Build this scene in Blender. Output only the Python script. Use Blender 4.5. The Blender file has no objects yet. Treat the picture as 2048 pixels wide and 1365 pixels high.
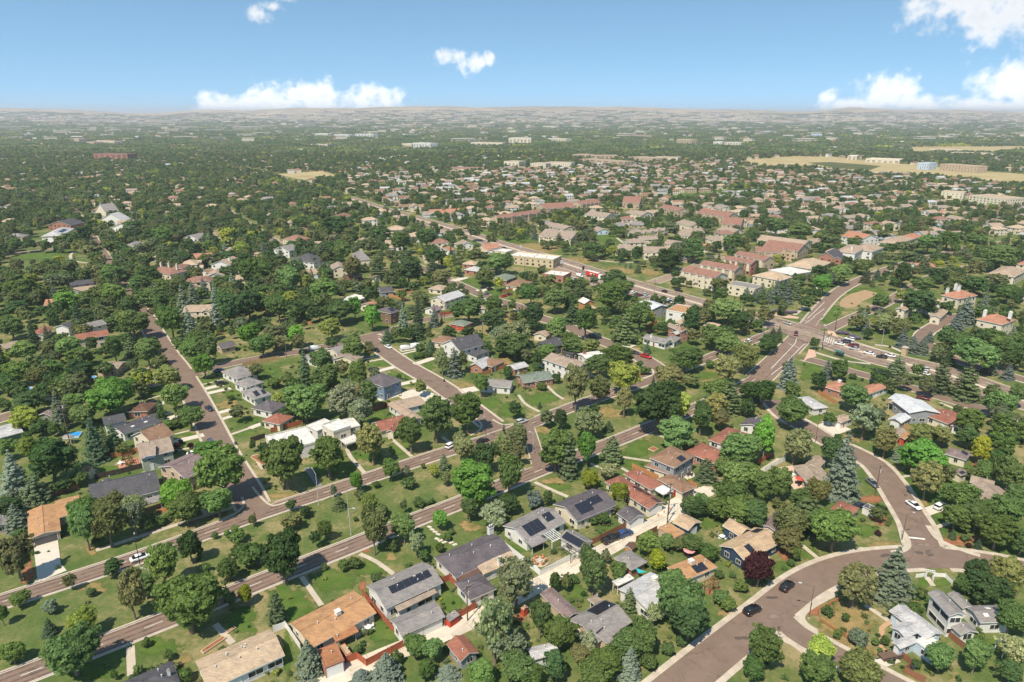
import bpy, math, random
import numpy as np
from mathutils import Vector, Matrix
sc = bpy.context.scene
COL = sc.collection
rnd = random.Random(7)
# ------------------------------------------------------------------ camera
F = 1365.0; CAMH = 105.0; PITCH = math.atan((682.5-228)/F)
cam = bpy.data.cameras.new('camera'); cam_o = bpy.data.objects.new('camera', cam); COL.objects.link(cam_o)
cam.sensor_width = 36.0; cam.lens = 36.0*F/2048.0; cam.clip_start = 0.5; cam.clip_end = 90000
cam_o.location = (0, 0, CAMH); cam_o.rotation_euler = (math.pi/2-PITCH, 0, 0)
sc.camera = cam_o
# ------------------------------------------------------------------ sun, sky, exposure
SUN_EL = math.radians(57); SH_AZ = math.radians(61)          # shadows run towards SH_AZ (from +X)
sun_dir = Vector((-math.cos(SH_AZ)*math.cos(SUN_EL), -math.sin(SH_AZ)*math.cos(SUN_EL), math.sin(SUN_EL)))
sl = bpy.data.lights.new('sun', 'SUN'); sl.energy = 3.3; sl.angle = math.radians(0.53); sl.color = (1.0, 0.905, 0.75)
so = bpy.data.objects.new('sun', sl); COL.objects.link(so)
so.rotation_euler = sun_dir.to_track_quat('Z', 'Y').to_euler(); so.location = (0, 0, 3000)
vs = sc.view_settings; vs.view_transform = 'Standard'; vs.look = 'None'; vs.gamma = 1.0; vs.exposure = 1.0
vs.use_curve_mapping = False
sc.render.engine = 'CYCLES'
cy = sc.cycles; cy.max_bounces = 5; cy.diffuse_bounces = 4; cy.glossy_bounces = 2; cy.transmission_bounces = 3
cy.transparent_max_bounces = 6; cy.volume_bounces = 0; cy.use_denoising = True; cy.caustics_reflective = False; cy.caustics_refractive = False
cy.sample_clamp_indirect = 4.0

def pdir(x, y):
    u = (x-1024)/F; v = (y-682.5)/F
    return Vector((u, math.cos(PITCH)-v*math.sin(PITCH), -math.sin(PITCH)-v*math.cos(PITCH)))
def W(x, y, z=0.0):
    """photo pixel -> point at height z"""
    d = pdir(x, y); t = (z-CAMH)/d.z
    return Vector((d.x*t, d.y*t, z))
def proj(p):
    c = math.cos(PITCH); s = math.sin(PITCH); z = p[2]-CAMH
    dep = p[1]*c - z*s; up = p[1]*s + z*c
    return 1024+F*p[0]/dep, 682.5-F*up/dep, dep
TILE = {'i': (0, 0, 1.0), 't1': (0, 1000, 3.7404), 't2': (500, 1000, 3.7404), 't3': (1000, 1000, 3.7404), 't4': (1500, 1000, 3.7372),
        't5': (0, 680, 3.9), 't6': (500, 680, 3.9), 't7': (1000, 680, 3.9), 't8': (1500, 680, 3.7372),
        'a1': (0, 400, 3.9385), 'a2': (500, 400, 3.9385), 'a3': (1000, 400, 3.9385), 'a4': (1500, 400, 3.7372),
        'f5': (0, 200, 3.9385), 'f6': (500, 200, 3.9385), 'f7': (1000, 200, 3.9385), 'f8': (1500, 200, 3.7372),
        'z3': (1480, 560, 6.4), 'z4': (1750, 600, 6.826), 'z5': (250, 640, 6.5), 'z6': (0, 680, 6.5), 'z7': (960, 480, 6.5), 'z8': (1240, 560, 6.5)}
def I(t, x, y):
    a, b, s = TILE[t]; return a+x/s, b+y/s
def TW(t, x, y, z=0.0): return W(*I(t, x, y), z)

# ------------------------------------------------------------------ world with clouds
def nd(nt, typ, **kw):
    n = nt.nodes.new(typ)
    for k, v in kw.items(): setattr(n, k, v)
    return n
def lk(nt, a, b): nt.links.new(a, b)
def math_n(nt, op, a, b=None, clamp=False):
    n = nd(nt, 'ShaderNodeMath', operation=op); n.use_clamp = clamp
    for i, v in enumerate((a, b)):
        if v is None: continue
        if isinstance(v, (int, float)): n.inputs[i].default_value = v
        else: lk(nt, v, n.inputs[i])
    return n.outputs[0]
wd = bpy.data.worlds.new('World'); sc.world = wd; wd.use_nodes = True
nt = wd.node_tree; nt.nodes.clear()
sky = nd(nt, 'ShaderNodeTexSky', sky_type='NISHITA'); sky.sun_disc = False
sky.sun_elevation = SUN_EL; sky.sun_rotation = math.atan2(sun_dir.x, sun_dir.y)
sky.altitude = 1600; sky.air_density = 1.0; sky.dust_density = 0.4; sky.ozone_density = 2.0
tc = nd(nt, 'ShaderNodeTexCoord'); sep = nd(nt, 'ShaderNodeSeparateXYZ'); lk(nt, tc.outputs['Generated'], sep.inputs[0])
skv = nd(nt, 'ShaderNodeVectorMath', operation='MULTIPLY_ADD'); lk(nt, tc.outputs['Generated'], skv.inputs[0]); skv.inputs[1].default_value = (1, 1, 1.6); skv.inputs[2].default_value = (0, 0, .2)   # sky lookup tilted up by hand, so blue comes down close to the horizon
skn = nd(nt, 'ShaderNodeVectorMath', operation='NORMALIZE'); lk(nt, skv.outputs[0], skn.inputs[0]); lk(nt, skn.outputs[0], sky.inputs['Vector'])
az = math_n(nt, 'ARCTAN2', sep.outputs[0], sep.outputs[1]); el = math_n(nt, 'ARCSINE', sep.outputs[2])
cmb = nd(nt, 'ShaderNodeCombineXYZ'); lk(nt, az, cmb.inputs[0]); lk(nt, el, cmb.inputs[1])
nz = nd(nt, 'ShaderNodeTexNoise'); nz.inputs['Scale'].default_value = 26; nz.inputs['Detail'].default_value = 7; nz.inputs['Roughness'].default_value = 0.58
lk(nt, tc.outputs['Generated'], nz.inputs['Vector'])
nz2 = nd(nt, 'ShaderNodeTexNoise'); nz2.inputs['Scale'].default_value = 95; nz2.inputs['Detail'].default_value = 5
lk(nt, tc.outputs['Generated'], nz2.inputs['Vector'])
wob = math_n(nt, 'ADD', math_n(nt, 'MULTIPLY', math_n(nt, 'SUBTRACT', nz.outputs[0], 0.5), 2.6), math_n(nt, 'MULTIPLY', math_n(nt, 'SUBTRACT', nz2.outputs[0], 0.5), 1.25))
def azel(x, y):
    d = pdir(x, y).normalized(); return math.atan2(d.x, d.y), math.asin(d.z)
CL = []   # az, el, raz, rel
for x, y, rx, ry, *bi in [(480, 214, 75, 22), (560, 208, 70, 26), (640, 196, 58, 34), (720, 206, 80, 30), (770, 205, 36, 24), (600, 190, 34, 16),
                     (915, 112, 36, 16, .85), (948, 124, 40, 19, .85), (978, 118, 18, 17, .8),
                     (1765, 192, 55, 34), (1700, 212, 60, 20), (1840, 210, 55, 18), (1660, 196, 22, 14),
                     (2025, 170, 52, 36), (2000, 215, 70, 18), (2080, 190, 70, 50),
                     (1915, 4, 76, 36), (1960, 24, 92, 42), (2000, 38, 76, 32), (1970, 58, 44, 18), (2070, 0, 90, 54),
                     (515, 27, 30, 18, .45), (545, 14, 34, 12, .35), (580, 2, 34, 9, .35)]:
    a, e = azel(x, y); CL.append((a, e, rx/F*1.05, ry/F*1.05, bi[0] if bi else 1.0))
for k in range(16):                                             # the same kind of clouds round the rest of the sky
    a = 0.95+k*0.29; e = rnd.choice([0.03, 0.05, 0.16, 0.22, 0.3])
    if a > math.pi: a -= 2*math.pi
    for q in range(3): CL.append((a+rnd.uniform(-.06, .06), e+rnd.uniform(-.01, .02), rnd.uniform(.03, .06), rnd.uniform(.014, .03), 1.0))
tot = None
for a, e, ra, re, bi in CL:
    v1 = nd(nt, 'ShaderNodeVectorMath', operation='SUBTRACT'); lk(nt, cmb.outputs[0], v1.inputs[0]); v1.inputs[1].default_value = (a, e, 0)
    v2 = nd(nt, 'ShaderNodeVectorMath', operation='MULTIPLY'); lk(nt, v1.outputs[0], v2.inputs[0]); v2.inputs[1].default_value = (1/ra, 1/re, 0)
    v3 = nd(nt, 'ShaderNodeVectorMath', operation='LENGTH'); lk(nt, v2.outputs[0], v3.inputs[0])
    d = math_n(nt, 'SUBTRACT', bi, v3.outputs['Value'])
    tot = d if tot is None else math_n(nt, 'MAXIMUM', tot, d)
cv = math_n(nt, 'ADD', tot, wob)
mr = nd(nt, 'ShaderNodeMapRange', interpolation_type='SMOOTHSTEP'); lk(nt, cv, mr.inputs[0])
mr.inputs[1].default_value = -0.2; mr.inputs[2].default_value = 0.7; mr.inputs[4].default_value = .95
cden = nd(nt, 'ShaderNodeMapRange'); lk(nt, cv, cden.inputs[0]); cden.inputs[1].default_value = 0.1; cden.inputs[2].default_value = 1.6
ccol = nd(nt, 'ShaderNodeMixRGB'); lk(nt, cden.outputs[0], ccol.inputs[0]); ccol.inputs[1].default_value = (.66, .665, .67, 1); ccol.inputs[2].default_value = (.47, .50, .55, 1)  # cloud shading painted into the colour: denser parts greyer
SKY_STRENGTH = 0.15
skm = nd(nt, 'ShaderNodeVectorMath', operation='MULTIPLY'); lk(nt, sky.outputs[0], skm.inputs[0]); skm.inputs[1].default_value = (SKY_STRENGTH*.72, SKY_STRENGTH*.84, SKY_STRENGTH*.73)
clb = nd(nt, 'ShaderNodeMapRange'); lk(nt, el, clb.inputs[0]); clb.inputs[1].default_value = 0; clb.inputs[2].default_value = .09; clb.inputs[3].default_value = 1.25; clb.inputs[4].default_value = .82      # cloud colour painted brighter towards the horizon, offsetting the haze in front
ccs = nd(nt, 'ShaderNodeVectorMath', operation='SCALE'); lk(nt, ccol.outputs[0], ccs.inputs[0]); lk(nt, clb.outputs[0], ccs.inputs['Scale'])
mx = nd(nt, 'ShaderNodeMixRGB'); lk(nt, mr.outputs[0], mx.inputs[0]); lk(nt, skm.outputs[0], mx.inputs[1]); lk(nt, ccs.outputs[0], mx.inputs[2])
bg = nd(nt, 'ShaderNodeBackground'); lk(nt, mx.outputs[0], bg.inputs[0]); bg.inputs[1].default_value = 1.0
wo = nd(nt, 'ShaderNodeOutputWorld'); lk(nt, bg.outputs[0], wo.inputs[0])

# ------------------------------------------------------------------ materials
MATS = {}
def bsdf(name, rough=0.8, spec=0.2):
    m = bpy.data.materials.new(name); m.use_nodes = True; nt = m.node_tree
    b = nt.nodes['Principled BSDF']; b.inputs['Roughness'].default_value = rough
    b.inputs['Specular IOR Level'].default_value = spec
    return m, nt, b
def ramp(nt, fac, stops):
    r = nd(nt, 'ShaderNodeValToRGB'); e = r.color_ramp.elements
    while len(e) > 1: e.remove(e[-1])
    e[0].position = stops[0][0]; e[0].color = (*stops[0][1], 1)
    for p, c in stops[1:]:
        k = e.new(p); k.color = (*c, 1)
    lk(nt, fac, r.inputs[0]); return r.outputs[0]
def noise(nt, scale, detail=3, rough=.55, vec=None, dist=0.0):
    n = nd(nt, 'ShaderNodeTexNoise'); n.inputs['Scale'].default_value = scale; n.inputs['Detail'].default_value = detail
    n.inputs['Roughness'].default_value = rough; n.inputs['Distortion'].default_value = dist
    if vec is not None: lk(nt, vec, n.inputs['Vector'])
    return n.outputs[0]
def worldpos(nt):
    return nd(nt, 'ShaderNodeNewGeometry').outputs['Position']
def mixc(nt, f, a, b, typ='MIX'):
    n = nd(nt, 'ShaderNodeMixRGB', blend_type=typ)
    for i, v in enumerate((f, a, b)):
        if isinstance(v, (int, float)): n.inputs[i].default_value = v
        elif isinstance(v, tuple): n.inputs[i].default_value = (*v, 1)
        else: lk(nt, v, n.inputs[i])
    return n.outputs[0]
def mottled(name, col, amp=0.25, scale=1.2, rough=0.8, spec=0.2, stain=None, fine=9.0, metal=0.0):
    """plain stuff with patchy wear, in world coordinates"""
    if name in MATS: return MATS[name]
    m, nt, b = bsdf(name, rough, spec); p = worldpos(nt)
    a = noise(nt, scale, 4, .6, p); f = noise(nt, fine, 2, .5, p)
    v = math_n(nt, 'ADD', math_n(nt, 'MULTIPLY', a, 0.65), math_n(nt, 'MULTIPLY', f, 0.35))
    lo = tuple(c*(1-amp) for c in col); hi = tuple(min(c*(1+amp), .95) for c in col)
    c = ramp(nt, v, [(0.3, lo), (0.7, hi)])
    if stain:
        s = noise(nt, scale*.3, 5, .65, p); sm = nd(nt, 'ShaderNodeMapRange'); lk(nt, s, sm.inputs[0]); sm.inputs[1].default_value = .5; sm.inputs[2].default_value = .72
        c = mixc(nt, sm.outputs[0], c, stain)
    lk(nt, c, b.inputs['Base Color']); b.inputs['Metallic'].default_value = metal
    MATS[name] = m; return m
def plain(name, col, rough=0.5, spec=0.4, metal=0.0):
    if name in MATS: return MATS[name]
    m, nt, b = bsdf(name, rough, spec); b.inputs['Base Color'].default_value = (*col, 1); b.inputs['Metallic'].default_value = metal
    MATS[name] = m; return m
ROOF = {'orange': (.40, .225, .115), 'tan': (.43, .31, .20), 'grey': (.235, .215, .205), 'dgrey': (.085, .082, .09), 'slate': (.115, .10, .108),
        'lgrey': (.42, .41, .41), 'brown': (.24, .145, .095), 'red': (.27, .115, .08), 'mauve': (.20, .15, .145), 'white': (.56, .54, .50),
        'terra': (.38, .185, .12), 'taupe': (.30, .235, .185), 'green': (.17, .20, .165), 'silver': (.50, .51, .52), 'dbrown': (.13, .075, .055), 'rust': (.34, .155, .075),
        'townred': (.26, .14, .105), 'stone': (.36, .27, .20), 'sand': (.43, .325, .225), 'cream': (.62, .55, .42)}
def roof_mat(k):
    n = 'roof_'+k
    if n in MATS: return MATS[n]
    col = ROOF[k]; m, nt, b = bsdf(n, 0.88, 0.12)
    p = worldpos(nt)
    g = nd(nt, 'ShaderNodeTexCoord').outputs['Object']
    br = nd(nt, 'ShaderNodeTexBrick'); lk(nt, g, br.inputs['Vector']); br.inputs['Scale'].default_value = 1.0
    br.inputs['Brick Width'].default_value = 0.9; br.inputs['Row Height'].default_value = 0.28; br.inputs['Mortar Size'].default_value = 0.02
    br.inputs['Color1'].default_value = (*[c*1.14 for c in col], 1); br.inputs['Color2'].default_value = (*[c*.86 for c in col], 1); br.inputs['Mortar'].default_value = (*[c*.62 for c in col], 1)
    if k == 'white': br.inputs['Mortar Size'].default_value = 0.0
    a = noise(nt, .45, 5, .65, p)
    st = ramp(nt, a, [(.3, (.74, .74, .76)), (.5, (1, 1, 1)), (.72, (1.16, 1.13, 1.08))])
    f = noise(nt, 7, 3, .6, p); fr = ramp(nt, f, [(.3, (.86, .86, .86)), (.7, (1.12, 1.12, 1.12))])
    c = mixc(nt, 1.0, mixc(nt, 1.0, br.outputs[0], st, 'MULTIPLY'), fr, 'MULTIPLY')
    lk(nt, c, b.inputs['Base Color'])
    MATS[n] = m; return m
WALL = {'white': (.64, .62, .58), 'cream': (.62, .55, .42), 'tan': (.46, .36, .25), 'brick': (.34, .13, .08), 'blue': (.16, .23, .32), 'navy': (.035, .06, .10), 'grey': (.27, .28, .29),
        'lblue': (.48, .56, .64), 'red': (.45, .07, .04), 'orange': (.50, .22, .08), 'green': (.16, .2, .13), 'yellow': (.50, .41, .27), 'dgrey': (.08, .08, .085), 'brown': (.2, .12, .08), 'sage': (.34, .36, .30)}
def wall_mat(k):
    n = 'wall_'+k
    if n in MATS: return MATS[n]
    if k != 'brick': return mottled(n, WALL[k], .12, .8, .85, .15, None, 6)
    m, nt, b = bsdf(n, .9, .1); br = nd(nt, 'ShaderNodeTexBrick'); lk(nt, nd(nt, 'ShaderNodeTexCoord').outputs['Object'], br.inputs['Vector'])
    br.inputs['Scale'].default_value = 4; c = WALL[k]
    br.inputs['Color1'].default_value = (*[x*1.15 for x in c], 1); br.inputs['Color2'].default_value = (*[x*.8 for x in c], 1); br.inputs['Mortar'].default_value = (.4, .33, .28, 1)
    lk(nt, br.outputs[0], b.inputs['Base Color']); MATS[n] = m; return m
def glass_mat(): return plain('window_glass', (.03, .035, .04), .08, .6)
TRIM = mottled('trim_white', (.66, .64, .60), .06, 2, .6, .3)

# ------------------------------------------------------------------ mesh helpers
class MB:
    def __init__(s): s.v = []; s.f = []; s.m = []
    def face(s, pts, m=0):
        i = len(s.v); s.v += [tuple(p) for p in pts]; s.f.append(tuple(range(i, i+len(pts)))); s.m.append(m)
    def box(s, lo, hi, m=0, fr=None):
        (a, b, c), (d, e, f) = lo, hi
        P = [(a, b, c), (d, b, c), (d, e, c), (a, e, c), (a, b, f), (d, b, f), (d, e, f), (a, e, f)]
        s.hexa(P, m, fr)
    def hexa(s, P, m=0, fr=None):
        if fr: P = [fr(p) for p in P]
        i = len(s.v); s.v += [tuple(p) for p in P]
        for q in ((0, 3, 2, 1), (4, 5, 6, 7), (0, 1, 5, 4), (1, 2, 6, 5), (2, 3, 7, 6), (3, 0, 4, 7)):
            s.f.append(tuple(i+k for k in q)); s.m.append(m)
    def cyl(s, p, q, r0, r1=None, n=8, m=0, cap=True):
        p = Vector(p); q = Vector(q); r1 = r0 if r1 is None else r1
        d = (q-p).normalized(); a = d.orthogonal().normalized(); b = d.cross(a); i = len(s.v)
        for k in range(n):
            t = 2*math.pi*k/n; o = a*math.cos(t)+b*math.sin(t); s.v.append(tuple(p+o*r0)); s.v.append(tuple(q+o*r1))
        for k in range(n):
            j = (k+1) % n; s.f.append((i+2*k, i+2*j, i+2*j+1, i+2*k+1)); s.m.append(m)
        if cap:
            s.f.append(tuple(i+2*k+1 for k in range(n))); s.m.append(m); s.f.append(tuple(i+2*k for k in reversed(range(n)))); s.m.append(m)
    def prism(s, pts, z0, z1, m=0):
        n = len(pts); i = len(s.v); s.v += [(p[0], p[1], z0) for p in pts]+[(p[0], p[1], z1) for p in pts]
        s.f.append(tuple(i+n+k for k in range(n))); s.m.append(m)
        for k in range(n):
            j = (k+1) % n; s.f.append((i+k, i+j, i+n+j, i+n+k)); s.m.append(m)
    def mesh(s, name, mats, smooth=False):
        me = bpy.data.meshes.new(name); me.from_pydata(s.v, [], s.f)
        for m in (mats if isinstance(mats, (list, tuple)) else [mats]): me.materials.append(m)
        if any(s.m): me.polygons.foreach_set('material_index', s.m)
        if smooth: me.polygons.foreach_set('use_smooth', [True]*len(s.f))
        me.update(); return me
def link(name, me, parent=None, loc=None, rot=None, scale=None):
    o = bpy.data.objects.new(name, me); COL.objects.link(o)
    if parent: o.parent = parent
    if loc is not None: o.location = loc
    if rot is not None: o.rotation_euler = rot
    if scale is not None: o.scale = scale
    return o
def tag(o, label, cat, group=None):
    o['label'] = label; o['category'] = cat
    if group: o['group'] = group
    return o
def thing(name, label, cat, loc=(0, 0, 0), rz=0.0, group=None):
    return tag(link(name, None, None, loc, (0, 0, rz)), label, cat, group)
def copy_tree(o, parent=None):
    c = o.copy(); COL.objects.link(c); c.parent = parent
    for ch in o.children: copy_tree(ch, c)
    return c
def struct(name, me):
    o = link(name, me); o['kind'] = 'structure'; return o
LAND = []      # landmarks for naming: (x, y, phrase)
AVOID = []     # (x, y, r) discs that filler trees keep clear of
ROADSEG = []   # (p, q, halfwidth)
# ------------------------------------------------------------------ ground and hills
def ground_mat():
    m, nt, b = bsdf('ground_grass', .95, .05); p = worldpos(nt)
    n1 = noise(nt, .02, 4, .6, p); n2 = noise(nt, .11, 5, .65, p); n3 = noise(nt, .9, 4, .6, p); n4 = noise(nt, 5, 2, .5, p)
    v = math_n(nt, 'ADD', math_n(nt, 'MULTIPLY', n1, .40), math_n(nt, 'ADD', math_n(nt, 'MULTIPLY', n2, .42), math_n(nt, 'MULTIPLY', n3, .18)))
    c = ramp(nt, v, [(.36, (.052, .092, .024)), (.455, (.085, .122, .034)), (.515, (.135, .148, .053)), (.565, (.23, .195, .092)), (.66, (.33, .25, .14))])
    f = ramp(nt, n4, [(.3, (.72, .72, .72)), (.7, (1.25, 1.25, 1.25))]); c = mixc(nt, 1, c, f, 'MULTIPLY')
    # farther out the land is dry prairie, streets and yards
    sp = nd(nt, 'ShaderNodeSeparateXYZ'); lk(nt, p, sp.inputs[0])
    mr = nd(nt, 'ShaderNodeMapRange'); lk(nt, sp.outputs[1], mr.inputs[0]); mr.inputs[1].default_value = 3500; mr.inputs[2].default_value = 9000
    n5 = noise(nt, .0012, 5, .7, p); n6 = noise(nt, .01, 4, .7, p)
    far = ramp(nt, math_n(nt, 'ADD', math_n(nt, 'MULTIPLY', n5, .5), math_n(nt, 'MULTIPLY', n6, .5)), [(.4, (.12, .11, .06)), (.52, (.27, .21, .13)), (.62, (.36, .29, .20))])
    c = mixc(nt, mr.outputs[0], c, far)
    lk(nt, c, b.inputs['Base Color']); return m
G = ground_mat()
mb = MB(); mb.face([(-42000, -800, 0), (42000, -800, 0), (42000, 24000, 0), (-42000, 24000, 0)])
struct('ground', mb.mesh('ground', G))
hm = mottled('hill_scrub', (.36, .28, .185), .45, .0025, .95, .05, (.17, .155, .10), .03)
mb = MB(); N = 220; HD = 10500.0
def ridge(x):
    # height of the far skyline above the plain, from the skyline in the photograph
    px = 1024+F*x/HD*math.cos(PITCH)
    pts = [(-400, 224), (0, 222), (110, 219), (200, 222), (300, 224), (380, 227), (470, 222), (560, 223), (650, 220), (800, 217), (900, 215), (1010, 219), (1100, 217), (1290, 218), (1400, 221), (1500, 224),
           (1560, 225), (1640, 219), (1700, 221), (1780, 221), (1880, 223), (1950, 225), (2048, 222), (2500, 223)]
    y = np.interp(px, [a for a, _ in pts], [c for _, c in pts]); return CAMH + ((228-y)*1.15+1.0*math.sin(px*.013)+.7*math.sin(px*.031+1)+.4*math.sin(px*.09))/F*HD
X = np.linspace(-14000, 14000, N); R3 = random.Random(3)
HROW = [(5200, 0.0), (6500, .10), (8000, .28), (9300, .56), (HD, 1.0), (12000, .8), (14500, 0)]
def terrain(x, y): return max(0.0, float(ridge(x*HD/max(y, 1))*np.interp(y, [a for a, _ in HROW], [k for _, k in HROW])))
for row, (yy, k) in enumerate(HROW):
    for x in X: mb.v.append((x*yy/HD, yy, max(-3 if k == 0 else 0, ridge(x)*k+(R3.uniform(-2.5, 2.5) if 0 < k else -3))))
for r in range(len(HROW)-1):
    for i in range(N-1):
        a = r*N+i; mb.f.append((a, a+1, a+N+1, a+N)); mb.m.append(0)
struct('hills', mb.mesh('hills', hm, True))

# ------------------------------------------------------------------ ribbons (roads, walks, kerbs, painted lines)
def smooth_line(pts, step=3.0):
    P = [Vector((p.x, p.y, 0)) for p in pts]
    if len(P) < 3: return P
    out = []
    for i in range(len(P)-1):
        p0 = P[max(i-1, 0)]; p1 = P[i]; p2 = P[i+1]; p3 = P[min(i+2, len(P)-1)]
        n = max(2, int((p2-p1).length/step))
        for k in range(n):
            t = k/n
            out.append(.5*((2*p1)+(-p0+p2)*t+(2*p0-5*p1+4*p2-p3)*t*t+(-p0+3*p1-3*p2+p3)*t**3))
    out.append(P[-1]); return out
def offs(L, d):
    out = []
    for i, p in enumerate(L):
        t = (L[min(i+1, len(L)-1)]-L[max(i-1, 0)]).normalized(); out.append(p+Vector((-t.y, t.x, 0))*d)
    return out
def strip(mb, L, a, b, z, z0=None, m=0):
    A = offs(L, a); B = offs(L, b)
    for i in range(len(L)-1):
        mb.face([(A[i].x, A[i].y, z), (B[i].x, B[i].y, z), (B[i+1].x, B[i+1].y, z), (A[i+1].x, A[i+1].y, z)][::-1], m)
        if z0 is not None:
            for Q in (A, B): mb.face([(Q[i].x, Q[i].y, z0), (Q[i+1].x, Q[i+1].y, z0), (Q[i+1].x, Q[i+1].y, z), (Q[i].x, Q[i].y, z)], m)
def asphalt(name, col):
    m, nt, b = bsdf(name, .85, .2); p = worldpos(nt)
    a = noise(nt, .25, 5, .65, p); f = noise(nt, 3.5, 4, .6, p)
    # lengthwise wear and sealed cracks
    vo = nd(nt, 'ShaderNodeTexVoronoi', feature='DISTANCE_TO_EDGE'); vo.inputs['Scale'].default_value = .14
    dn = nd(nt, 'ShaderNodeTexNoise'); dn.inputs['Scale'].default_value = .8; lk(nt, p, dn.inputs['Vector'])
    ad = nd(nt, 'ShaderNodeVectorMath', operation='MULTIPLY_ADD'); lk(nt, dn.outputs['Color'], ad.inputs[0]); ad.inputs[1].default_value = (3, 3, 0); lk(nt, p, ad.inputs[2]); lk(nt, ad.outputs[0], vo.inputs['Vector'])
    cr = nd(nt, 'ShaderNodeMapRange'); lk(nt, vo.outputs[0], cr.inputs[0]); cr.inputs[1].default_value = .004; cr.inputs[2].default_value = .012; cr.inputs[3].default_value = .72; cr.inputs[4].default_value = 1
    c = ramp(nt, math_n(nt, 'ADD', math_n(nt, 'MULTIPLY', a, .6), math_n(nt, 'MULTIPLY', f, .4)), [(.3, tuple(k*.78 for k in col)), (.7, tuple(k*1.2 for k in col))])
    n = nd(nt, 'ShaderNodeVectorMath', operation='SCALE'); lk(nt, c, n.inputs[0]); lk(nt, cr.outputs[0], n.inputs['Scale'])
    lk(nt, n.outputs[0], b.inputs['Base Color']); return m
AS_PARK = asphalt('asphalt_parkway', (.205, .142, .108)); AS_RES = asphalt('asphalt_street', (.185, .130, .10)); AS_ART = asphalt('asphalt_arterial', (.27, .20, .15))
CONC = mottled('concrete', (.45, .385, .305), .16, .5, .9, .15, (.40, .34, .27), 5)
CONC_W = mottled('concrete_bright', (.53, .475, .395), .12, .5, .9, .15, (.50, .45, .38), 5)
PAINT = mottled('road_paint', (.72, .70, .65), .2, 1.5, .7, .3)
def pl(spec):
    t = spec[0]; return [TW(t, x, y) for x, y in spec[1]]
ZR = [0.030]
ZS = [.0042]
def nextz(): ZR[0] += ZS[0]; return ZR[0]
def road(name, spec, w, mat, kerb=.55, kz=.13, dash=False, edge=False, kmat=None):
    L = smooth_line(pl(spec)); z = nextz()
    mb = MB(); strip(mb, L, -w/2, w/2, z)
    o = struct(name, mb.mesh(name, mat))
    for i in range(len(L)-1): ROADSEG.append((L[i].x, L[i].y, w/2+kerb+.6))
    if kerb:
        KERBS.append((L, w, kerb, kz, kmat or CONC))
    if dash: DASH.append((L, z))
    if edge: EDGE.append((L, z, w))
    return L
KERBS = []; DASH = []; EDGE = []
PK1 = road('parkway_road', ('i', [(-120, 1246), (5, 1204), (267, 1119), (508, 1032), (654, 984), (756, 950), (885, 907), (1013, 867), (1128, 821), (1205, 793), (1295, 763), (1398, 724), (1532, 671), (1585, 652)]), 6.4, AS_PARK, .45, dash=True, edge=True)
PK2 = road('parkway_road', ('i', [(-100, 1405), (47, 1350), (294, 1255), (495, 1175), (636, 1119), (712, 1089), (850, 1033), (913, 1009), (1082, 940), (1231, 883), (1300, 855), (1380, 822), (1460, 786), (1511, 758), (1545, 727)]), 6.4, AS_PARK, .45, dash=True, edge=True)
BIG = road('parkway_road', ('i', [(1518, 757), (1550, 726), (1580, 697), (1604, 672), (1628, 646)]), 10.5, AS_PARK, .6)
PK3 = road('parkway_road', ('i', [(1616, 650), (1640, 620), (1664, 594), (1691, 575), (1724, 559), (1775, 539), (1848, 517), (1900, 505), (2000, 486), (2120, 466)]), 8.0, AS_PARK, .6, edge=True)
road('parkway_road', ('i', [(1655, 660), (1703, 637), (1767, 609), (1816, 580), (1868, 552), (1930, 536), (2060, 515)]), 6.5, AS_PARK, .6)
ART = road('arterial_road', ('i', [(480, 334), (560, 356), (650, 383), (723, 405), (779, 423), (906, 459), (1000, 490), (1101, 519), (1178, 543), (1254, 567), (1337, 591), (1431, 617), (1540, 645), (1640, 676), (1730, 707), (1800, 726), (1875, 744), (1930, 762), (2008, 790), (2120, 822)]), 20.5, AS_ART, .6)
ST_A = road('side_street', ('i', [(510, 1022), (487, 975), (449, 911), (420.5, 854), (395, 803), (372, 763), (354, 734), (333, 706), (302, 656), (294, 640), (259, 596), (216, 527), (188, 484), (172, 458), (140, 410), (110, 368), (72, 314), (53, 287), (38, 263)]), 8.4, AS_RES, .8)
ST_B = road('side_street', ('i', [(984, 850), (885, 775), (808, 729), (746, 686), (738, 680)]), 8.6, AS_RES, .9)
road('cross_street', ('i', [(225, 785), (264, 775), (320, 765), (367, 754), (436, 734), (520, 717), (628, 698), (679, 687), (735, 674), (784, 661), (840, 643), (900, 630)]), 6.6, AS_RES, .5)
ST_C = road('curving_street', ('i', [(1318, 740), (1277, 713), (1218, 688), (1188, 677), (1137, 654), (1095, 641), (1060, 628), (1035, 613), (975, 595), (906, 565), (837, 534), (800, 520)]), 8.5, AS_RES, .8)
ST_D = road('curving_street', ('i', [(1330, 1395), (1401, 1336), (1468, 1282), (1530, 1233), (1607, 1172), (1674, 1140), (1741, 1124), (1821, 1117), (1901, 1118), (1982, 1128), (2048, 1141), (2150, 1168)]), 8.0, AS_RES, 1.35)
ST_E = road('curving_street', ('i', [(1862, 1122), (1848, 1095), (1834, 1053), (1808, 1010), (1778, 963), (1747, 928), (1702, 903), (1655, 882), (1612, 855), (1570, 830), (1545, 800)]), 7.6, AS_RES, 1.35)
ST_F = road('side_street', ('i', [(1560, 1236), (1592, 1266), (1640, 1294), (1709, 1331), (1768, 1362), (1850, 1405)]), 5.6, AS_RES, 1.2)
road('frontage_road', ('i', [(1607, 717), (1650, 728), (1714, 747), (1821, 776), (1888, 797), (1982, 824), (2048, 846), (2130, 872)]), 6.6, AS_RES, .5)
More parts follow.
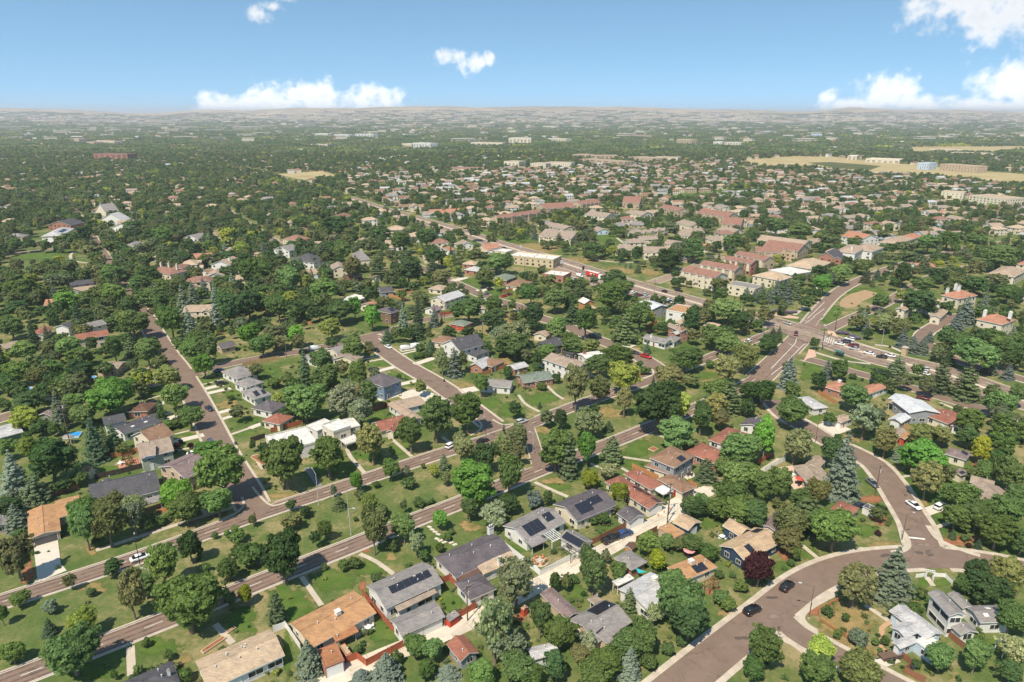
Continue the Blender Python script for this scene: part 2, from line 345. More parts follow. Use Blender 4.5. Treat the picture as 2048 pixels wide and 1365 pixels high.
road('frontage_road', ('i', [(2120, 780), (2047, 760), (1999, 746), (1930, 727), (1886, 708), (1852, 688), (1846, 671), (1874, 651), (1905, 636), (1935, 630)]), 7.0, AS_RES, .8)
road('crossover_road', ('i', [(1052, 845), (1062, 875), (1071, 905), (1080, 938)]), 4.2, AS_RES, .4)
road('park_street', ('i', [(-60, 520), (0, 511), (101, 499), (152, 494), (184, 486)]), 7, AS_RES, .8)
road('back_street', ('i', [(395, 445), (416, 466), (436, 485), (452, 502)]), 8, AS_RES, .8)
road('back_street', ('i', [(440, 410), (470, 432), (520, 463), (560, 490)]), 7, AS_RES, .8)
road('entry_road', ('i', [(1305, 566), (1345, 552), (1400, 530), (1440, 512)]), 9, AS_ART, .6)
road('back_street', ('i', [(-40, 850), (0, 838), (32, 828), (60, 818)]), 7.5, AS_RES, .8)
JOINT = mottled('slab_joint', (.30, .25, .19), .2, 1, .95); SLAB = []
for c_ in ((.45, .385, .305), (.42, .36, .285), (.48, .41, .325)):
    mb = MB(); mb.box((-.735, -.5, 0), (.735, .5, .142)); SLAB.append(mb.mesh('slab', mottled('slab_%.2f' % c_[0], c_, .14, .6, .92, .12, (.36, .30, .235), 5)))
# kerbs: a raised lip, broken where another road crosses
for L, w, k, kz, km in KERBS:
    mb = MB()
    for s in (-1, 1):
        E0 = offs(L, s*(w/2)); E1 = offs(L, s*(w/2+k)); run = []
        def flush():
            if len(run) > 1:
                mid = [L[i] for i in run]
                for i0, i1 in zip(run[:-1], run[1:]):
                    q = [E0[i0], E1[i0], E1[i1], E0[i1]]
                    if s > 0: q = q
                    mb.face([(a.x, a.y, kz) for a in (q if s < 0 else q[::-1])])
                    for a, b2 in ((E0[i0], E0[i1]), (E1[i0], E1[i1])): mb.face([(a.x, a.y, 0), (b2.x, b2.y, 0), (b2.x, b2.y, kz), (a.x, a.y, kz)])
            run.clear()
        for i, p in enumerate(offs(L, s*(w/2+k*.5))):
            hit = False
            for L2, w2, k2, _, _ in KERBS:
                if L2 is L: continue
                for q in L2[::1]:
                    if abs(q.x-p.x) < w2 and (q-p).length < w2/2+.35: hit = True; break
                if hit: break
            if hit: flush()
            else: run.append(i)
        flush()
    if not mb.f: continue
    if k < 1.1: struct('kerb', mb.mesh('kerb', km)); continue
    ko = struct('pavement', mb.mesh('pavement', JOINT)); cnt = 0                  # walks poured in slabs, each its own piece
    for s in (-1, 1):
        Q = offs(L, s*(w/2+k*.5)); rest = 0.0
        for p, q in zip(Q[:-1], Q[1:]):
            d = q-p; ln = d.length; t_ = rest
            while t_ < ln:
                c = p+d*(t_/ln); t_ += 1.5
                if c.y > 330 or cnt > 295 or any(L2 is not L and any(abs(r.x-c.x) < w2 and (r-c).length < w2/2+.9 for r in L2) for L2, w2, *_ in KERBS): continue
                cnt += 1; so_ = link('slab', SLAB[cnt % 3], ko, (c.x, c.y, 0), (0, 0, math.atan2(d.y, d.x))); so_.scale = (1, k*.985, 1)
            rest = t_-ln
# asphalt flares where streets meet, with rounded concrete corners
def flare(t, pts, z=.118, mat=None):
    P = [TW(t, x, y) for x, y in pts]; ar = sum(P[i].x*P[(i+1) % len(P)].y-P[(i+1) % len(P)].x*P[i].y for i in range(len(P))); mb = MB(); mb.face([(p.x, p.y, z) for p in (P if ar > 0 else P[::-1])]); struct('junction', mb.mesh('junction', mat or AS_RES))
flare('t4', [(60, 880), (250, 740), (395, 830), (378, 880), (400, 930), (450, 960), (330, 1075), (215, 1040), (120, 985)])
flare('t4', [(1120, 420), (1190, 360), (1190, 300), (1300, 300), (1420, 320), (1500, 370), (1640, 430), (1500, 470), (1200, 470)])
flare('i', [(965, 868), (955, 840), (975, 836), (1000, 848), (1030, 856), (1010, 872)]); flare('i', [(478, 1045), (494, 1000), (500, 985), (522, 1000), (545, 1013), (530, 1030)]); flare('i', [(1285, 770), (1280, 755), (1300, 738), (1325, 735), (1345, 742), (1330, 755)])
flare('i', [(720, 684), (730, 668), (756, 670), (775, 672), (757, 688), (740, 690)]); flare('i', [(352, 752), (365, 742), (400, 742), (395, 752), (386, 772), (368, 772)])
def arc_kerb(t, pts, w=1.3):
    mb = MB(); strip(mb, smooth_line([TW(t, x, y) for x, y in pts], .8), -w/2, w/2, .146, 0); struct('kerb', mb.mesh('kerb', CONC))
arc_kerb('t4', [(640, 705), (470, 795), (400, 850), (388, 890), (420, 935), (500, 985)]); arc_kerb('t4', [(1060, 398), (1140, 380), (1180, 345), (1165, 280), (1130, 230)], 1.5); arc_kerb('t4', [(1330, 195), (1400, 290), (1500, 345), (1620, 390), (1720, 420)], 1.4); arc_kerb('t4', [(130, 1010), (215, 1045), (300, 1075), (395, 1145)], .7)
arc_kerb('i', [(940, 828), (962, 848), (958, 862), (940, 872)], .7); arc_kerb('i', [(985, 840), (1006, 850), (1030, 848)], .7); arc_kerb('i', [(505, 975), (522, 995), (545, 1012), (580, 1003)], .7); arc_kerb('i', [(440, 1040), (470, 1028), (487, 1012), (484, 995)], .7); arc_kerb('t7', [(1060, 250), (1150, 225), (1195, 245), (1180, 280), (1100, 310)], .9)
# painted lines
def dashes(L, z, d0=3.0, gap=9.0, off=0.0, wd=.13):
    mb = MB(); s = 0; Lo = offs(L, off) if off else L; acc = 0.0
    for i in range(len(Lo)-1):
        seg = (Lo[i+1]-Lo[i]); n = max(1, int(seg.length/.5))
        for k in range(n):
            a = Lo[i]+seg*(k/n); b = Lo[i]+seg*((k+1)/n)
            if (acc % (d0+gap)) < d0: strip(mb, [a, b], -wd/2, wd/2, z+.0042)
            acc += seg.length/n
    return mb
for L, z in DASH:
    struct('lane_marking', dashes(L, z, 3.4, 7.5).mesh('lane_marking', PAINT))
WEAR = asphalt('tyre_wear', (.145, .105, .088)); nt = WEAR.node_tree
_v = nd(nt, 'ShaderNodeMapRange'); lk(nt, noise(nt, .35, 4, .65, worldpos(nt)), _v.inputs[0]); _v.inputs[1].default_value = .35; _v.inputs[2].default_value = .7; _v.inputs[4].default_value = .75; lk(nt, _v.outputs[0], nt.nodes['Principled BSDF'].inputs['Alpha'])
for L, z in DASH:
    mb = MB()
    for c_ in (-2.35, -.85, .85, 2.35): strip(mb, L, c_-.3, c_+.3, z+.002)
    struct('tyre_wear', mb.mesh('tyre_wear', WEAR))
mb = MB()
for c_ in (-8.6, -7.2, -5.4, -4, 4, 5.4, 7.2, 8.6): strip(mb, ART, c_-.45, c_+.45, .0565)
struct('tyre_wear', mb.mesh('tyre_wear', WEAR))
for L, z, w in EDGE:
    mb = MB(); strip(mb, L, -w/2+.25, -w/2+.36, z+.0042); strip(mb, L, w/2-.36, w/2-.25, z+.0042); struct('edge_line', mb.mesh('edge_line', PAINT))
zA = ZR[0]+.006
ME = mottled('median_concrete', (.52, .44, .35), .1, .5, .9, .1)
for a, b in ((0, 10), (11.05, 11.9), (13.4, 30)):
    pass
nA = len(ART); inter = W(1610, 662)
for off in (-6.6, -3.4, 3.4, 6.6):
    struct('lane_marking', dashes([p for p in ART if (p-inter).length > 24], .0575, 3, 9, off, .15).mesh('lane_marking', PAINT))
for part in ([p for p in ART if p.y > inter.y+22], [p for p in ART if p.y < inter.y-20]):
    mb = MB(); strip(mb, part, -.9, .9, .17, .0); struct('median_strip', mb.mesh('median_strip', ME))
def line(t, pts, wd, mat=PAINT, z=.066, name='painted_line'):
    mb = MB(); strip(mb, smooth_line([TW(t, x, y) for x, y in pts], 1.5), -wd/2, wd/2, z); struct(name, mb.mesh(name, mat))
for pts in ([(400, 1138), (590, 940), (700, 820), (725, 745)], [(610, 1035), (740, 905), (800, 845), (850, 815)], [(940, 475), (1080, 370)], [(860, 500), (1080, 288)], [(835, 560), (955, 475)], [(400, 1215), (540, 1110)],
            [(355, 570), (500, 625)], [(360, 540), (520, 590)], [(1090, 720), (1220, 770)], [(1080, 745), (1210, 800)], [(1070, 780), (1190, 820)], [(1060, 820), (1160, 850)], [(615, 815), (770, 880)], [(770, 500), (900, 545)], [(1000, 730), (1240, 800)]):
    line('z3', pts, .22)
for k in range(5):                                             # zebra bars on the east crossing
    x = 1085+k*27; line('z3', [(x+10, 722+k*9), (x-14, 800+k*8)], .2)
line('t4', [(1180, 282), (1308, 296)], .6, PAINT, .092, 'stop_line')
# ------------------------------------------------------------------ walks, drives and pads
def walk(t, pts, w, mat=CONC, name='footpath', z=None):
    z = nextz() if z is None else z
    L = smooth_line([TW(t, x, y) for x, y in pts], 1.5); mb = MB(); strip(mb, L, -w/2, w/2, z, 0.0); struct(name, mb.mesh(name, mat))
    for i in range(0, len(L), 2): ROADSEG.append((L[i].x, L[i].y, w/2+.3))
ZR[0] = .024; ZS[0] = .0008
for t, pts, w in [('i', [(192, 1101), (438, 1023), (489, 1007)], 1.5), ('t1', [(975, 1100), (985, 1310)], 1.6), ('t1', [(1610, 930), (1740, 1075)], 1.4), ('t2', [(385, 575), (535, 790)], 1.2), ('t2', [(820, 405), (940, 460), (1080, 560)], 1.2),
                  ('t1', [(1480, 0), (1540, 108)], 1.3), ('t1', [(1695, -20), (1722, 45)], 1.3), ('t6', [(755, 850), (790, 920), (895, 1040)], 1.3), ('t6', [(1085, 755), (1262, 910)], 1.2),
                  ('t6', [(1500, 760), (1580, 815)], 1.3), ('t6', [(40, 895), (110, 1005)], 2.0), ('t7', [(145, 430), (200, 500), (310, 562)], 1.2), ('t7', [(365, 355), (430, 420), (495, 463)], 1.2), ('t7', [(960, 915), (1180, 948)], 1.1),
                  ('t7', [(1210, 735), (1400, 805)], 1.1), ('t7', [(270, 1110), (380, 1160), (530, 1225)], 1.3), ('t7', [(705, 965), (800, 1005)], 1.1), ('t7', [(920, 985), (1010, 1035)], 1.1),
                  ('t4', [(390, 340), (565, 485)], 1.2), ('t4', [(825, 355), (885, 408)], 1.2), ('t4', [(862, 786), (1045, 912)], 1.2), ('t4', [(1375, 212), (1525, 158)], 1.2), ('t4', [(1320, 575), (1370, 645)], 1.2),
                  ('t5', [(1785, 745), (2030, 660)], 1.4), ('t5', [(1300, 752), (1555, 690)], 1.1), ('t5', [(1380, 862), (1640, 820)], 1.1), ('t5', [(1535, 360), (1740, 310)], 1.0), ('t5', [(1160, 460), (1280, 430)], 1.0), ('t5', [(1085, 240), (1190, 215)], 1.0),
                  ('t8', [(1065, 1040), (1215, 1010)], 1.0), ('t8', [(1420, 470), (1600, 545)], 1.4), ('a1', [(585, 405), (555, 440), (580, 480), (690, 498)], 2.0), ('a1', [(640, 530), (630, 550), (700, 560)], 2.0), ('a3', [(920, 300), (960, 330), (1000, 355)], 2.2), ('a3', [(715, 435), (730, 465), (900, 490), (1080, 495)], 1.8),
                  ('z3', [(700, 450), (890, 295)], 2.0), ('z4', [(0, 615), (200, 640), (360, 710)], 1.8), ('t8', [(490, 95), (700, 155), (900, 180)], 1.8), ('z3', [(830, 140), (990, 105), (920, 60)], 1.6), ('z3', [(1250, 760), (1540, 830), (2040, 965)], 1.8)]:
    walk(t, pts, w, CONC)
for t, pts, w in [('t5', [(1550, 395), (1740, 350)], 3.0), ('t5', [(1590, 425), (1800, 378)], 2.8), ('t5', [(1670, 580), (1800, 545)], 2.6), ('t5', [(1715, 625), (1810, 595)], 2.2), ('t5', [(1230, 640), (1440, 578)], 3.2), ('t5', [(1335, 802), (1590, 742)], 3.0), ('t5', [(1160, 515), (1280, 490)], 3.0), ('t5', [(1480, 905), (1680, 850)], 5.0),
                  ('t6', [(1000, 470), (1385, 370)], 3.0), ('t6', [(1115, 362), (1295, 320)], 3.0), ('t6', [(1285, 192), (1440, 140)], 3.5), ('t6', [(1640, 405), (1770, 380)], 5.0), ('t6', [(980, 250), (1135, 210)], 3.0), ('t6', [(880, 155), (1010, 125)], 1.4), ('t6', [(890, 178), (1035, 150)], 1.2), ('t6', [(1170, 85), (1330, 60)], 4.0), ('t6', [(1190, 110), (1330, 80)], 1.2),
                  ('t6', [(0, 690), (90, 655)], 2.5), ('t4', [(1295, 100), (1450, 45)], 3.2), ('t8', [(545, 665), (640, 620)], 5.5), ('t8', [(590, 700), (720, 655)], 4.2), ('t7', [(620, 290), (700, 265)], 7.0), ('a2', [(1600, 640), (1700, 610)], 6.0), ('a2', [(1800, 720), (1900, 690)], 6.0), ('t4', [(930, 1235), (1090, 1180)], 2.4), ('z8', [(20, 880), (160, 840)], 5.0), ('a2', [(1040, 1090), (1000, 1060)], 4)]:
    walk(t, pts, w, CONC_W, 'driveway')
walk('t6', [(440, 998), (545, 1145)], 1.6, mottled('dark_paver', (.22, .21, .2), .2, 1, .9))
walk('t4', [(1060, 908), (985, 960), (990, 1030), (975, 1100), (1025, 1135)], 1.0, mottled('brick_path', (.42, .26, .15), .25, 2, .9))
# alley of concrete slabs, each its own piece
AL = smooth_line([W(x, y) for x, y in [(560, 1402), (690, 1346), (800, 1300), (901, 1261), (985, 1219), (1088, 1164), (1200, 1106), (1281, 1061), (1334, 1033), (1400, 990), (1452, 965)]], 2.0)
alley = struct('alley', (lambda m: (strip(m, AL, -2.5, 2.5, .006), m.mesh('alley', mottled('alley_joint', (.25, .21, .17), .2, 1, .95)))[1])(MB()))
for p in AL: ROADSEG.append((p.x, p.y, 3.2))
acc = [0.0]
for a, b in zip(AL[:-1], AL[1:]): acc.append(acc[-1]+(b-a).length)
def at_len(s):
    i = max(0, min(len(AL)-2, int(np.searchsorted(acc, s))-1)); t = (s-acc[i])/(acc[i+1]-acc[i]); return AL[i].lerp(AL[i+1], t)
s = 0.3; SLABM = [mottled('alley_slab%d' % k, c, .14, .6, .92, .12, (.42, .36, .28), 5) for k, c in enumerate([(.54, .47, .37), (.50, .43, .34), (.58, .51, .41)])]
while s < acc[-1]-5:
    p = at_len(s); q = at_len(s+4.4); t = (q-p).normalized(); n = Vector((-t.y, t.x, 0)); mb = MB()
    for e0, e1 in ((-2.45, -.03), (.03, 2.45)):
        m2 = MB(); zz = .04+R3.uniform(0, .012)
        m2.prism([p+n*e0, q-t*.06+n*e0, q-t*.06+n*e1, p+n*e1][::-1], 0, zz)
        o = link('slab', m2.mesh('slab', R3.choice(SLABM)), alley)
    s += 4.4
def pad(t, pts, mat, name='driveway', z=None, kind=True):
    z = nextz() if z is None else z; mb = MB(); P = [TW(t, x, y) for x, y in pts]
    ar = sum(P[i].x*P[(i+1) % len(P)].y-P[(i+1) % len(P)].x*P[i].y for i in range(len(P)))
    mb.prism(P if ar > 0 else P[::-1], 0, z); struct(name, mb.mesh(name, mat))
pad('t1', [(248, 325), (432, 290), (455, 480), (500, 530), (245, 632), (280, 590)], CONC_W)
pad('t2', [(1150, 1040), (1450, 925), (1480, 960), (1640, 900), (1500, 1010), (1250, 1100)], CONC_W)
pad('t2', [(545, 1310), (720, 1250), (760, 1300), (560, 1390)], CONC_W)
pad('t3', [(610, 385), (690, 355), (760, 360), (660, 420)], CONC_W); pad('t3', [(975, 200), (1085, 150), (1130, 160), (1010, 230)], CONC_W)
pad('t7', [(1140, 1350), (1290, 1270), (1420, 1200), (1560, 1150), (1650, 1190), (1470, 1270), (1330, 1365)], CONC_W)
pad('t6', [(1150, 440), (1330, 380), (1480, 440), (1560, 470), (1400, 480), (1250, 500)], CONC_W)
pad('t8', [(200, 960), (320, 940), (440, 1090), (330, 1120)], mottled('patio_paver', (.52, .38, .29), .2, 1.5, .9), 'patio')
pad('t2', [(770, 960), (890, 920), (935, 965), (800, 1030)], CONC, 'patio')
pad('t7', [(1400, 1050), (1480, 1010), (1530, 1060), (1465, 1095)], CONC_W, 'patio')
pad('t8', [(75, 970), (200, 885), (250, 890), (105, 990)], CONC, 'driveway')
# parking areas along the arterial, plaza corners at the junction
pad('a3', [(0, 345), (110, 370), (380, 470), (640, 560), (830, 590), (1000, 650), (1180, 700), (1420, 780), (1700, 850), (1480, 860), (1280, 820), (1020, 750), (780, 690), (560, 640), (380, 520), (60, 430), (0, 420)], AS_ART, 'parking_lot', .02)
pad('z3', [(330, 410), (420, 420), (760, 480), (740, 500), (600, 490), (330, 440)], mottled('plaza_brick', (.50, .33, .24), .15, 1, .9), 'corner_plaza', .12)
pad('z3', [(880, 890), (960, 905), (975, 985), (870, 1010), (800, 1060), (860, 950)], MATS['plaza_brick'], 'corner_plaza', .12)
pad('z3', [(1120, 650), (1200, 660), (1260, 740), (1190, 720), (1120, 690)], MATS['plaza_brick'], 'corner_plaza', .12)
# ------------------------------------------------------------------ beds, dry lawns, fields
def blob(t, cx, cy, w, h, mat, name, z=None, n=40, jag=.3):
    z = nextz()*.35 if z is None else z; r2 = random.Random(int(cx*7+cy)); ph = [r2.uniform(0, 6) for _ in range(4)]; V = []; R_ = []
    for ring in (0, .55, 1.0, 1.3):
        for k in range(n if ring else 1):
            th = 2*math.pi*k/n; r = ring*(1+jag*(.5*math.sin(2*th+ph[0])+.35*math.sin(3*th+ph[1])+.2*math.sin(5*th+ph[2])+.15*math.sin(9*th+ph[3])))
            p = TW(t, cx+w/2*r*math.cos(th), cy-h/2*r*math.sin(th)); V.append((p.x, p.y, z)); R_.append(ring/1.3)
    Fc = [(0, 1+k, 1+(k+1) % n) for k in range(n)]
    for q in range(2):
        for k in range(n): a_ = 1+q*n+k; b_ = 1+q*n+(k+1) % n; Fc.append((a_, a_+n, b_+n, b_))
    me = bpy.data.meshes.new(name); me.from_pydata(V, [], Fc); me.materials.append(mat); at = me.attributes.new('rim', 'FLOAT', 'POINT'); at.data.foreach_set('value', R_); me.update(); struct(name, me)
def ragged(m):
    """ground cover that thins out irregularly at its rim"""
    nt = m.node_tree; b = nt.nodes['Principled BSDF']; at = nd(nt, 'ShaderNodeAttribute'); at.attribute_name = 'rim'; p = worldpos(nt)
    v = math_n(nt, 'ADD', at.outputs['Fac'], math_n(nt, 'ADD', math_n(nt, 'MULTIPLY', math_n(nt, 'SUBTRACT', noise(nt, .5, 4, .65, p), .5), 1.5), math_n(nt, 'MULTIPLY', math_n(nt, 'SUBTRACT', noise(nt, 4, 3, .6, p), .5), .5)))
    mr = nd(nt, 'ShaderNodeMapRange', interpolation_type='SMOOTHSTEP'); lk(nt, v, mr.inputs[0]); mr.inputs[1].default_value = .52; mr.inputs[2].default_value = .8; mr.inputs[3].default_value = 1; mr.inputs[4].default_value = 0
    lk(nt, mr.outputs[0], b.inputs['Alpha']); return m
def grassy(name, stops, sc1=.35, sc2=4):
    m, nt, b = bsdf(name, .95, .05); p = worldpos(nt)
    v = math_n(nt, 'ADD', math_n(nt, 'MULTIPLY', noise(nt, sc1, 5, .65, p), .65), math_n(nt, 'MULTIPLY', noise(nt, sc2, 3, .6, p), .35))
    lk(nt, ramp(nt, v, stops), b.inputs['Base Color']); return m
LAWN_S = [(.3, (.05, .095, .018)), (.5, (.078, .128, .026)), (.62, (.125, .15, .042)), (.75, (.21, .185, .075))]
LAWN = grassy('lawn', LAWN_S, .25); LAWN_R = ragged(grassy('lawn_patch', LAWN_S, .25))
DRY = grassy('dry_lawn', [(.3, (.10, .11, .03)), (.48, (.21, .165, .065)), (.62, (.33, .22, .105)), (.75, (.37, .26, .14))])
MULCH = grassy('mulch', [(.3, (.16, .065, .035)), (.5, (.27, .105, .055)), (.7, (.34, .17, .09))], .8)
SOIL = grassy('bare_soil', [(.3, (.22, .15, .085)), (.5, (.33, .225, .13)), (.7, (.42, .30, .19))], .5)
MEADOW = grassy('dry_meadow', [(.3, (.20, .18, .085)), (.45, (.33, .265, .135)), (.6, (.40, .32, .17)), (.75, (.44, .35, .20))], .02, .3)
zz = .0042
DRY_R = ragged(DRY); MULCH_R = ragged(grassy('mulch_patch', [(.3, (.16, .065, .035)), (.5, (.27, .115, .06)), (.7, (.34, .19, .10))], .8))
ZL = [.003]
def bl(*a):
    ZL[0] += .00012; blob(*a, z=ZL[0])
for t, cx, cy, w, h in [('t4', 720, 910, 420, 340), ('t4', 960, 760, 160, 80), ('t4', 1000, 330, 250, 60), ('t1', 680, 380, 90, 80), ('t1', 690, 660, 260, 90), ('t1', 1365, 1195, 120, 110), ('t2', 460, 740, 80, 70), ('t2', 1060, 430, 110, 60), ('t2', 1650, 200, 160, 90), ('t2', 640, 270, 120, 60), ('t6', 1360, 870, 260, 60),
                        ('t6', 1650, 360, 200, 60), ('t6', 250, 1215, 260, 50), ('t6', 1750, 720, 220, 60), ('t7', 850, 570, 260, 110), ('t7', 1650, 280, 200, 130), ('t7', 420, 1100, 190, 60), ('t7', 330, 700, 200, 60), ('t8', 780, 730, 180, 80), ('t8', 880, 870, 90, 100), ('t8', 1230, 1220, 200, 110), ('t8', 1100, 960, 230, 60), ('t8', 1790, 610, 120, 40),
                        ('z5', 1340, 1100, 330, 130), ('z5', 280, 680, 160, 60), ('z5', 300, 620, 110, 40), ('z6', 1340, 160, 140, 90), ('t3', 1700, 830, 160, 110), ('t3', 1250, 690, 60, 40), ('a3', 300, 380, 420, 90), ('a3', 620, 480, 350, 70), ('a3', 950, 560, 300, 60), ('a3', 1180, 570, 200, 60), ('a3', 130, 910, 200, 80), ('a2', 2000, 960, 200, 100), ('z7', 450, 1010, 300, 110), ('z8', 220, 900, 200, 60), ('t2', 1600, 1150, 180, 160), ('t2', 1700, 1220, 130, 90), ('t7', 30, 170, 160, 80), ('t6', 1950, 200, 130, 80)]:
    bl(t, cx, cy, w, h, DRY_R, 'dry_lawn')
for t, cx, cy, w, h in [('t8', 900, 1190, 190, 80), ('t8', 930, 1255, 160, 30), ('t4', 960, 130, 150, 110), ('t4', 1560, 300, 260, 100), ('t4', 480, 820, 100, 120), ('t4', 950, 375, 250, 30), ('t4', 270, 400, 150, 110), ('t7', 1120, 265, 110, 50), ('t3', 1600, 690, 120, 70), ('t2', 840, 650, 60, 90), ('t1', 210, 540, 90, 200), ('t8', 1680, 920, 60, 70), ('z8', 390, 660, 180, 50), ('t2', 860, 380, 90, 40), ('z5', 1240, 150, 120, 70), ('t6', 830, 390, 120, 50), ('t3', 150, 880, 120, 60), ('a2', 1220, 720, 130, 40), ('a2', 470, 970, 50, 30), ('t1', 1230, 60, 170, 60), ('t6', 260, 880, 100, 80), ('t6', 1570, 580, 100, 60), ('z8', 1540, 790, 160, 50)]:
    bl(t, cx, cy, w, h, MULCH_R, 'mulch_bed')
for t, cx, cy, w, h in [('t2', 990, 980, 260, 180), ('t2', 1500, 760, 200, 180), ('t3', 830, 240, 240, 110), ('t3', 150, 370, 240, 60), ('t3', 570, 720, 180, 160), ('t3', 1590, 160, 160, 140), ('t2', 620, 600, 330, 200), ('t2', 300, 780, 330, 330), ('t2', 900, 520, 260, 130), ('t2', 280, 1150, 80, 330), ('t1', 1800, 900, 300, 200), ('t1', 700, 1280, 380, 150), ('t1', 1180, 1100, 320, 160), ('t5', 1840, 430, 170, 80), ('t5', 1600, 320, 130, 70), ('t5', 1400, 670, 240, 60), ('t5', 1440, 740, 230, 40), ('t5', 1540, 810, 230, 40), ('t5', 860, 1010, 220, 60), ('t5', 1220, 540, 100, 60), ('t5', 1200, 400, 140, 60), ('t5', 1920, 730, 180, 60), ('t5', 1920, 630, 220, 60), ('t5', 1100, 1060, 200, 40), ('t6', 160, 230, 200, 70), ('t6', 1000, 590, 170, 60), ('t6', 640, 1000, 400, 140), ('t6', 900, 900, 260, 120), ('t6', 1160, 840, 200, 110), ('t6', 1150, 290, 180, 80), ('t6', 1000, 190, 180, 60), ('t6', 1240, 350, 170, 40), ('t6', 1400, 210, 90, 50), ('t6', 1870, 500, 180, 110), ('t6', 1290, 120, 160, 40),
                        ('t7', 330, 460, 260, 120), ('t7', 90, 550, 220, 140), ('t7', 1080, 850, 260, 130), ('t7', 1060, 970, 180, 60), ('t7', 450, 1150, 250, 60), ('t7', 1490, 1090, 100, 60), ('t8', 500, 580, 130, 70), ('t8', 1220, 630, 120, 50), ('t8', 1620, 960, 120, 60), ('t8', 460, 240, 180, 120), ('t8', 800, 210, 260, 50), ('t8', 1500, 400, 180, 50), ('t8', 1500, 510, 120, 30), ('t8', 1050, 990, 110, 70), ('t8', 1180, 1090, 160, 110), ('t4', 870, 230, 220, 100), ('t4', 450, 410, 120, 120), ('t4', 1430, 620, 130, 70), ('t4', 1300, 620, 110, 80), ('t4', 1440, 120, 150, 60), ('t4', 270, 500, 200, 90), ('t4', 1810, 1060, 120, 70), ('z3', 1200, 400, 300, 130), ('z3', 1150, 490, 250, 110), ('z3', 1400, 130, 500, 70), ('z3', 860, 420, 120, 60), ('z3', 1720, 170, 300, 120), ('a1', 300, 440, 560, 90), ('a1', 530, 530, 330, 60), ('a1', 420, 600, 160, 30), ('a3', 200, 310, 360, 60), ('a3', 830, 300, 260, 80), ('a3', 1000, 330, 200, 50), ('a3', 1200, 330, 250, 50), ('a2', 1760, 640, 150, 40), ('a2', 1920, 730, 120, 40), ('a2', 1020, 1010, 200, 60), ('z7', 190, 690, 130, 60), ('z7', 400, 770, 130, 50), ('z8', 340, 930, 180, 70), ('z8', 860, 880, 150, 50), ('z8', 1150, 1240, 320, 120), ('a4', 1560, 440, 230, 60), ('a4', 1700, 60, 350, 60), ('f7', 1400, 740, 330, 50)]:
    bl(t, cx, cy, w, h, LAWN_R, 'lawn')
for t, pts, mat, nm in [('f6', [(215, 585), (560, 560), (740, 600), (640, 615), (430, 630), (330, 615)], MEADOW, 'ball_field'), ('f8', [(-80, 470), (0, 445), (350, 420), (620, 425), (900, 455), (1250, 490), (1700, 530), (2100, 560), (2100, 625), (1900, 615), (1500, 570), (1000, 545), (500, 510), (0, 490)], MEADOW, 'dry_meadow'),
                        ('f8', [(1150, 350), (1500, 340), (2100, 350), (2100, 390), (1600, 400), (1200, 400)], MEADOW, 'dry_meadow'), ('f7', [(1280, 735), (1480, 720), (2048, 690), (2048, 715), (1700, 745), (1500, 770), (1300, 780)], LAWN, 'park_lawn'), ('f8', [(1290, 720), (1500, 760), (1900, 790), (1850, 815), (1500, 780), (1300, 745)], LAWN, 'school_lawn'), ('f8', [(0, 660), (100, 655), (150, 675), (0, 700)], LAWN, 'park_lawn'), ('a2', [(860, 0), (960, 5), (1180, 70), (1100, 80)], LAWN, 'verge'), ('a2', [(1640, 215), (2048, 300), (2048, 330), (1700, 250)], LAWN, 'verge'), ('f8', [(430, 470), (600, 465), (980, 495), (900, 525), (650, 515)], grassy('wet_meadow', [(.3, (.05, .07, .025)), (.6, (.10, .105, .04)), (.75, (.2, .17, .07))], .03, .3), 'marsh'),
                        ('z3', [(1270, 310), (1300, 250), (1420, 180), (1600, 130), (1760, 170), (1700, 220), (1560, 280), (1480, 350), (1380, 362), (1290, 345)], SOIL, 'planted_bed')]:
    ZL[0] += .0004; P = [TW(t, x, y) for x, y in pts]; mb = MB(); mb.face([(p.x, p.y, ZL[0]+.03) for p in P][::-1]); struct(nm, mb.mesh(nm, mat))

# mends and stains on the nearer streets
PATCH = [ragged(asphalt('asphalt_mend%d' % k, c)) for k, c in enumerate([(.12, .09, .075), (.225, .165, .13), (.095, .075, .065)])]
for n_, (L, m_) in enumerate([(ST_D, 11), (ST_E, 8), (ST_B, 6), (ST_A, 8), (ST_F, 4), (ST_C, 4)]):
    for q in range(m_):
        p = L[R3.randrange(len(L))]+Vector((R3.uniform(-2.4, 2.4), R3.uniform(-2.4, 2.4), 0)); x_, y_, d_ = proj((p.x, p.y, 0)); s_ = F/d_
        if y_ < 700 or not (0 < x_ < 2048): continue
        blob('i', x_, y_, s_*R3.uniform(1, 3.2), s_*R3.uniform(.5, 1.3), R3.choice(PATCH), 'road_mend', z=.1212+.0002*q+.002*n_)
# ------------------------------------------------------------------ houses
def unit_window():
    mb = MB(); mb.box((-.5, -.03, 0), (.5, .04, 1), 1); mb.box((-.5, -.07, -.06), (.5, .02, 0)); mb.box((-.5, -.07, 1), (.5, .02, 1.07)); mb.box((-.56, -.07, -.06), (-.5, .02, 1.07)); mb.box((.5, -.07, -.06), (.56, .02, 1.07)); mb.box((-.02, -.065, 0), (.02, -.031, 1))
    return mb.mesh('window', [TRIM, glass_mat()])
WIN = unit_window()
def unit_door(mat):
    mb = MB(); mb.box((-.45, -.05, 0), (.45, .03, 2.05), 1); mb.box((-.55, -.08, 0), (-.45, .02, 2.15)); mb.box((.45, -.08, 0), (.55, .02, 2.15)); mb.box((-.45, -.08, 2.05), (.45, .02, 2.15)); mb.box((.3, -.09, 1.0), (.38, -.05, 1.08))
    return mb.mesh('door', [TRIM, mat])
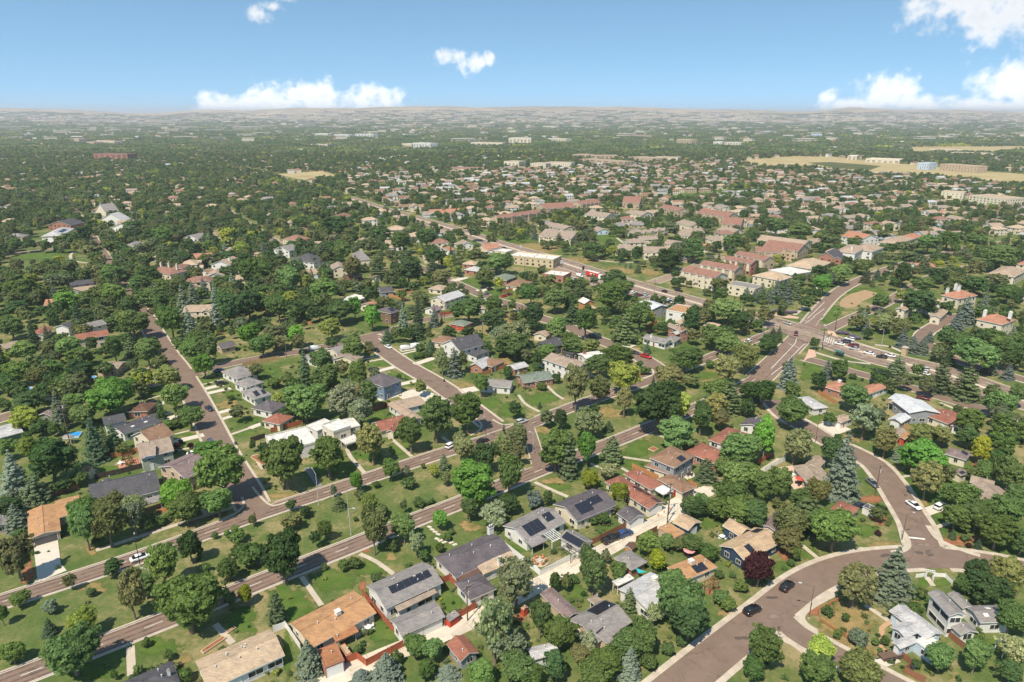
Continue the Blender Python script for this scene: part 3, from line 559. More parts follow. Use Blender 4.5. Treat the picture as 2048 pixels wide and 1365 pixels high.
DOORS = [unit_door(plain('door_'+k, c, .4)) for k, c in (('red', (.4, .03, .02)), ('wood', (.2, .09, .04)), ('white', (.7, .7, .68)), ('dark', (.05, .05, .06)))]
def unit_garage(w, mat):
    mb = MB()
    for k in range(4): mb.box((-w/2, -.05, k*.54+.02), (w/2, .03, k*.54+.52), 0)
    mb.box((-w/2, -.02, 0), (w/2, .02, 2.2), 1); mb.box((-w/2-.12, -.07, 0), (-w/2, .02, 2.3), 2); mb.box((w/2, -.07, 0), (w/2+.12, .02, 2.3), 2); mb.box((-w/2, -.07, 2.2), (w/2, .02, 2.3), 2)
    return mb.mesh('garage_door', [mat, plain('garage_gap', (.2, .2, .2)), TRIM])
GAR = {('w', 1): unit_garage(2.6, plain('garage_white', (.70, .69, .66), .5)), ('w', 2): unit_garage(4.9, plain('garage_white', (.7, .69, .66), .5)), ('d', 2): unit_garage(4.9, plain('garage_dark', (.09, .085, .09), .5)), ('b', 2): unit_garage(4.9, plain('garage_brown', (.22, .13, .08), .5)), ('d', 1): unit_garage(2.6, plain('garage_dark', (.09, .085, .09), .5))}
def unit_panel():
    mb = MB(); mb.box((-.5, -.5, .08), (.5, .5, .11), 0); mb.box((-.485, -.485, .1105), (.485, .485, .114), 1); mb.box((-.4, -.4, -.02), (-.34, .4, .08), 0); mb.box((.34, -.4, -.02), (.4, .4, .08), 0)
    m, nt, b = bsdf('solar_cell', .22, .5); p = nd(nt, 'ShaderNodeTexCoord').outputs['Object']
    br = nd(nt, 'ShaderNodeTexBrick'); lk(nt, p, br.inputs['Vector']); br.inputs['Scale'].default_value = 1; br.offset = 0; br.inputs['Brick Width'].default_value = .163; br.inputs['Row Height'].default_value = .1
    br.inputs['Mortar Size'].default_value = .006; br.inputs['Color1'].default_value = (.012, .014, .022, 1); br.inputs['Color2'].default_value = (.016, .018, .03, 1); br.inputs['Mortar'].default_value = (.05, .05, .06, 1)
    lk(nt, br.outputs[0], b.inputs['Base Color'])
    return mb.mesh('solar_panel', [plain('panel_frame', (.03, .03, .035), .4, .5), m])
PANEL = unit_panel()
def unit_chimney(mat):
    mb = MB(); mb.box((-.5, -.4, 0), (.5, .4, 1)); mb.box((-.56, -.46, .9), (.56, .46, 1.0)); mb.cyl((-.2, 0, 1), (-.2, 0, 1.18), .13, n=8); mb.cyl((.2, 0, 1), (.2, 0, 1.18), .13, n=8)
    return mb.mesh('chimney', mat)
CHIM = {'white': unit_chimney(wall_mat('white')), 'brick': unit_chimney(wall_mat('brick')), 'tan': unit_chimney(wall_mat('cream'))}
def unit_vent():
    mb = MB(); mb.cyl((0, 0, -.1), (0, 0, .45), .09, n=8); mb.cyl((0, 0, .45), (0, 0, .55), .16, .12, n=8); return mb.mesh('roof_vent', mottled('vent_metal', (.55, .54, .52), .15, 3, .5, .4))
VENT = unit_vent()
def unit_cooler():
    mb = MB(); mb.box((-.55, -.55, .15), (.55, .55, 1.05)); mb.box((-.62, -.62, 1.05), (.62, .62, 1.12))
    for k in range(6): mb.box((-.5, -.58, .25+k*.12), (.5, -.551, .31+k*.12))
    for sx in (-.45, .45):
        for sy in (-.45, .45): mb.box((sx-.05, sy-.05, -.1), (sx+.05, sy+.05, .15))
    return mb.mesh('roof_cooler', mottled('cooler_paint', (.66, .62, .54), .12, 2, .6))
COOL = unit_cooler()
def unit_sky():
    mb = MB(); mb.box((-.5, -.4, -.05), (.5, .4, .14), 0); mb.box((-.43, -.33, .141), (.43, .33, .16), 1); return mb.mesh('skylight', [TRIM, plain('skylight_pane', (.55, .58, .6), .15, .5)])
SKYL = unit_sky()

HOUSES = []
def block(parent, spec, detail=2):
    """one roofed block: t, type, eave height, A, B, C (roof corners in the picture at eave height), roof, wall, options"""
    t, typ, ze, A, B, C, rk, wk = spec[:8]; op = spec[8] if len(spec) > 8 else {}
    A = TW(t, *A, ze); B = TW(t, *B, ze); C = TW(t, *C, ze)
    ex = (B-A); L = ex.length; ex.normalize(); ey = (C-B)-ex*(C-B).dot(ex); Wd = ey.length; ey.normalize()
    L = min(L, 150); Wd = min(Wd, 45 if ze < 12 else 28)
    base = parent.location
    return block_w(parent, Vector((A.x, A.y, 0)), ex, ey, L, Wd, typ, ze, rk, wk, op, detail)
def block_w(parent, O, ex, ey, L, Wd, typ, ze, rk, wk, op, detail):
    base = Vector(parent.location)
    def P(u, v, z): return O+ex*u+ey*v+Vector((0, 0, z))-base
    flip = ex.cross(ey).z < 0
    pitch = op.get('pitch', .36 if typ in ('gable', 'hip') else 0)
    rise = pitch*Wd/2; ov = op.get('ov', .45 if typ != 'flat' else .12)
    ov = min(ov, L*.2, Wd*.2)
    th = .2; wm = wall_mat(wk); rm = roof_mat(rk)
    def fx(q): return q[::-1] if flip else q
    # walls
    mb = MB(); u0, u1, v0, v1 = ov, L-ov, ov, Wd-ov; zt = ze+ (ov*pitch if typ in ('gable', 'hip') else (.35 if typ == 'flat' else 0)) - th*.6 - (0.1 if typ=='hip' else 0)
    zb = op.get('zb', -.4)
    if op.get('open'):                                     # a roof on posts
        pass
    else:
        cs = [(u0, v0), (u1, v0), (u1, v1), (u0, v1)]
        for i in range(4):
            a = cs[i]; b = cs[(i+1) % 4]
            q = [P(*a, zb), P(*b, zb), P(*b, zt), P(*a, zt)]
            if typ == 'gable' and i in (1, 3): q.insert(3, P((a[0]+b[0])/2, Wd/2, ze+rise-th*.7))
            if typ == 'shed' and i in (1, 3):
                q = [P(*a, zb), P(*b, zb), P(*b, ze-th + rise*2*0 + op.get('drop', .5)*(1-b[1]/Wd)), P(*a, ze-th+op.get('drop', .5)*(1-a[1]/Wd))]
            if typ == 'shed' and i == 0: q = [P(*a, zb), P(*b, zb), P(*b, ze-th+op.get('drop', .5)*(1-ov/Wd)), P(*a, ze-th+op.get('drop', .5)*(1-ov/Wd))]
            mb.face(fx(q))
        link('wall', mb.mesh('wall', wm), parent)
    # roof
    mb = MB(); tm = 1
    if typ == 'flat':
        z0 = ze-.1
        mb.box((0, 0, 0), (1, 1, 1), 0, lambda p: P(p[0]*L*.98+L*.01, p[1]*Wd*.98+Wd*.01, z0+.12*p[2]))
        pm = 1; k = op.get('par', .35)
        if k:
            for a, b, c, d in ((0, L, 0, .22), (0, L, Wd-.22, Wd), (0, .22, .22, Wd-.22), (L-.22, L, .22, Wd-.22)):
                mb.box((a, c, z0-.1), (b, d, ze+k), 1, lambda p: P(*p))
    elif typ == 'shed':
        dz = op.get('drop', .5)
        mb.hexa([P(0, 0, ze+dz-th), P(L, 0, ze+dz-th), P(L, Wd, ze-th), P(0, Wd, ze-th), P(0, 0, ze+dz), P(L, 0, ze+dz), P(L, Wd, ze), P(0, Wd, ze)])
    else:
        hi = min(Wd/2, L*.45) if typ == 'hip' else 0
        h0 = hi if op.get('hipa', True) else 0; h1 = hi if op.get('hipb', True) else 0
        zr = ze+rise
        a, b, c, d = P(0, 0, ze), P(L, 0, ze), P(L, Wd, ze), P(0, Wd, ze); r0, r1 = P(h0, Wd/2, zr), P(L-h1, Wd/2, zr)
        mb.face(fx([a, b, r1, r0])); mb.face(fx([c, d, r0, r1]))
        dn = Vector((0, 0, th))
        if h1: mb.face(fx([b, c, r1]))
        if h0: mb.face(fx([d, a, r0]))
        # fascia and soffit
        if h1 or h0 or True:
            for p, q in ((a, b), (c, d)): mb.face(fx([p-dn, q-dn, q, p]), 1)
            for p, q, r, hh in ((b, c, r1, h1), (d, a, r0, h0)):
                if hh: mb.face(fx([p-dn, q-dn, q, p]), 1)
                else: mb.face(fx([p-dn, r-dn, r, p]), 1); mb.face(fx([r-dn, q-dn, q, r]), 1)
            if typ == 'hip' and h0 and h1: mb.face(fx([a-dn, d-dn, c-dn, b-dn]), 1)
            else: mb.face(fx([a-dn, r0-dn, r1-dn, b-dn]), 1); mb.face(fx([c-dn, r1-dn, r0-dn, d-dn]), 1)
    rmesh = mb.mesh('roof', [rm, wall_mat(op['parcol']) if 'parcol' in op else (TRIM if typ != 'flat' else (rm if rk == 'white' else wm))])
    ctr = P(L/2, Wd/2, 0)
    roof = link('roof', rmesh, parent)
    if detail >= 2 and typ in ('gable', 'hip') and L > 5 and not op.get('open'):      # ridge cap
        hi = min(Wd/2, L*.45) if typ == 'hip' else 0
        mb = MB(); q0, q1 = P(hi if op.get('hipa', True) else 0, Wd/2, ze+rise+.03), P(L-(hi if op.get('hipb', True) else 0), Wd/2, ze+rise+.03)
        mb.cyl(q0, q1, .11, n=5); link('ridge_cap', mb.mesh('ridge_cap', rm), roof)
    def on_roof(u, v):
        """fractions along and across; gives point and the slope's tilt sign"""
        if typ in ('gable', 'hip'):
            d = min(v, 1-v)*Wd; return P(u*L, v*Wd, ze+d*pitch), (1 if v < .5 else -1)
        if typ == 'shed': return P(u*L, v*Wd, ze+op.get('drop', .5)*(1-v)), 0
        return P(u*L, v*Wd, ze+.03), 0
    ang = math.atan2(ex.y, ex.x)
    for (side, ua, ub, va, vb) in op.get('solar', []):
        # grid of modules on one slope (side: 0 towards AB edge, 1 towards the far edge); v is the fraction eave -> ridge
        tl = math.atan(pitch); SL = Wd/2/math.cos(tl)
        n = max(1, round((ub-ua)*L/1.68)); mrows = max(1, round((vb-va)*SL/1.02)); du = (ub-ua)*L/n; dv = (vb-va)*SL/mrows
        for i in range(n):
            for j in range(mrows):
                u = ua*L+(i+.5)*du; sv = va*SL+(j+.5)*dv; v = sv*math.cos(tl); vv = v if side == 0 else Wd-v
                p = P(u, vv, ze+sv*math.sin(tl))
                X = ex; Y = (ey if side == 0 else -ey)*math.cos(tl)+Vector((0, 0, math.sin(tl))); Z = X.cross(Y)
                if Z.z < 0: X = -X; Z = -Z
                M = Matrix((( *(X*(du*.97)), 0), (*(Y*(dv*.97)), 0), (*Z, 0), (0, 0, 0, 1))).transposed()
                M.translation = p
                o = link('solar_panel', PANEL, roof); o.matrix_local = M
    for (u, v, sz, h, k) in op.get('chim', []):
        p, _ = on_roof(u, v); o = link('chimney', CHIM[k], roof, p-Vector((0, 0, 1.0)), (0, 0, ang), (sz, sz, h+1.0))
    for (u, v) in op.get('cool', []):
        p, _ = on_roof(u, v); link('roof_cooler', COOL, roof, p, (0, 0, ang))
    for (u, v) in op.get('skyl', []):
        p, s = on_roof(u, v); Y = (ey*(s or 1)) + Vector((0, 0, pitch)); Y.normalize(); X = ex; Z = X.cross(Y)
        if Z.z < 0: X = -X; Z = -Z
        M = Matrix(((*X, 0), (*Y, 0), (*Z, 0), (0, 0, 0, 1))).transposed(); M.translation = p; o = link('skylight', SKYL, roof); o.matrix_local = M
    r2 = random.Random(int(O.x*13+O.y*7))
    nv = op.get('vents', (3 if detail >= 2 and L*Wd > 60 else (1 if detail >= 2 else 0)))
    for _ in range(nv):
        p, _s = on_roof(r2.uniform(.15, .85), r2.choice([r2.uniform(.3, .46), r2.uniform(.54, .7)])); link('roof_vent', VENT, roof, p)
    for i in range(op.get('xg', 0)):                        # cross gables stepping along a row
        for sd_ in (0, 1):
            gw = min(4.6, L/op['xg']*.55); u_ = L*(i+.5)/op['xg']-gw/2; d_ = ey if sd_ == 0 else -ey
            O2 = O+ex*u_+(ey*(-.7) if sd_ == 0 else ey*(Wd+.7)); block_w(parent, O2, d_, ex, Wd*.42, gw, 'gable', ze+.1, rk, op.get('xgw', wk), dict(vents=0, pitch=.62, ov=.3, zb=0 if i % 2 else 3.0), 1)
    # openings
    if op.get('open'):
        mb = MB()
        for u in (ov+.1, L-ov-.1):
            for v in (ov+.1, Wd-ov-.1):
                m2 = MB(); q = P(u, v, 0); m2.cyl((0, 0, 0), (0, 0, ze-th), .09, n=6); link('post', m2.mesh('post', TRIM), parent, q)
        return roof
    gsides = op.get('gar', {}); gz = MB(); joined = detail < 2 and (base.length < 30 or base.y > 380)
    floors = 1 if ze < 4.4 else (2 if ze < 7.2 else min(7, int(ze/3)))
    for i, (a, b, nrm) in enumerate((((u0, v0), (u1, v0), -ey), ((u1, v0), (u1, v1), ex), ((u1, v1), (u0, v1), ey), ((u0, v1), (u0, v0), -ex))):
        pa, pb = P(*a, 0), P(*b, 0); mid = (pa+pb)/2+base
        if base.length > 30 and nrm.dot(Vector((0, 0, 0))-Vector((mid.x, mid.y, 0))) / max(mid.length, 1) < -.35: continue
        ln = (pb-pa).length; rz = math.atan2(nrm.y, nrm.x)+math.pi/2
        used = None
        if i in gsides:
            k, n = gsides[i][:2]; cnt = gsides[i][2] if len(gsides[i]) > 2 else 1; gw = 5.3 if n == 2 else 3.0
            tot = cnt*gw; sc_ = min(1, (ln-.3)/tot)
            for g in range(cnt):
                f = .5+(g-(cnt-1)/2)*gw*sc_/ln
                o = link('garage_door', GAR[(k, n)], parent, pa.lerp(pb, f)+nrm*.02, (0, 0, rz), (sc_, 1, min(1, (ze-.35)/2.3)))
            if tot > ln*.55: used = 'all'
        if op.get('nowin') or ln < 2.6: continue
        for fl in range(floors):
            if fl == 0 and used == 'all': continue
            zw = .95+fl*2.75; n = max(1, min(int(ln/(3.3 if detail >= 2 else 4.2)), 12))
            if mid.y > 1400: n = max(1, n//2)
            if zw+1.3 > ze+.1: continue
            for k in range(n):
                f = (k+.5)/n + r2.uniform(-.08, .08)/n
                if op.get('band'): sx, sz = ln/n*.8, 1.2
                else: sx, sz = r2.choice([1.0, 1.3, 1.3, 1.9]), r2.choice([1.1, 1.25, 1.4])
                sx = min(sx, ln/n*.8) if mid.y < 1400 else ln/n*.6
                if fl == 0 and i in op.get('door', (0, 2)) and k == n//2 and n > 1 and not op.get('nodoor') and detail >= 2 and i not in gsides:
                    link('door', r2.choice(DOORS), parent, pa.lerp(pb, f)+nrm*.02, (0, 0, rz)); continue
                wp = pa.lerp(pb, f)+Vector((0, 0, zw))
                if joined:                                   # too small to pick apart: one glazed part per block
                    tv = (pb-pa).normalized(); gz.hexa([wp+tv*a_*sx/2+nrm*b_+Vector((0, 0, c_)) for c_ in (0, sz) for a_, b_ in ((-1, -.05), (1, -.05), (1, .05), (-1, .05))], 0)
                    continue
                link('window', WIN, parent, wp+nrm*.01, (0, 0, rz), (sx, 1, sz))
    if gz.f: link('glazing', gz.mesh('glazing', glass_mat()), parent)['kind'] = 'stuff'
    return roof
def house(label, phrase, blocks, name='house', cat='house', detail=2, group=None):
    t, typ, ze, A, B, C = blocks[0][:6]
    a = TW(t, *A, ze); b = TW(t, *B, ze); c = TW(t, *C, ze); d = a+(c-b); ctr = (a+b+c+d)/4
    r = thing(name, label, cat, (ctr.x, ctr.y, 0), 0, group)
    for s in blocks:
        block(r, s, detail)
        q = [TW(s[0], *s[k], s[2]) for k in (3, 4, 5)]; m = (q[0]+q[2])/2
        n = max(1, min(20, int(((q[0]-q[1]).length)/8)))
        w2 = min(22, (q[2]-q[1]).length/2)
        for k in range(n): 
            f = (k+.5)/n; p = q[0].lerp(q[1], f)+(q[2]-q[1])/2; AVOID.append((p.x, p.y, max(3.5, w2+.8)))
    LAND.append((ctr.x, ctr.y, phrase)); return r
g, h, f, sd = 'gable', 'hip', 'flat', 'shed'
LOW = dict(pitch=.2)
def o(**k): return k
# ---- foreground, bottom left
house('long low house with orange-brown shingles and dark double garage', 'the orange-roofed garage house', [('t1', g, 2.8, (212, 296), (203, 86), (430, 18), 'orange', 'tan', o(pitch=.2, gar={3: ('d', 2)})), ('t1', g, 2.8, (420, 138), (608, 88), (600, -40), 'orange', 'tan', o(pitch=.2))])
house('small grey-roofed garage at the edge of shrubs beside the orange-brown house', 'the small grey garage', [('t1', g, 2.6, (-60, 215), (-55, 100), (72, 92), 'grey', 'tan')], 'garage', 'garage')
house('white-walled house under beige concrete roof tiles with white vent caps', 'the beige tile-roofed house', [('t2', g, 2.9, (-412, 1205), (148, 965), (242, 1172), 'sand', 'white', o(pitch=.3, vents=8, band=1))])
house('house with charcoal hip roof and one white vent, beside a narrow walk', 'the charcoal hip-roofed house', [('t1', h, 2.8, (890, 1372), (1292, 1203), (1352, 1372), 'dgrey', 'grey', o(chim=[(.85, .6, .5, .7, 'white')]))])
house('ranch house with orange-tan shingles, white roof cooler and brown patio roof', 'the orange-tan ranch house', [('t2', g, 2.8, (293, 925), (772, 680), (917, 860), 'orange', 'cream', o(pitch=.22, cool=[(.55, .58)], vents=5)), ('t2', sd, 2.6, (605, 1010), (775, 932), (797, 992), 'rust', 'white', o(drop=.25, open=1))])
house('rust-brown flat-roofed garage with wide white door on the alley', 'the rust-roofed garage', [('t2', f, 2.8, (502, 1122), (646, 1068), (722, 1195), 'rust', 'brick', o(par=.08, gar={2: ('w', 2)}))], 'garage', 'garage')
house('white house with grey gable roof, long strip of solar panels and sunroom', 'the grey house with a solar strip', [('t2', g, 3.6, (868, 645), (1290, 463), (1436, 622), 'grey', 'white', o(pitch=.34, solar=[(1, .2, .9, .52, .93)], vents=7)), ('t2', sd, 2.7, (1040, 765), (1332, 625), (1392, 698), 'taupe', 'white', o(drop=.9, band=1))])
house('white garage with grey gable roof and two wide doors on the alley', 'the two-door white garage', [('t2', g, 2.9, (1043, 900), (1366, 760), (1446, 878), 'grey', 'white', o(pitch=.36, gar={2: ('w', 2, 2)}))], 'garage', 'garage')
house('house with dark slate-purple roof, two tall white chimneys and tan lean-to', 'the slate-roofed house with white chimneys', [('t2', h, 2.9, (1375, 430), (1790, 250), (1945, 395), 'slate', 'white', o(hipb=False, chim=[(.99, .08, 1.3, 2.2, 'white')], vents=5)), ('t2', sd, 2.6, (1690, 500), (1950, 395), (1995, 455), 'sand', 'white', o(drop=.5, chim=[(.52, .75, 1.1, 1.8, 'white')]))])
house('slate-purple hip-roofed garage beside the red fence and brown patio cover', 'the slate hip-roofed garage', [('t2', h, 2.9, (1530, 622), (1722, 543), (1802, 684), 'slate', 'white', o())], 'garage', 'garage')
house('small grey shed-garage with faded red gable roof and white side door', 'the red-roofed shed', [('t2', g, 2.6, (1468, 1078), (1574, 1212), (1708, 1135), 'red', 'grey', o(pitch=.5))], 'garage', 'garage')
house('tiny lean-to garden shed with red walls inside the red fence corner', 'the lean-to shed', [('t2', sd, 1.9, (1455, 882), (1530, 830), (1566, 862), 'grey', 'red', o(drop=.25, nowin=1, ov=.12))], 'shed', 'shed')
house('small tan flat-topped shed against the rust-brown garage', 'the tan flat shed', [('t2', f, 1.9, (668, 1092), (712, 1072), (762, 1150), 'tan', 'red', o(par=0, nowin=1))], 'shed', 'shed')
# ---- centre
house('white L-shaped house with grey roof, three solar arrays and white lattice pergola', 'the L-shaped grey house with solar panels', [('t3', g, 3.0, (18, 194), (310, 52), (456, 186), 'grey', 'white', o(pitch=.36, solar=[(1, .14, .55, .18, .92), (1, .66, .86, .45, .98)], vents=4)), ('t3', g, 2.8, (440, 282), (596, 372), (696, 308), 'grey', 'white', o(pitch=.4, solar=[(0, .08, .95, .12, .9)], gar={1: ('w', 1)})), ('t3', sd, 2.7, (176, 305), (286, 258), (352, 306), 'grey', 'white', o(drop=.2, open=1))])
house('cream house with dark slate roof carrying a stepped block of solar panels', 'the dark-roofed solar house', [('t3', g, 3.1, (395, 32), (690, -85), (858, 44), 'slate', 'cream', o(pitch=.34, solar=[(1, .18, .5, .25, .9), (1, .5, .8, .5, .95)])), ('t3', sd, 2.7, (585, 102), (790, 25), (838, 72), 'slate', 'cream', o(drop=.6))])
house('small white garage with dark gable roof and white door on the alley', 'the small dark-roofed garage', [('t3', g, 2.6, (870, 98), (970, 170), (1080, 108), 'slate', 'white', o(pitch=.42, gar={1: ('w', 2)}))], 'garage', 'garage')
house('house with red-brown hip roof, scattered solar panels and alley garage door', 'the red-brown solar house', [('t7', h, 2.9, (814, 1106), (1162, 1322), (1272, 1258), 'red', 'cream', o(pitch=.3, hipb=False, solar=[(1, .42, .62, .2, .85), (1, .64, .76, .3, .7), (1, .84, .98, .3, .85)], gar={1: ('w', 2)})), ('t7', h, 2.9, (960, 1045), (1060, 1005), (1215, 1155), 'red', 'cream', o(pitch=.25))])
house('two-storey house with brown hip roof and solar panels over grey upper walls', 'the two-storey brown hip-roofed house', [('t7', h, 5.8, (1165, 920), (1332, 825), (1502, 915), 'brown', 'grey', o(pitch=.3, solar=[(1, .38, .62, .1, .55)], vents=2)), ('t7', h, 2.9, (1128, 985), (1172, 950), (1345, 1060), 'brown', 'cream', o(pitch=.2)), ('t7', h, 2.8, (1225, 1085), (1420, 1196), (1522, 1140), 'brown', 'cream', o(pitch=.3, gar={1: ('d', 2)}))])
house('wide house with brick-red roof wrapped by trees behind the two-storey house', 'the wide brick-red roofed house', [('t7', h, 2.9, (1440, 872), (1570, 800), (1778, 985), 'red', 'brick', o(pitch=.28))])
house('white house with orange-red hip roof beside a white yard wall', 'the orange-red hip-roofed house', [('t7', h, 2.9, (1622, 778), (1776, 680), (1938, 770), 'red', 'white', o(pitch=.3))])
house('house with dark slate roof half hidden by the bright green tree', 'the dark slate house', [('t7', g, 2.8, (1868, 662), (1936, 608), (2070, 705), 'slate', 'white', o())])
house('navy garage with tan gable roof and lit yard gate', 'the navy garage', [('t3', g, 2.9, (1288, 166), (1410, 230), (1517, 170), 'tan', 'navy', o(pitch=.36, gar={1: ('w', 1)}))], 'garage', 'garage')
house('flat tan carport roof joined to the navy garage', 'the tan carport', [('t3', f, 2.4, (1183, 212), (1310, 290), (1394, 252), 'orange', 'tan', o(par=0, nowin=1))], 'garage', 'carport')
house('navy-blue house with tan gable roofs, white trim and solar panels', 'the navy house with tan roofs', [('t3', g, 3.2, (1662, 192), (1792, 272), (1872, 214), 'tan', 'navy', o(pitch=.5)), ('t3', g, 3.0, (1638, 342), (1905, 205), (2085, 330), 'tan', 'navy', o(pitch=.42, solar=[(1, .22, .36, .3, .8), (0, .75, .95, .3, .8)])), ('t3', g, 2.9, (1850, 480), (1935, 390), (2020, 430), 'tan', 'navy', o(pitch=.5))])
house('ranch house with orange-brown hip roof, cooler and diagonal block of solar panels', 'the orange-brown solar ranch', [('t3', h, 2.8, (1248, 505), (1500, 405), (1648, 495), 'orange', 'cream', o(pitch=.26, cool=[(.5, .4)], solar=[(1, .42, .75, .15, .9)]))])
house('square garage with grey pyramid roof and red walls by the alley', 'the grey pyramid-roofed garage', [('t3', h, 2.7, (848, 432), (967, 370), (1106, 460), 'grey', 'brick', o(pitch=.3, nowin=1))], 'garage', 'garage')
house('white house with pale grey roof, roof cooler and white flat porch', 'the pale grey-roofed house', [('t3', g, 2.9, (883, 668), (1125, 538), (1340, 738), 'lgrey', 'white', o(pitch=.24, cool=[(.75, .35)], solar=[(1, .52, .68, .3, .6)], vents=7)), ('t3', f, 2.6, (838, 610), (962, 553), (1000, 590), 'white', 'white', o(par=.05, open=1))])
house('house with grey shingle roof, two black solar arrays and long rear wing', 'the grey house with two black solar arrays', [('t3', g, 3.0, (513, 897), (780, 747), (987, 912), 'grey', 'tan', o(pitch=.34, solar=[(0, .0, .01, .0, .01)][:0] + [(0, .45, .98, .1, .9)])), ('t3', g, 3.0, (660, 1000), (760, 905), (880, 1015), 'grey', 'tan', o(pitch=.34, solar=[(0, .1, .6, .2, .8)])), ('t3', g, 2.6, (298, 702), (500, 893), (588, 832), 'mauve', 'tan', o(pitch=.32))])
house('small grey-brown gazebo roof on posts beside the lawn', 'the backyard gazebo', [('t3', h, 2.5, (654, 742), (715, 708), (767, 746), 'taupe', 'tan', o(open=1, pitch=.4))], 'gazebo', 'gazebo')
house('pale roofed house deep among bottom trees', 'the pale house among trees', [('t3', g, 2.8, (198, 1112), (400, 1060), (485, 1135), 'lgrey', 'white', o())])
house('narrow little orange garden shed with a red door', 'the orange garden shed', [('t3', g, 2.1, (150, 800), (178, 822), (216, 806), 'orange', 'red', o(nowin=1, ov=.12, pitch=.6))], 'shed', 'shed')
house('small brown-roofed alley shed with orange walls', 'the orange alley shed', [('t3', g, 2.2, (928, 352), (966, 314), (1014, 348), 'dbrown', 'orange', o(nowin=1, pitch=.5, ov=.2))], 'shed', 'shed')
# ---- bottom right
house('house with salmon-red hip roof beside red mulch beds', 'the salmon-roofed house', [('t4', h, 2.8, (545, 118), (672, 4), (782, 98), 'red', 'cream', o(pitch=.32))])
house('white storage shed with dark flat top by the parked dark car', 'the white storage shed', [('t4', f, 2.1, (838, 52), (878, 28), (918, 72), 'dgrey', 'white', o(par=0, nowin=1))], 'shed', 'shed')
house('pale blue house with light grey roof, white garage and white flat addition', 'the pale blue house', [('t4', g, 3.0, (1165, 787), (1450, 1000), (1328, 1052), 'lgrey', 'lblue', o(pitch=.34, vents=3)), ('t4', g, 3.0, (1046, 838), (1130, 800), (1215, 875), 'lgrey', 'lblue', o(pitch=.34)), ('t4', g, 3.0, (1048, 948), (1190, 888), (1285, 980), 'lgrey', 'lblue', o(pitch=.34)), ('t4', g, 2.7, (1056, 1062), (1190, 1008), (1252, 1062), 'lgrey', 'lblue', o(pitch=.34, gar={3: ('w', 1)})), ('t4', f, 2.8, (1228, 1050), (1332, 1005), (1532, 1112), 'white', 'lblue', o(par=.06, skyl=[(.5, .5)]))])
house('white two-storey house with grey roofs, skylights and triple gable windows', 'the white two-storey gabled house', [('t4', g, 5.8, (1328, 692), (1492, 868), (1610, 856), 'grey', 'white', o(pitch=.42, band=1)), ('t4', g, 3.1, (1600, 792), (1842, 786), (1858, 915), 'grey', 'white', o(pitch=.34, skyl=[(.3, .7), (.7, .62), (.55, .3)])), ('t4', g, 3.1, (1476, 700), (1590, 812), (1650, 782), 'grey', 'white', o(pitch=.45)), ('t4', g, 2.8, (1494, 936), (1576, 1010), (1722, 1000), 'grey', 'white', o(pitch=.36))])
house('white house with grey gables half hidden by dark spreading trees', 'the half-hidden grey house', [('t4', g, 2.9, (83, 192), (190, 78), (258, 150), 'mauve', 'white', o())])
# ---- left
house('house with long dark charcoal roof of several gables and front porch', 'the charcoal many-gabled house', [('t5', g, 3.4, (715, 1130), (1220, 1022), (1278, 1170), 'dgrey', 'white', o(pitch=.5)), ('t5', h, 3.0, (700, 1150), (815, 1085), (880, 1200), 'dgrey', 'white', o(pitch=.5)), ('t5', sd, 2.7, (1055, 1275), (1255, 1215), (1268, 1250), 'grey', 'white', o(drop=.4, open=1)), ('t5', g, 3.6, (1140, 1080), (1220, 1060), (1265, 1170), 'dgrey', 'white', o(pitch=.6))])
house('two-storey house with mauve-brown roof behind the bright green maple', 'the mauve-roofed house', [('t5', g, 5.0, (1232, 992), (1465, 890), (1562, 1035), 'mauve', 'tan', o(pitch=.34)), ('t5', g, 3.2, (1490, 918), (1590, 905), (1615, 985), 'mauve', 'tan', o())])
house('two-storey tan house with brown roofs and a pale blue gable dormer', 'the tan house with a blue dormer', [('t5', g, 5.2, (1020, 748), (1200, 676), (1300, 762), 'brown', 'cream', o(pitch=.5)), ('t5', g, 5.0, (1056, 825), (1312, 765), (1362, 862), 'taupe', 'sage', o(pitch=.5)), ('t5', g, 5.6, (1232, 835), (1140, 848), (1155, 905), 'taupe', 'lblue', o(pitch=.6, zb=4.4))])
house('low modern house with two levels of dark grey roof and skylights', 'the low dark grey house', [('t5', sd, 4.2, (795, 615), (970, 578), (992, 632), 'dgrey', 'white', o(drop=.4)), ('t5', g, 3.0, (870, 682), (1205, 572), (1236, 642), 'dgrey', 'white', o(pitch=.16, skyl=[(.3, .7), (.6, .7)]))])
house('brick house with dark brown hip roof next to the low grey house', 'the dark brown hip-roofed house', [('t5', h, 2.9, (985, 562), (1070, 490), (1162, 548), 'dbrown', 'brick', o(pitch=.4))])
house('tan-roofed low house by the clipped hedge', 'the low tan-roofed house', [('t5', g, 2.8, (848, 170), (1012, 168), (1028, 236), 'taupe', 'tan', o(pitch=.25)), ('t5', g, 2.8, (770, 215), (850, 200), (880, 240), 'taupe', 'tan', LOW)])
house('house with pale grey-green roof and white skylight', 'the grey-green roofed house', [('t5', g, 2.8, (-70, 690), (128, 640), (166, 722), 'lgrey', 'green', o(pitch=.2, skyl=[(.6, .75), (.6, .45)]))])
house('white gabled garage with dark roof near the blue round pool', 'the garage by the blue pool', [('z6', g, 2.8, (598, 622), (528, 735), (640, 762), 'dgrey', 'white', o(pitch=.5))], 'garage', 'garage')
house('house with mauve-grey gable roof and green walls behind the yellow-green tree', 'the green-walled house', [('z6', g, 2.9, (478, 985), (610, 915), (690, 985), 'mauve', 'green', o())])
house('white cottage with grey hip roof and blue door on the corner lot', 'the white corner cottage', [('t5', h, 3.0, (1722, 246), (1885, 200), (1958, 275), 'grey', 'white', o(pitch=.4))])
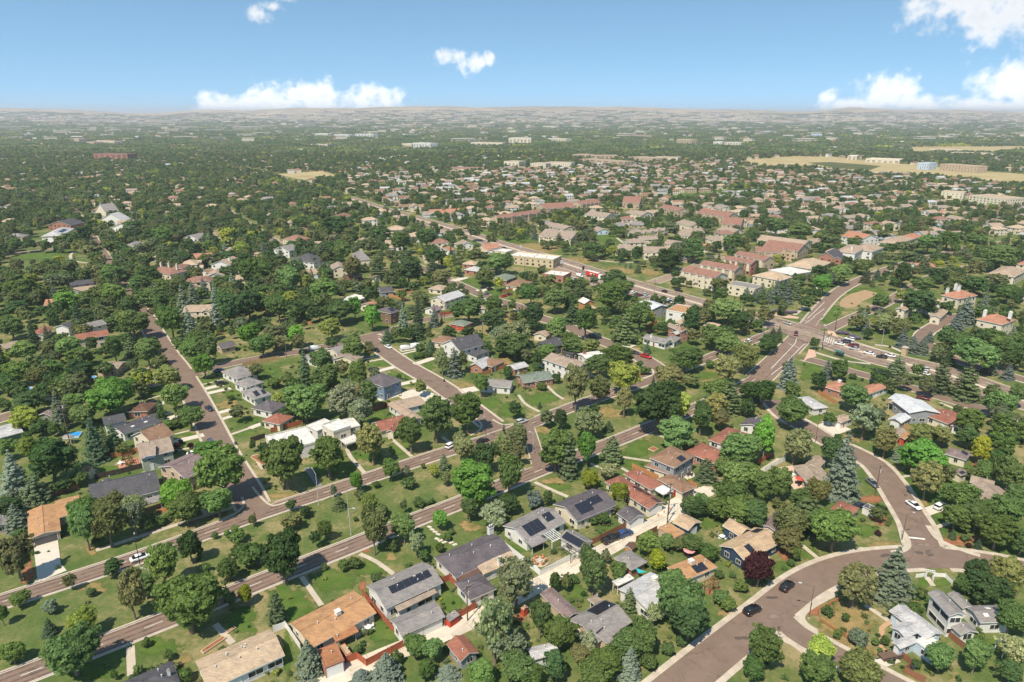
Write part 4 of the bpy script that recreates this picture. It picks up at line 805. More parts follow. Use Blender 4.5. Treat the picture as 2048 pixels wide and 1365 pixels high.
house('white cottage with plain grey gables behind a row of shrubs', 'the plain grey-gabled cottage', [('t5', h, 3.0, (1818, 335), (1950, 290), (2010, 345), 'grey', 'white', o(pitch=.4))])
house('white cottage with grey hip roof and four small solar arrays', 'the cottage with four solar arrays', [('t5', h, 3.0, (1872, 402), (2012, 362), (2095, 432), 'grey', 'white', o(pitch=.4, solar=[(0, .25, .5, .25, .7), (1, .2, .45, .2, .7), (1, .6, .8, .2, .6)]))])
house('white cottage with plain dark grey hip roof', 'the dark grey hip-roofed cottage', [('t6', h, 2.9, (8, 532), (140, 467), (224, 540), 'slate', 'white', o(pitch=.4))])
house('small cream cottage with brick-red hip roof beside a brown fence', 'the small red-roofed cottage', [('t6', h, 2.9, (92, 632), (210, 568), (288, 630), 'red', 'cream', o(pitch=.4))])
house('large white modern house with flat mauve-white roof and parapet', 'the flat-roofed white house', [('t6', f, 4.2, (118, 758), (430, 683), (537, 800), 'white', 'white', o(par=.5))])
house('white modern cube house with bright flat roofs and framed porch', 'the white cube house', [('t6', f, 6.6, (557, 670), (690, 625), (757, 690), 'white', 'cream', o(par=.6)), ('t6', f, 5.0, (700, 628), (800, 605), (862, 670), 'white', 'cream', o(par=.15)), ('t6', f, 3.4, (434, 672), (580, 615), (640, 668), 'white', 'white', o(par=.2)), ('t6', f, 3.3, (685, 770), (800, 735), (845, 790), 'white', 'white', o(par=.3, open=1))])
house('cottage with dark red gable roofs and small front porch', 'the dark red cottage', [('t6', g, 3.0, (945, 650), (1165, 594), (1192, 668), 'red', 'cream', o(pitch=.5)), ('t6', g, 2.9, (1110, 650), (1060, 718), (1152, 680), 'red', 'cream', o(pitch=.6))])
house('white L-shaped house with pale tan roof and wide concrete terrace', 'the pale tan L-shaped house', [('t6', g, 2.9, (1072, 502), (1264, 632), (1334, 600), 'stone', 'white', o(pitch=.22)), ('t6', g, 2.9, (1130, 478), (1300, 438), (1395, 492), 'stone', 'white', o(pitch=.15))])
house('tall blue two-storey house with grey hip roof', 'the blue two-storey house', [('t6', h, 5.8, (878, 312), (1025, 257), (1102, 346), 'slate', 'blue', o(pitch=.4))])
house('grey-roofed cottage screened by trees on the cross street', 'the screened grey cottage', [('t6', h, 2.9, (398, 132), (532, 88), (590, 150), 'grey', 'white', o())])
house('grey gabled house at the street corner with white wall', 'the grey corner house', [('t6', g, 2.9, (590, 72), (682, 48), (715, 105), 'grey', 'cream', o())])
house('house with tan-brown roof and pink flowering shrub', 'the tan-brown cottage', [('t6', g, 2.9, (638, 152), (702, 110), (792, 198), 'taupe', 'cream', o())])
house('white two-storey farmhouse with dark gable roof', 'the white farmhouse with dark roof', [('t6', g, 5.6, (1498, 28), (1700, -22), (1772, 52), 'dgrey', 'white', o(pitch=.5)), ('t6', sd, 3.2, (1690, 110), (1800, 65), (1840, 100), 'dgrey', 'white', o(drop=.6))])
house('brown-roofed garage block beside the white farmhouse', 'the brown-roofed garage block', [('t6', h, 3.0, (1395, 10), (1480, -35), (1540, 40), 'brown', 'cream', o())])
house('brick bungalow with whitewashed gable roof and tan porch', 'the whitewashed-roof bungalow', [('t6', g, 2.9, (1700, 205), (1790, 150), (1850, 205), 'lgrey', 'brick', o(pitch=.5)), ('t6', h, 2.9, (1745, 175), (1850, 130), (1940, 190), 'brown', 'brick', o(pitch=.3))])
house('white ranch with mauve-grey gables facing the parkway lawn', 'the mauve-grey gabled ranch', [('t6', g, 2.9, (1830, 302), (2062, 318), (2168, 385), 'grey', 'white', o(pitch=.34))])
house('brick ranch with pale green-grey gables and white trim', 'the brick ranch with pale gables', [('t7', g, 2.9, (120, 278), (352, 244), (417, 302), 'green', 'brick', o(pitch=.34)), ('t7', g, 2.9, (220, 320), (270, 250), (350, 250), 'green', 'brick', o(pitch=.34))])
house('small brick garage with pale grey roof behind the brick ranch', 'the small brick garage', [('t7', g, 2.7, (48, 202), (160, 174), (192, 214), 'lgrey', 'brick', o())], 'garage', 'garage')
house('large white two-storey house with broad tan roof and brown garage doors', 'the large tan-roofed house', [('t7', g, 5.6, (338, 152), (590, 242), (690, 192), 'taupe', 'white', o(pitch=.4, gar={1: ('b', 2)})), ('t7', g, 4.8, (520, 200), (620, 240), (690, 190), 'taupe', 'white', o(pitch=.5)), ('t7', g, 3.0, (300, 160), (380, 130), (420, 170), 'taupe', 'white', o())])
house('modern house with black flat roofs behind the large tan-roofed house', 'the black flat-roofed house', [('t7', f, 3.6, (290, 25), (430, -20), (490, 40), 'dgrey', 'dgrey', o(par=.1)), ('t7', f, 3.0, (480, 90), (560, 60), (620, 95), 'dgrey', 'dgrey', o(par=.1))])
house('white low house with white roof and brick chimney', 'the white-roofed low house', [('t7', g, 2.9, (600, 108), (762, 85), (852, 140), 'white', 'white', o(pitch=.18, chim=[(.2, .3, 1.2, 1.2, 'brick')]))])
house('long white house with grey roof and row of white-framed windows', 'the long white house', [('z8', g, 3.0, (288, 752), (588, 834), (650, 780), 'grey', 'white', o(pitch=.34, band=1, chim=[(.3, .3, 1.1, 1.3, 'white')])), ('z8', h, 3.0, (560, 780), (660, 722), (748, 786), 'grey', 'white', o(pitch=.34, band=1))])
house('two-storey red brick house with white gable and grey roof', 'the red brick house with white gable', [('z8', g, 5.2, (588, 590), (800, 680), (850, 640), 'taupe', 'brick', o(pitch=.4, chim=[(.9, .3, 1.2, 1.4, 'brick')])), ('z8', g, 4.2, (650, 690), (760, 655), (800, 690), 'lgrey', 'brick', o(pitch=.5))])
# ---- right
house('brick L-shaped ranch with terracotta roofs and white awning', 'the terracotta L-shaped ranch', [('t8', h, 2.9, (538, 346), (640, 303), (832, 362), 'terra', 'brick', o(pitch=.3, cool=[(.6, .35)])), ('t8', g, 2.9, (792, 372), (950, 315), (998, 366), 'terra', 'white', o(pitch=.36))])
house('white bungalow with pale tan-grey hip roof', 'the pale bungalow', [('t8', h, 2.8, (333, 433), (480, 518), (562, 490), 'lgrey', 'white', o(pitch=.3, skyl=[(.6, .3)]))])
house('white garage with grey-tan hip roof at the end of a paved drive', 'the white garage with a paved drive', [('t8', h, 2.7, (603, 587), (700, 552), (757, 592), 'stone', 'white', o(pitch=.3, gar={3: ('w', 1)}))], 'garage', 'garage')
house('grey house with silver metal roof and arched patio', 'the silver-roofed house', [('t8', g, 4.4, (1060, 450), (1190, 547), (1332, 482), 'silver', 'grey', o(pitch=.2)), ('t8', g, 3.4, (1030, 438), (1085, 400), (1230, 440), 'silver', 'grey', o(pitch=.16)), ('t8', sd, 2.9, (1025, 470), (1060, 450), (1165, 490), 'stone', 'white', o(drop=.3, open=1))])
house('little white garage with silver gable roof and roll-up door', 'the little silver-roofed garage', [('t8', g, 2.8, (1132, 624), (1207, 580), (1110, 548), 'silver', 'grey', o(pitch=.42, gar={3: ('w', 1)}))], 'garage', 'garage')
house('white house with red-brown low roof beside the orange yard fence', 'the red-brown low-roofed house', [('t8', g, 3.0, (1306, 562), (1480, 630), (1562, 550), 'red', 'cream', o(pitch=.16)), ('t8', g, 2.7, (1500, 640), (1560, 600), (1610, 650), 'red', 'white', o())])
house('small red-walled cottage with orange-tan roof under trees', 'the red-walled cottage', [('t8', g, 2.8, (1103, 727), (1165, 685), (1217, 705), 'orange', 'red', o()), ('t8', g, 2.8, (1035, 690), (1090, 655), (1165, 690), 'taupe', 'tan', o())])
house('house with tan roof, bright red door and furnished stone patio', 'the tan house with a red door', [('t8', g, 3.0, (318, 942), (440, 1092), (602, 1030), 'taupe', 'cream', o(pitch=.16, band=1)), ('t8', g, 3.0, (408, 930), (480, 864), (545, 930), 'taupe', 'cream', o())])
house('brown-roofed house with a square of solar panels in the woods', 'the brown solar house', [('t8', h, 2.9, (1455, 852), (1500, 800), (1642, 868), 'mauve', 'cream', o(pitch=.3, solar=[(1, .45, .75, .2, .8)]))])
house('low brown-roofed garage with solar panels beside a small lawn', 'the low solar garage', [('t8', g, 2.7, (1500, 980), (1560, 960), (1622, 1000), 'mauve', 'cream', o(pitch=.3, solar=[(1, .2, .7, .2, .8)]))], 'garage', 'garage')
house('house with broad taupe gabled roof at the wood edge', 'the broad taupe-roofed house', [('t8', g, 3.2, (1588, 1096), (1770, 1246), (1932, 1150), 'taupe', 'blue', o(pitch=.34)), ('t8', g, 3.2, (1640, 1062), (1820, 1110), (1850, 1060), 'taupe', 'tan', o())])
# ------------------------------------------------------------------ middle distance
def short(l):
    w = l.split()[:5]
    while w[-1] in ('with', 'and', 'of', 'in', 'on', 'the', 'by', 'a', 'at', 'behind', 'beside', 'near', 'under', 'its', 'two', 'grey', 'red', 'pale', 'dark', 'white', 'tan'): w.pop()
    return 'the '+' '.join(w)
def simple(t, typ, ze, A, B, C, rk, wk, label, phrase=None, name='house', cat='house', **op):
    op.setdefault('vents', 0)
    return house(label, phrase or short(label), [(t, typ, ze, A, B, C, rk, wk, op)], name, cat, 1)
S = simple
S('z8', g, 5.0, (200, 312), (420, 388), (572, 322), 'silver', 'grey', 'grey workshop with wide silver metal roof behind the used car lot', 'the silver workshop', 'workshop', 'building', pitch=.24)
S('z8', f, 6.2, (598, 395), (740, 318), (905, 425), 'orange', 'white', 'two-storey white office block with orange-tan flat roof beside the car lot', 'the orange-topped office', 'office_building', 'building', par=.3)
S('z8', f, 6.2, (1392, 62), (1500, 18), (1855, 82), 'grey', 'cream', 'white and pale blue modern villa with flat grey roofs above spruces', 'the flat-roofed modern villa', 'house', 'house', par=.3)
S('a3', f, 6.0, (60, 442), (135, 413), (372, 500), 'white', 'yellow', 'big tan store with bright white roof and rooftop units on the arterial', 'the big white-roofed store', 'store', 'store', par=.8, parcol='yellow', cool=[(.3, .2), (.4, .5), (.7, .5), (.5, .75)])
S('a3', f, 4.6, (333, 586), (400, 555), (527, 592), 'white', 'brick', 'red brick store with white flat roof behind parked white trucks', 'the red brick store', 'store', 'store', par=.5, parcol='brick', cool=[(.4, .4), (.6, .6)])
S('a3', f, 4.0, (-40, 400), (20, 385), (60, 410), 'white', 'cream', 'low white store at the end of the parking strip', 'the low white store', 'store', 'store', par=.3)
S('z7', g, 5.2, (1268, 792), (1355, 832), (1452, 792), 'white', 'orange', 'orange gabled house with white roof and two small windows', 'the orange gabled house', pitch=.5)
S('z7', h, 2.9, (310, 592), (460, 520), (640, 570), 'brown', 'cream', 'cream ranch with brown hip roof behind the red parked car')
S('z7', h, 2.9, (168, 512), (300, 448), (425, 492), 'green', 'brick', 'brick ranch with grey-green hip roof near the store')
S('a2', g, 5.2, (1415, 780), (1580, 728), (1632, 772), 'lgrey', 'cream', 'cream two-storey house with pale grey roof and red garden wall')
S('a2', h, 6.2, (985, 872), (1060, 848), (1125, 892), 'slate', 'brown', 'tall brown house with dark hip roof and solar squares on the corner', solar=[(1, .3, .7, .2, .7)], pitch=.4)
S('a2', f, 3.2, (660, 800), (820, 745), (920, 770), 'white', 'cream', 'low house with white flat roofs under tall cottonwoods', par=.2)
S('a2', g, 3.0, (860, 830), (930, 805), (990, 840), 'terra', 'cream', 'small house with terracotta roof by the white flat roofs')
S('a2', h, 5.0, (305, 475), (420, 445), (492, 500), 'dgrey', 'white', 'large dark hip-roofed house ringed by trees', pitch=.4)
S('a2', h, 4.5, (800, 425), (890, 418), (950, 470), 'grey', 'cream', 'house with broad grey-brown hip roof deep in the canopy')
S('a2', g, 2.8, (1370, 860), (1430, 840), (1450, 880), 'mauve', 'white', 'white garage with mauve roof on the back lane', None, 'garage', 'garage')
S('a2', h, 2.9, (1570, 975), (1640, 945), (1712, 985), 'green', 'red', 'red-walled house with grey-green roof by the yellow shrub')
S('a2', h, 3.0, (1665, 505), (1720, 480), (1790, 505), 'sand', 'brick', 'brick house with sand hip roof on the far curve')
S('a2', h, 3.0, (1680, 550), (1740, 530), (1830, 555), 'lgrey', 'brick', 'brick house with white-grey roof above its pale drive')
S('a2', h, 3.0, (1910, 610), (1990, 585), (2060, 620), 'green', 'brick', 'brick house with green roof behind parked black cars')
S('a2', g, 5.0, (1465, 395), (1510, 380), (1575, 405), 'terra', 'white', 'white gabled house with bright terracotta roof')
S('a2', g, 3.0, (1000, 700), (1100, 690), (1140, 720), 'dgrey', 'grey', 'small dark-roofed house below bare trunks')
S('a2', h, 3.0, (1400, 700), (1470, 670), (1540, 700), 'stone', 'cream', 'stone-coloured hip-roofed house beside the street bend')
S('z7', g, 2.9, (690, 1230), (760, 1190), (895, 1240), 'stone', 'cream', 'cream cottage with stone-tan roof and dark windows')
S('z7', h, 3.2, (800, 1330), (960, 1255), (1075, 1330), 'dgrey', 'dgrey', 'dark flat-looking house next to the cream cottage', None, 'house', 'house', pitch=.12)
S('z7', g, 3.0, (1340, 880), (1400, 860), (1460, 905), 'sand', 'cream', 'tan-roofed house beside the orange gabled house')
S('z8', h, 3.2, (1080, 590), (1150, 550), (1270, 610), 'sand', 'cream', 'sandy hip-roofed house between dark trees')
S('z8', g, 3.0, (700, 560), (830, 490), (890, 520), 'sand', 'cream', 'low sand-roofed annex behind the office')
# townhouse rows
for k, (A, B, C) in enumerate([((1418, 562), (1690, 622), (1722, 580)), ((1565, 512), (1850, 562), (1865, 530)), ((1750, 468), (1980, 508), (1995, 482)), ((1838, 432), (2080, 482), (2100, 452))]):
    S('a3', g, 8.2, A, B, C, 'townred', ['cream', 'tan', 'brick', 'tan'][k], ['cream townhouse row with red roof and deep balconies facing the arterial', 'tan townhouse row with red roof right behind the balconied row', 'brick townhouse row with red roof in the middle of the court', 'far tan townhouse row with long red roof by the lane'][k], 'the red townhouse row', 'townhouse_row', 'townhouse', pitch=.4, xg=5, xgw='cream')
for k, (A, B, C) in enumerate([((40, 390), (235, 398), (255, 372)), ((90, 352), (360, 388), (375, 350))]):
    S('a4', g, 8.0, A, B, C, 'townred', 'tan', ['short brick and tan townhouse row with red roof beside dark spruces', 'long brick and tan townhouse row with red roof near lime trees'][k], 'the tan townhouses', 'townhouse_row', 'townhouse', pitch=.4, xg=4)
for k, (A, B, C) in enumerate([((300, 285), (560, 310), (595, 268)), ((1060, 275), (1330, 235), (1340, 215)), ((1385, 275), (1490, 290), (1510, 250)), ((1600, 300), (1760, 345), (1765, 310)), ((1130, 415), (1350, 420), (1352, 385)), ((905, 385), (1040, 400), (1050, 370)), ((1285, 345), (1400, 360), (1420, 335)), ((345, 200), (500, 235), (560, 215)), ((660, 120), (830, 140), (845, 115)), ((980, 105), (1115, 125), (1120, 100)), ((1385, 180), (1500, 210), (1510, 175)), ((1705, 235), (1835, 260), (1850, 235))]):
    S('a3', g, 5.6, A, B, C, 'taupe', 'cream', ['wide clubhouse with taupe roof and cupola on the green slope', 'long white apartment row with taupe roof on the green', 'short white apartment row behind the lime tree', 'white apartment row stepping down by round trees', 'white apartment row facing the arterial slope', 'taupe-roofed row behind young round trees', 'small taupe-roofed row inside the court', 'taupe-roofed hall beside yellow-green trees', 'taupe roof peeping over dark court trees', 'pale roof row beyond the dark court trees', 'white row at the wood edge of the court', 'far white row beside the red roofs'][k], 'the taupe apartment rows', 'apartment_row', 'apartment', pitch=.34, xg=5)
# long red-roofed rows behind
for k, (A, B, C) in enumerate([((0, 150), (330, 100), (340, 78)), ((360, 75), (600, 60), (600, 35)), ((640, 40), (800, 20), (790, 0)), ((1540, 105), (1790, 140), (1800, 115)), ((1740, 190), (1900, 200), (1915, 170)), ((1250, 60), (1400, 90), (1420, 70)), ((960, 25), (1100, 30), (1110, 5))]):
    S('a3', g, 6.5, A, B, C, 'townred', 'tan', ['longest red-roofed condo row beyond the court trees', 'red-roofed condo row with stepped gables', 'red-roofed condo row on the rise', 'red-roofed condo row right of the court', 'dark red condo row near the lime shrubs', 'red condo row half sunk in trees', 'broad red-roofed hall beyond the condos'][k], 'the red condo rows', 'condo_row', 'condo', pitch=.4, xg=5)
# right-hand villas
for t, typ, ze, A, B, C, rk, wk, lb, opx in [
    ('a4', h, 6.4, (1428, 712), (1560, 742), (1668, 706), 'terra', 'cream', 'cream villa with orange tile roof and three white chimneys', dict(chim=[(.1, .2, 1.3, 2.5, 'white'), (.2, .5, 1.3, 2.5, 'white'), (.5, .4, 1.3, 3, 'white')])),
    ('a4', h, 6.6, (1688, 892), (1890, 935), (1932, 885), 'terra', 'cream', 'cream mansion with orange tile roof and row of garage bays', dict(chim=[(.15, .3, 1.4, 2.5, 'white'), (.97, .5, 1.4, 2.5, 'white')], gar={0: ('w', 2, 2)})),
    ('a4', h, 3.2, (1690, 1065), (1760, 1030), (1810, 1045), 'terra', 'cream', 'low orange-tiled wing below the mansion', dict(chim=[(.2, .3, 1.3, 2, 'tan')])),
    ('a4', g, 5.0, (1085, 815), (1150, 785), (1180, 820), 'stone', 'cream', 'cream house with stone-tan roof behind dark trees', dict(chim=[(.4, .3, 1.2, 1.6, 'tan')])),
    ('a4', g, 4.0, (1340, 870), (1400, 820), (1465, 850), 'stone', 'cream', 'stone-tan garage house by the curving drive', {}),
    ('a4', h, 5.5, (1775, 550), (1880, 500), (2005, 565), 'stone', 'cream', 'wide house with several sandy hips amid evergreens', {}),
    ('a4', h, 5.5, (1985, 480), (2060, 450), (2100, 490), 'terra', 'cream', 'orange-tiled house at the wood edge', {}),
    ('a4', h, 6.0, (265, 490), (400, 440), (555, 490), 'sand', 'cream', 'large tan hip-roofed house beside the white modern villa', {}),
    ('a4', f, 6.0, (135, 525), (290, 500), (440, 542), 'white', 'grey', 'white modern villa with layered flat roofs', dict(par=.2)),
    ('a4', h, 6.2, (15, 565), (110, 540), (262, 595), 'sand', 'cream', 'tan hip-roofed house fronted by blue spruces', {}),
    ('a4', g, 6.5, (510, 420), (580, 385), (650, 425), 'dgrey', 'brick', 'red brick house with steep dark roof', dict(pitch=.6)),
    ('a4', g, 6.0, (620, 440), (650, 420), (695, 440), 'dgrey', 'brick', 'red brick wing with dark roof and porch', dict(pitch=.6)),
    ('a4', h, 7.5, (635, 385), (720, 340), (810, 390), 'stone', 'white', 'white turreted house with sandy roofs', dict(chim=[(.2, .7, 1.5, 2.5, 'white')])),
    ('a4', h, 6.5, (740, 365), (830, 335), (940, 380), 'stone', 'white', 'sandy-roofed house beside the turreted house', {}),
    ('a4', h, 6.0, (560, 385), (600, 365), (650, 385), 'stone', 'cream', 'small sandy-roofed house behind the brick house', {}),
    ('a4', h, 6.0, (950, 315), (1080, 275), (1140, 320), 'stone', 'cream', 'long sandy-roofed house over round lime trees', {}),
    ('a4', h, 6.0, (1110, 280), (1180, 255), (1260, 280), 'terra', 'cream', 'orange-roofed house over dark round trees', {}),
    ('a4', g, 6.0, (680, 270), (830, 300), (850, 265), 'terra', 'white', 'white house with orange gable roof', {}),
    ('a4', g, 6.0, (50, 300), (400, 345), (420, 318), 'stone', 'cream', 'long sandy apartment row above the townhouses', {}),
    ('a1', h, 6.5, (1160, 560), (1340, 590), (1400, 545), 'townred', 'cream', 'tudor mansion with red roof and three stone chimneys', dict(chim=[(.15, .6, 1.3, 2.5, 'tan'), (.5, .6, 1.3, 3, 'tan'), (.85, .6, 1.3, 3, 'tan')])),
    ('a1', h, 6.0, (1335, 545), (1400, 510), (1440, 540), 'townred', 'cream', 'red-roofed coach house beside the tudor mansion', {}),
    ('a1', g, 5.6, (1655, 510), (1760, 470), (1830, 510), 'stone', 'white', 'white-walled house with stone roof and stucco chimney', dict(chim=[(.4, .7, 1.4, 2, 'white')])),
    ('a1', f, 3.4, (1580, 560), (1680, 545), (1700, 565), 'brown', 'white', 'low flat-roofed wing with white wall panels', dict(par=.1)),
    ('a1', sd, 5.0, (540, 650), (730, 628), (745, 655), 'dgrey', 'grey', 'modern house with dark mono-pitch roof', dict(drop=.4)),
    ('a1', sd, 3.4, (560, 700), (760, 660), (775, 700), 'stone', 'grey', 'low stone-roofed wing of the modern pair', dict(drop=.3)),
    ('a1', g, 3.0, (325, 645), (410, 620), (425, 655), 'orange', 'brick', 'small orange-roofed hut at the park edge', {}),
    ('a1', g, 5.5, (590, 1070), (840, 1030), (860, 1065), 'red', 'cream', 'long cream house with brick-red roof and lawn', dict(pitch=.4)),
    ('a1', g, 5.0, (645, 985), (770, 955), (810, 985), 'grey', 'white', 'white house with grey gable behind the red-roofed long house', {}),
    ('a1', g, 4.5, (425, 1005), (500, 975), (560, 1000), 'dgrey', 'white', 'white house with dark gables beside the tall spruce', {}),
    ('a1', g, 3.0, (240, 1075), (300, 1015), (360, 1060), 'red', 'cream', 'small red-roofed house between dark spruces', {}),
    ('a1', g, 3.0, (-20, 1150), (110, 1120), (150, 1150), 'taupe', 'brown', 'taupe-roofed house at the end of the long hedge', {}),
    ('a1', g, 3.0, (1690, 1140), (1810, 1115), (1850, 1150), 'slate', 'tan', 'dark-roofed ranch behind the street maples', {}),
    ('a1', g, 3.0, (1970, 1090), (2060, 1070), (2090, 1120), 'slate', 'tan', 'slate-roofed house with a fan-shaped driveway', {}),
    ('a1', g, 5.5, (1440, 300), (1540, 280), (1560, 310), 'grey', 'white', 'white two-storey house with grey roof by the blue spruce', {}),
    ('a1', g, 3.2, (1420, 350), (1580, 335), (1600, 360), 'dgrey', 'tan', 'long dark-roofed house below the white house', {}),
    ('a1', g, 4.2, (745, 95), (855, 85), (870, 120), 'grey', 'cream', 'steep grey-roofed house with two chimneys', dict(pitch=.5, chim=[(.1, .5, 1, 1.6, 'tan'), (.9, .5, 1, 1.6, 'tan')])),
    ('a1', g, 4.2, (780, 160), (850, 145), (880, 185), 'lgrey', 'white', 'white gabled house with bright roof in the trees', dict(pitch=.5)),
    ('a1', g, 4.0, (860, 225), (960, 205), (990, 245), 'mauve', 'white', 'mauve-roofed house with white dormers', {}),
    ('a1', g, 5.0, (375, 200), (490, 175), (520, 210), 'dgrey', 'brick', 'brick house with dark roof above the park', {}),
    ('a1', h, 4.5, (320, 290), (440, 232), (505, 270), 'lgrey', 'cream', 'house with pale hip roof and blue solar rectangle', dict(solar=[(1, .3, .7, .3, .7)])),
    ('a1', g, 3.0, (270, 340), (330, 320), (360, 350), 'white', 'brown', 'white-roofed bungalow on the park street', {}),
    ('a1', h, 4.0, (960, 375), (1040, 335), (1080, 370), 'grey', 'white', 'grey hip-roofed house buried in the canopy', {}),
    ('a2', h, 4.0, (250, 310), (340, 290), (390, 325), 'townred', 'cream', 'cream house with red tile roof in the canopy', {}),
    ('a2', g, 5.5, (180, 390), (270, 370), (330, 400), 'grey', 'white', 'white modern house with grey roof in the canopy', {}),
    ('a2', g, 3.2, (590, 150), (690, 120), (720, 150), 'townred', 'cream', 'red-roofed bungalow near the arterial', {}),
    ('a2', g, 3.2, (720, 600), (780, 580), (810, 620), 'brown', 'brown', 'brown house almost lost under big trees', {}),
]:
    S(t, typ, ze, A, B, C, rk, wk, lb, None, 'house', 'house', **opx)
# far landmark buildings
for t, ze, A, B, C, rk, wk, nm, lb in [
    ('f8', 9, (1430, 690), (1600, 700), (1640, 690), 'sand', 'cream', 'school_building', 'blank tan school hall beside the lawn'), ('f8', 9, (1640, 715), (1910, 745), (1930, 722), 'sand', 'cream', 'school_building', 'long tan school wing with a strip of windows'),
    ('f8', 8, (865, 440), (1120, 450), (1130, 435), 'cream', 'cream', 'warehouse', 'long pale warehouse at the edge of the meadow'), ('f8', 9, (730, 420), (800, 422), (812, 408), 'white', 'cream', 'warehouse', 'small cream warehouse beside the meadow pond'),
    ('f8', 13, (1255, 470), (1340, 475), (1420, 465), 'lgrey', 'lblue', 'office_building', 'pale blue and white office block on the meadow'), ('f8', 12, (1420, 480), (1700, 500), (1720, 485), 'sand', 'tan', 'office_building', 'long tan office block on the meadow'),
    ('f8', 9, (1340, 372), (1600, 378), (1600, 368), 'sand', 'cream', 'school_building', 'two-storey cream school row beyond the dry field'), ('f8', 9, (1500, 395), (1820, 405), (1830, 392), 'sand', 'cream', 'school_building', 'longer cream school row in front of the first'),
    ('f7', 14, (30, 485), (150, 490), (175, 480), 'stone', 'cream', 'apartment_block', 'cream apartment block left of the stepped rows'), ('f7', 12, (240, 500), (360, 505), (370, 490), 'stone', 'cream', 'apartment_block', 'low cream apartment rows on the ridge of trees'), ('f7', 13, (360, 495), (560, 500), (570, 478), 'stone', 'cream', 'apartment_block', 'long stone apartment rows with stepped gables'),
    ('f7', 12, (570, 430), (700, 435), (710, 418), 'stone', 'tan', 'apartment_block', 'taupe condo court at the wood edge'), ('f7', 12, (720, 440), (930, 440), (940, 425), 'stone', 'tan', 'apartment_block', 'wide taupe condo court at the wood edge'), ('f7', 12, (650, 465), (980, 490), (1000, 465), 'stone', 'tan', 'apartment_block', 'longest taupe condo court above the houses'), ('f7', 11, (1010, 450), (1200, 465), (1220, 452), 'stone', 'tan', 'apartment_block', 'flat taupe condo court near the dry grass'), ('f7', 11, (1200, 455), (1400, 460), (1430, 442), 'stone', 'cream', 'apartment_block', 'last taupe condo court by the sandy gap'),
    ('f7', 24, (70, 300), (245, 302), (255, 284), 'white', 'cream', 'apartment_tower', 'broad white slab block standing over the trees'), ('f7', 16, (400, 305), (520, 310), (530, 296), 'cream', 'cream', 'apartment_block', 'cream block right of the white slab'),
    ('f7', 20, (340, 205), (560, 210), (570, 190), 'cream', 'cream', 'apartment_tower', 'group of cream slabs on the far rise'), ('f7', 18, (560, 205), (760, 212), (765, 195), 'cream', 'cream', 'apartment_tower', 'second cream slab group on the far rise'),
    ('f7', 22, (1390, 310), (1510, 315), (1515, 295), 'sand', 'yellow', 'apartment_tower', 'yellow-tan apartment block beyond the wood'), ('f7', 18, (1770, 335), (1900, 338), (1935, 318), 'white', 'cream', 'apartment_block', 'white hotel block with tan top beyond the wood'), ('f7', 14, (1680, 330), (1750, 332), (1755, 318), 'white', 'white', 'apartment_block', 'small white block left of the hotel'), ('f7', 14, (1020, 275), (1380, 295), (1390, 268), 'terra', 'tan', 'shopping_centre', 'orange and tan shopping centre in the far trees'),
    ('f6', 20, (1285, 338), (1420, 345), (1435, 325), 'white', 'white', 'apartment_tower', 'white terraced block among the far trees'), ('f6', 14, (1195, 345), (1270, 350), (1275, 336), 'cream', 'cream', 'apartment_block', 'cream block beside the white terraced block'), ('f6', 16, (510, 265), (610, 268), (612, 255), 'white', 'white', 'apartment_block', 'first white slab in the far row'), ('f6', 16, (660, 272), (780, 276), (785, 260), 'white', 'white', 'apartment_block', 'second white slab in the far row'), ('f6', 18, (825, 268), (985, 274), (990, 256), 'white', 'white', 'apartment_block', 'third white slab in the far row'), ('f6', 12, (540, 350), (610, 352), (615, 338), 'townred', 'cream', 'apartment_block', 'red-roofed cream block in the far trees'), ('f6', 14, (1740, 335), (1990, 340), (2000, 320), 'stone', 'cream', 'apartment_block', 'tan rows at the far wood edge'), ('f6', 6, (1570, 545), (1840, 545), (1850, 525), 'townred', 'tan', 'school_building', 'low brick-red school beyond the houses'),
    ('f5', 16, (760, 320), (1010, 335), (1015, 305), 'terra', 'cream', 'apartment_tower', 'terracotta-topped complex with towers in the far left trees'), ('f5', 14, (680, 330), (740, 335), (745, 315), 'stone', 'tan', 'apartment_block', 'tan block left of the terracotta complex'), ('f5', 18, (735, 425), (1000, 430), (1015, 408), 'slate', 'brick', 'apartment_tower', 'dark brick apartment house with white bays'), ('f5', 6, (950, 462), (1020, 465), (1030, 445), 'white', 'white', 'store', 'low bright white store beside the dark brick block'), ('f5', 6, (350, 355), (470, 358), (475, 345), 'terra', 'tan', 'store', 'terracotta-roofed store row on the left'), ('f5', 6, (560, 615), (690, 620), (690, 600), 'terra', 'cream', 'church', 'red-tiled church hall with small tower in the left trees'), ('f5', 20, (580, 305), (620, 307), (625, 290), 'cream', 'yellow', 'apartment_tower', 'single cream tower block on the left'), ('f5', 26, (460, 185), (495, 186), (498, 160), 'cream', 'cream', 'apartment_tower', 'lone pale tower on the hazy plain'),
    ('f8', 30, (1500, 155), (1760, 160), (1770, 130), 'dgrey', 'dgrey', 'office_tower', 'dark glass office slabs on the skyline'), ('f8', 26, (1330, 160), (1400, 162), (1410, 135), 'dgrey', 'brown', 'office_tower', 'dark brown office block on the skyline'), ('f8', 16, (455, 255), (540, 256), (545, 235), 'lgrey', 'lblue', 'office_building', 'pale blue office block in the hazy wood'),
    ('f6', 30, (245, 185), (258, 186), (260, 140), 'cream', 'cream', 'apartment_tower', 'thin pale tower on the hazy plain'),
]:
    TW_A = TW(t, *A, ze)
    house(lb, short(lb), [(t, 'flat', ze, A, B, C, rk, wk, dict(par=.6, vents=0, ov=.1, nowin=0))], nm, nm.replace('_', ' '), 1, None)
LANDN = len(LAND)
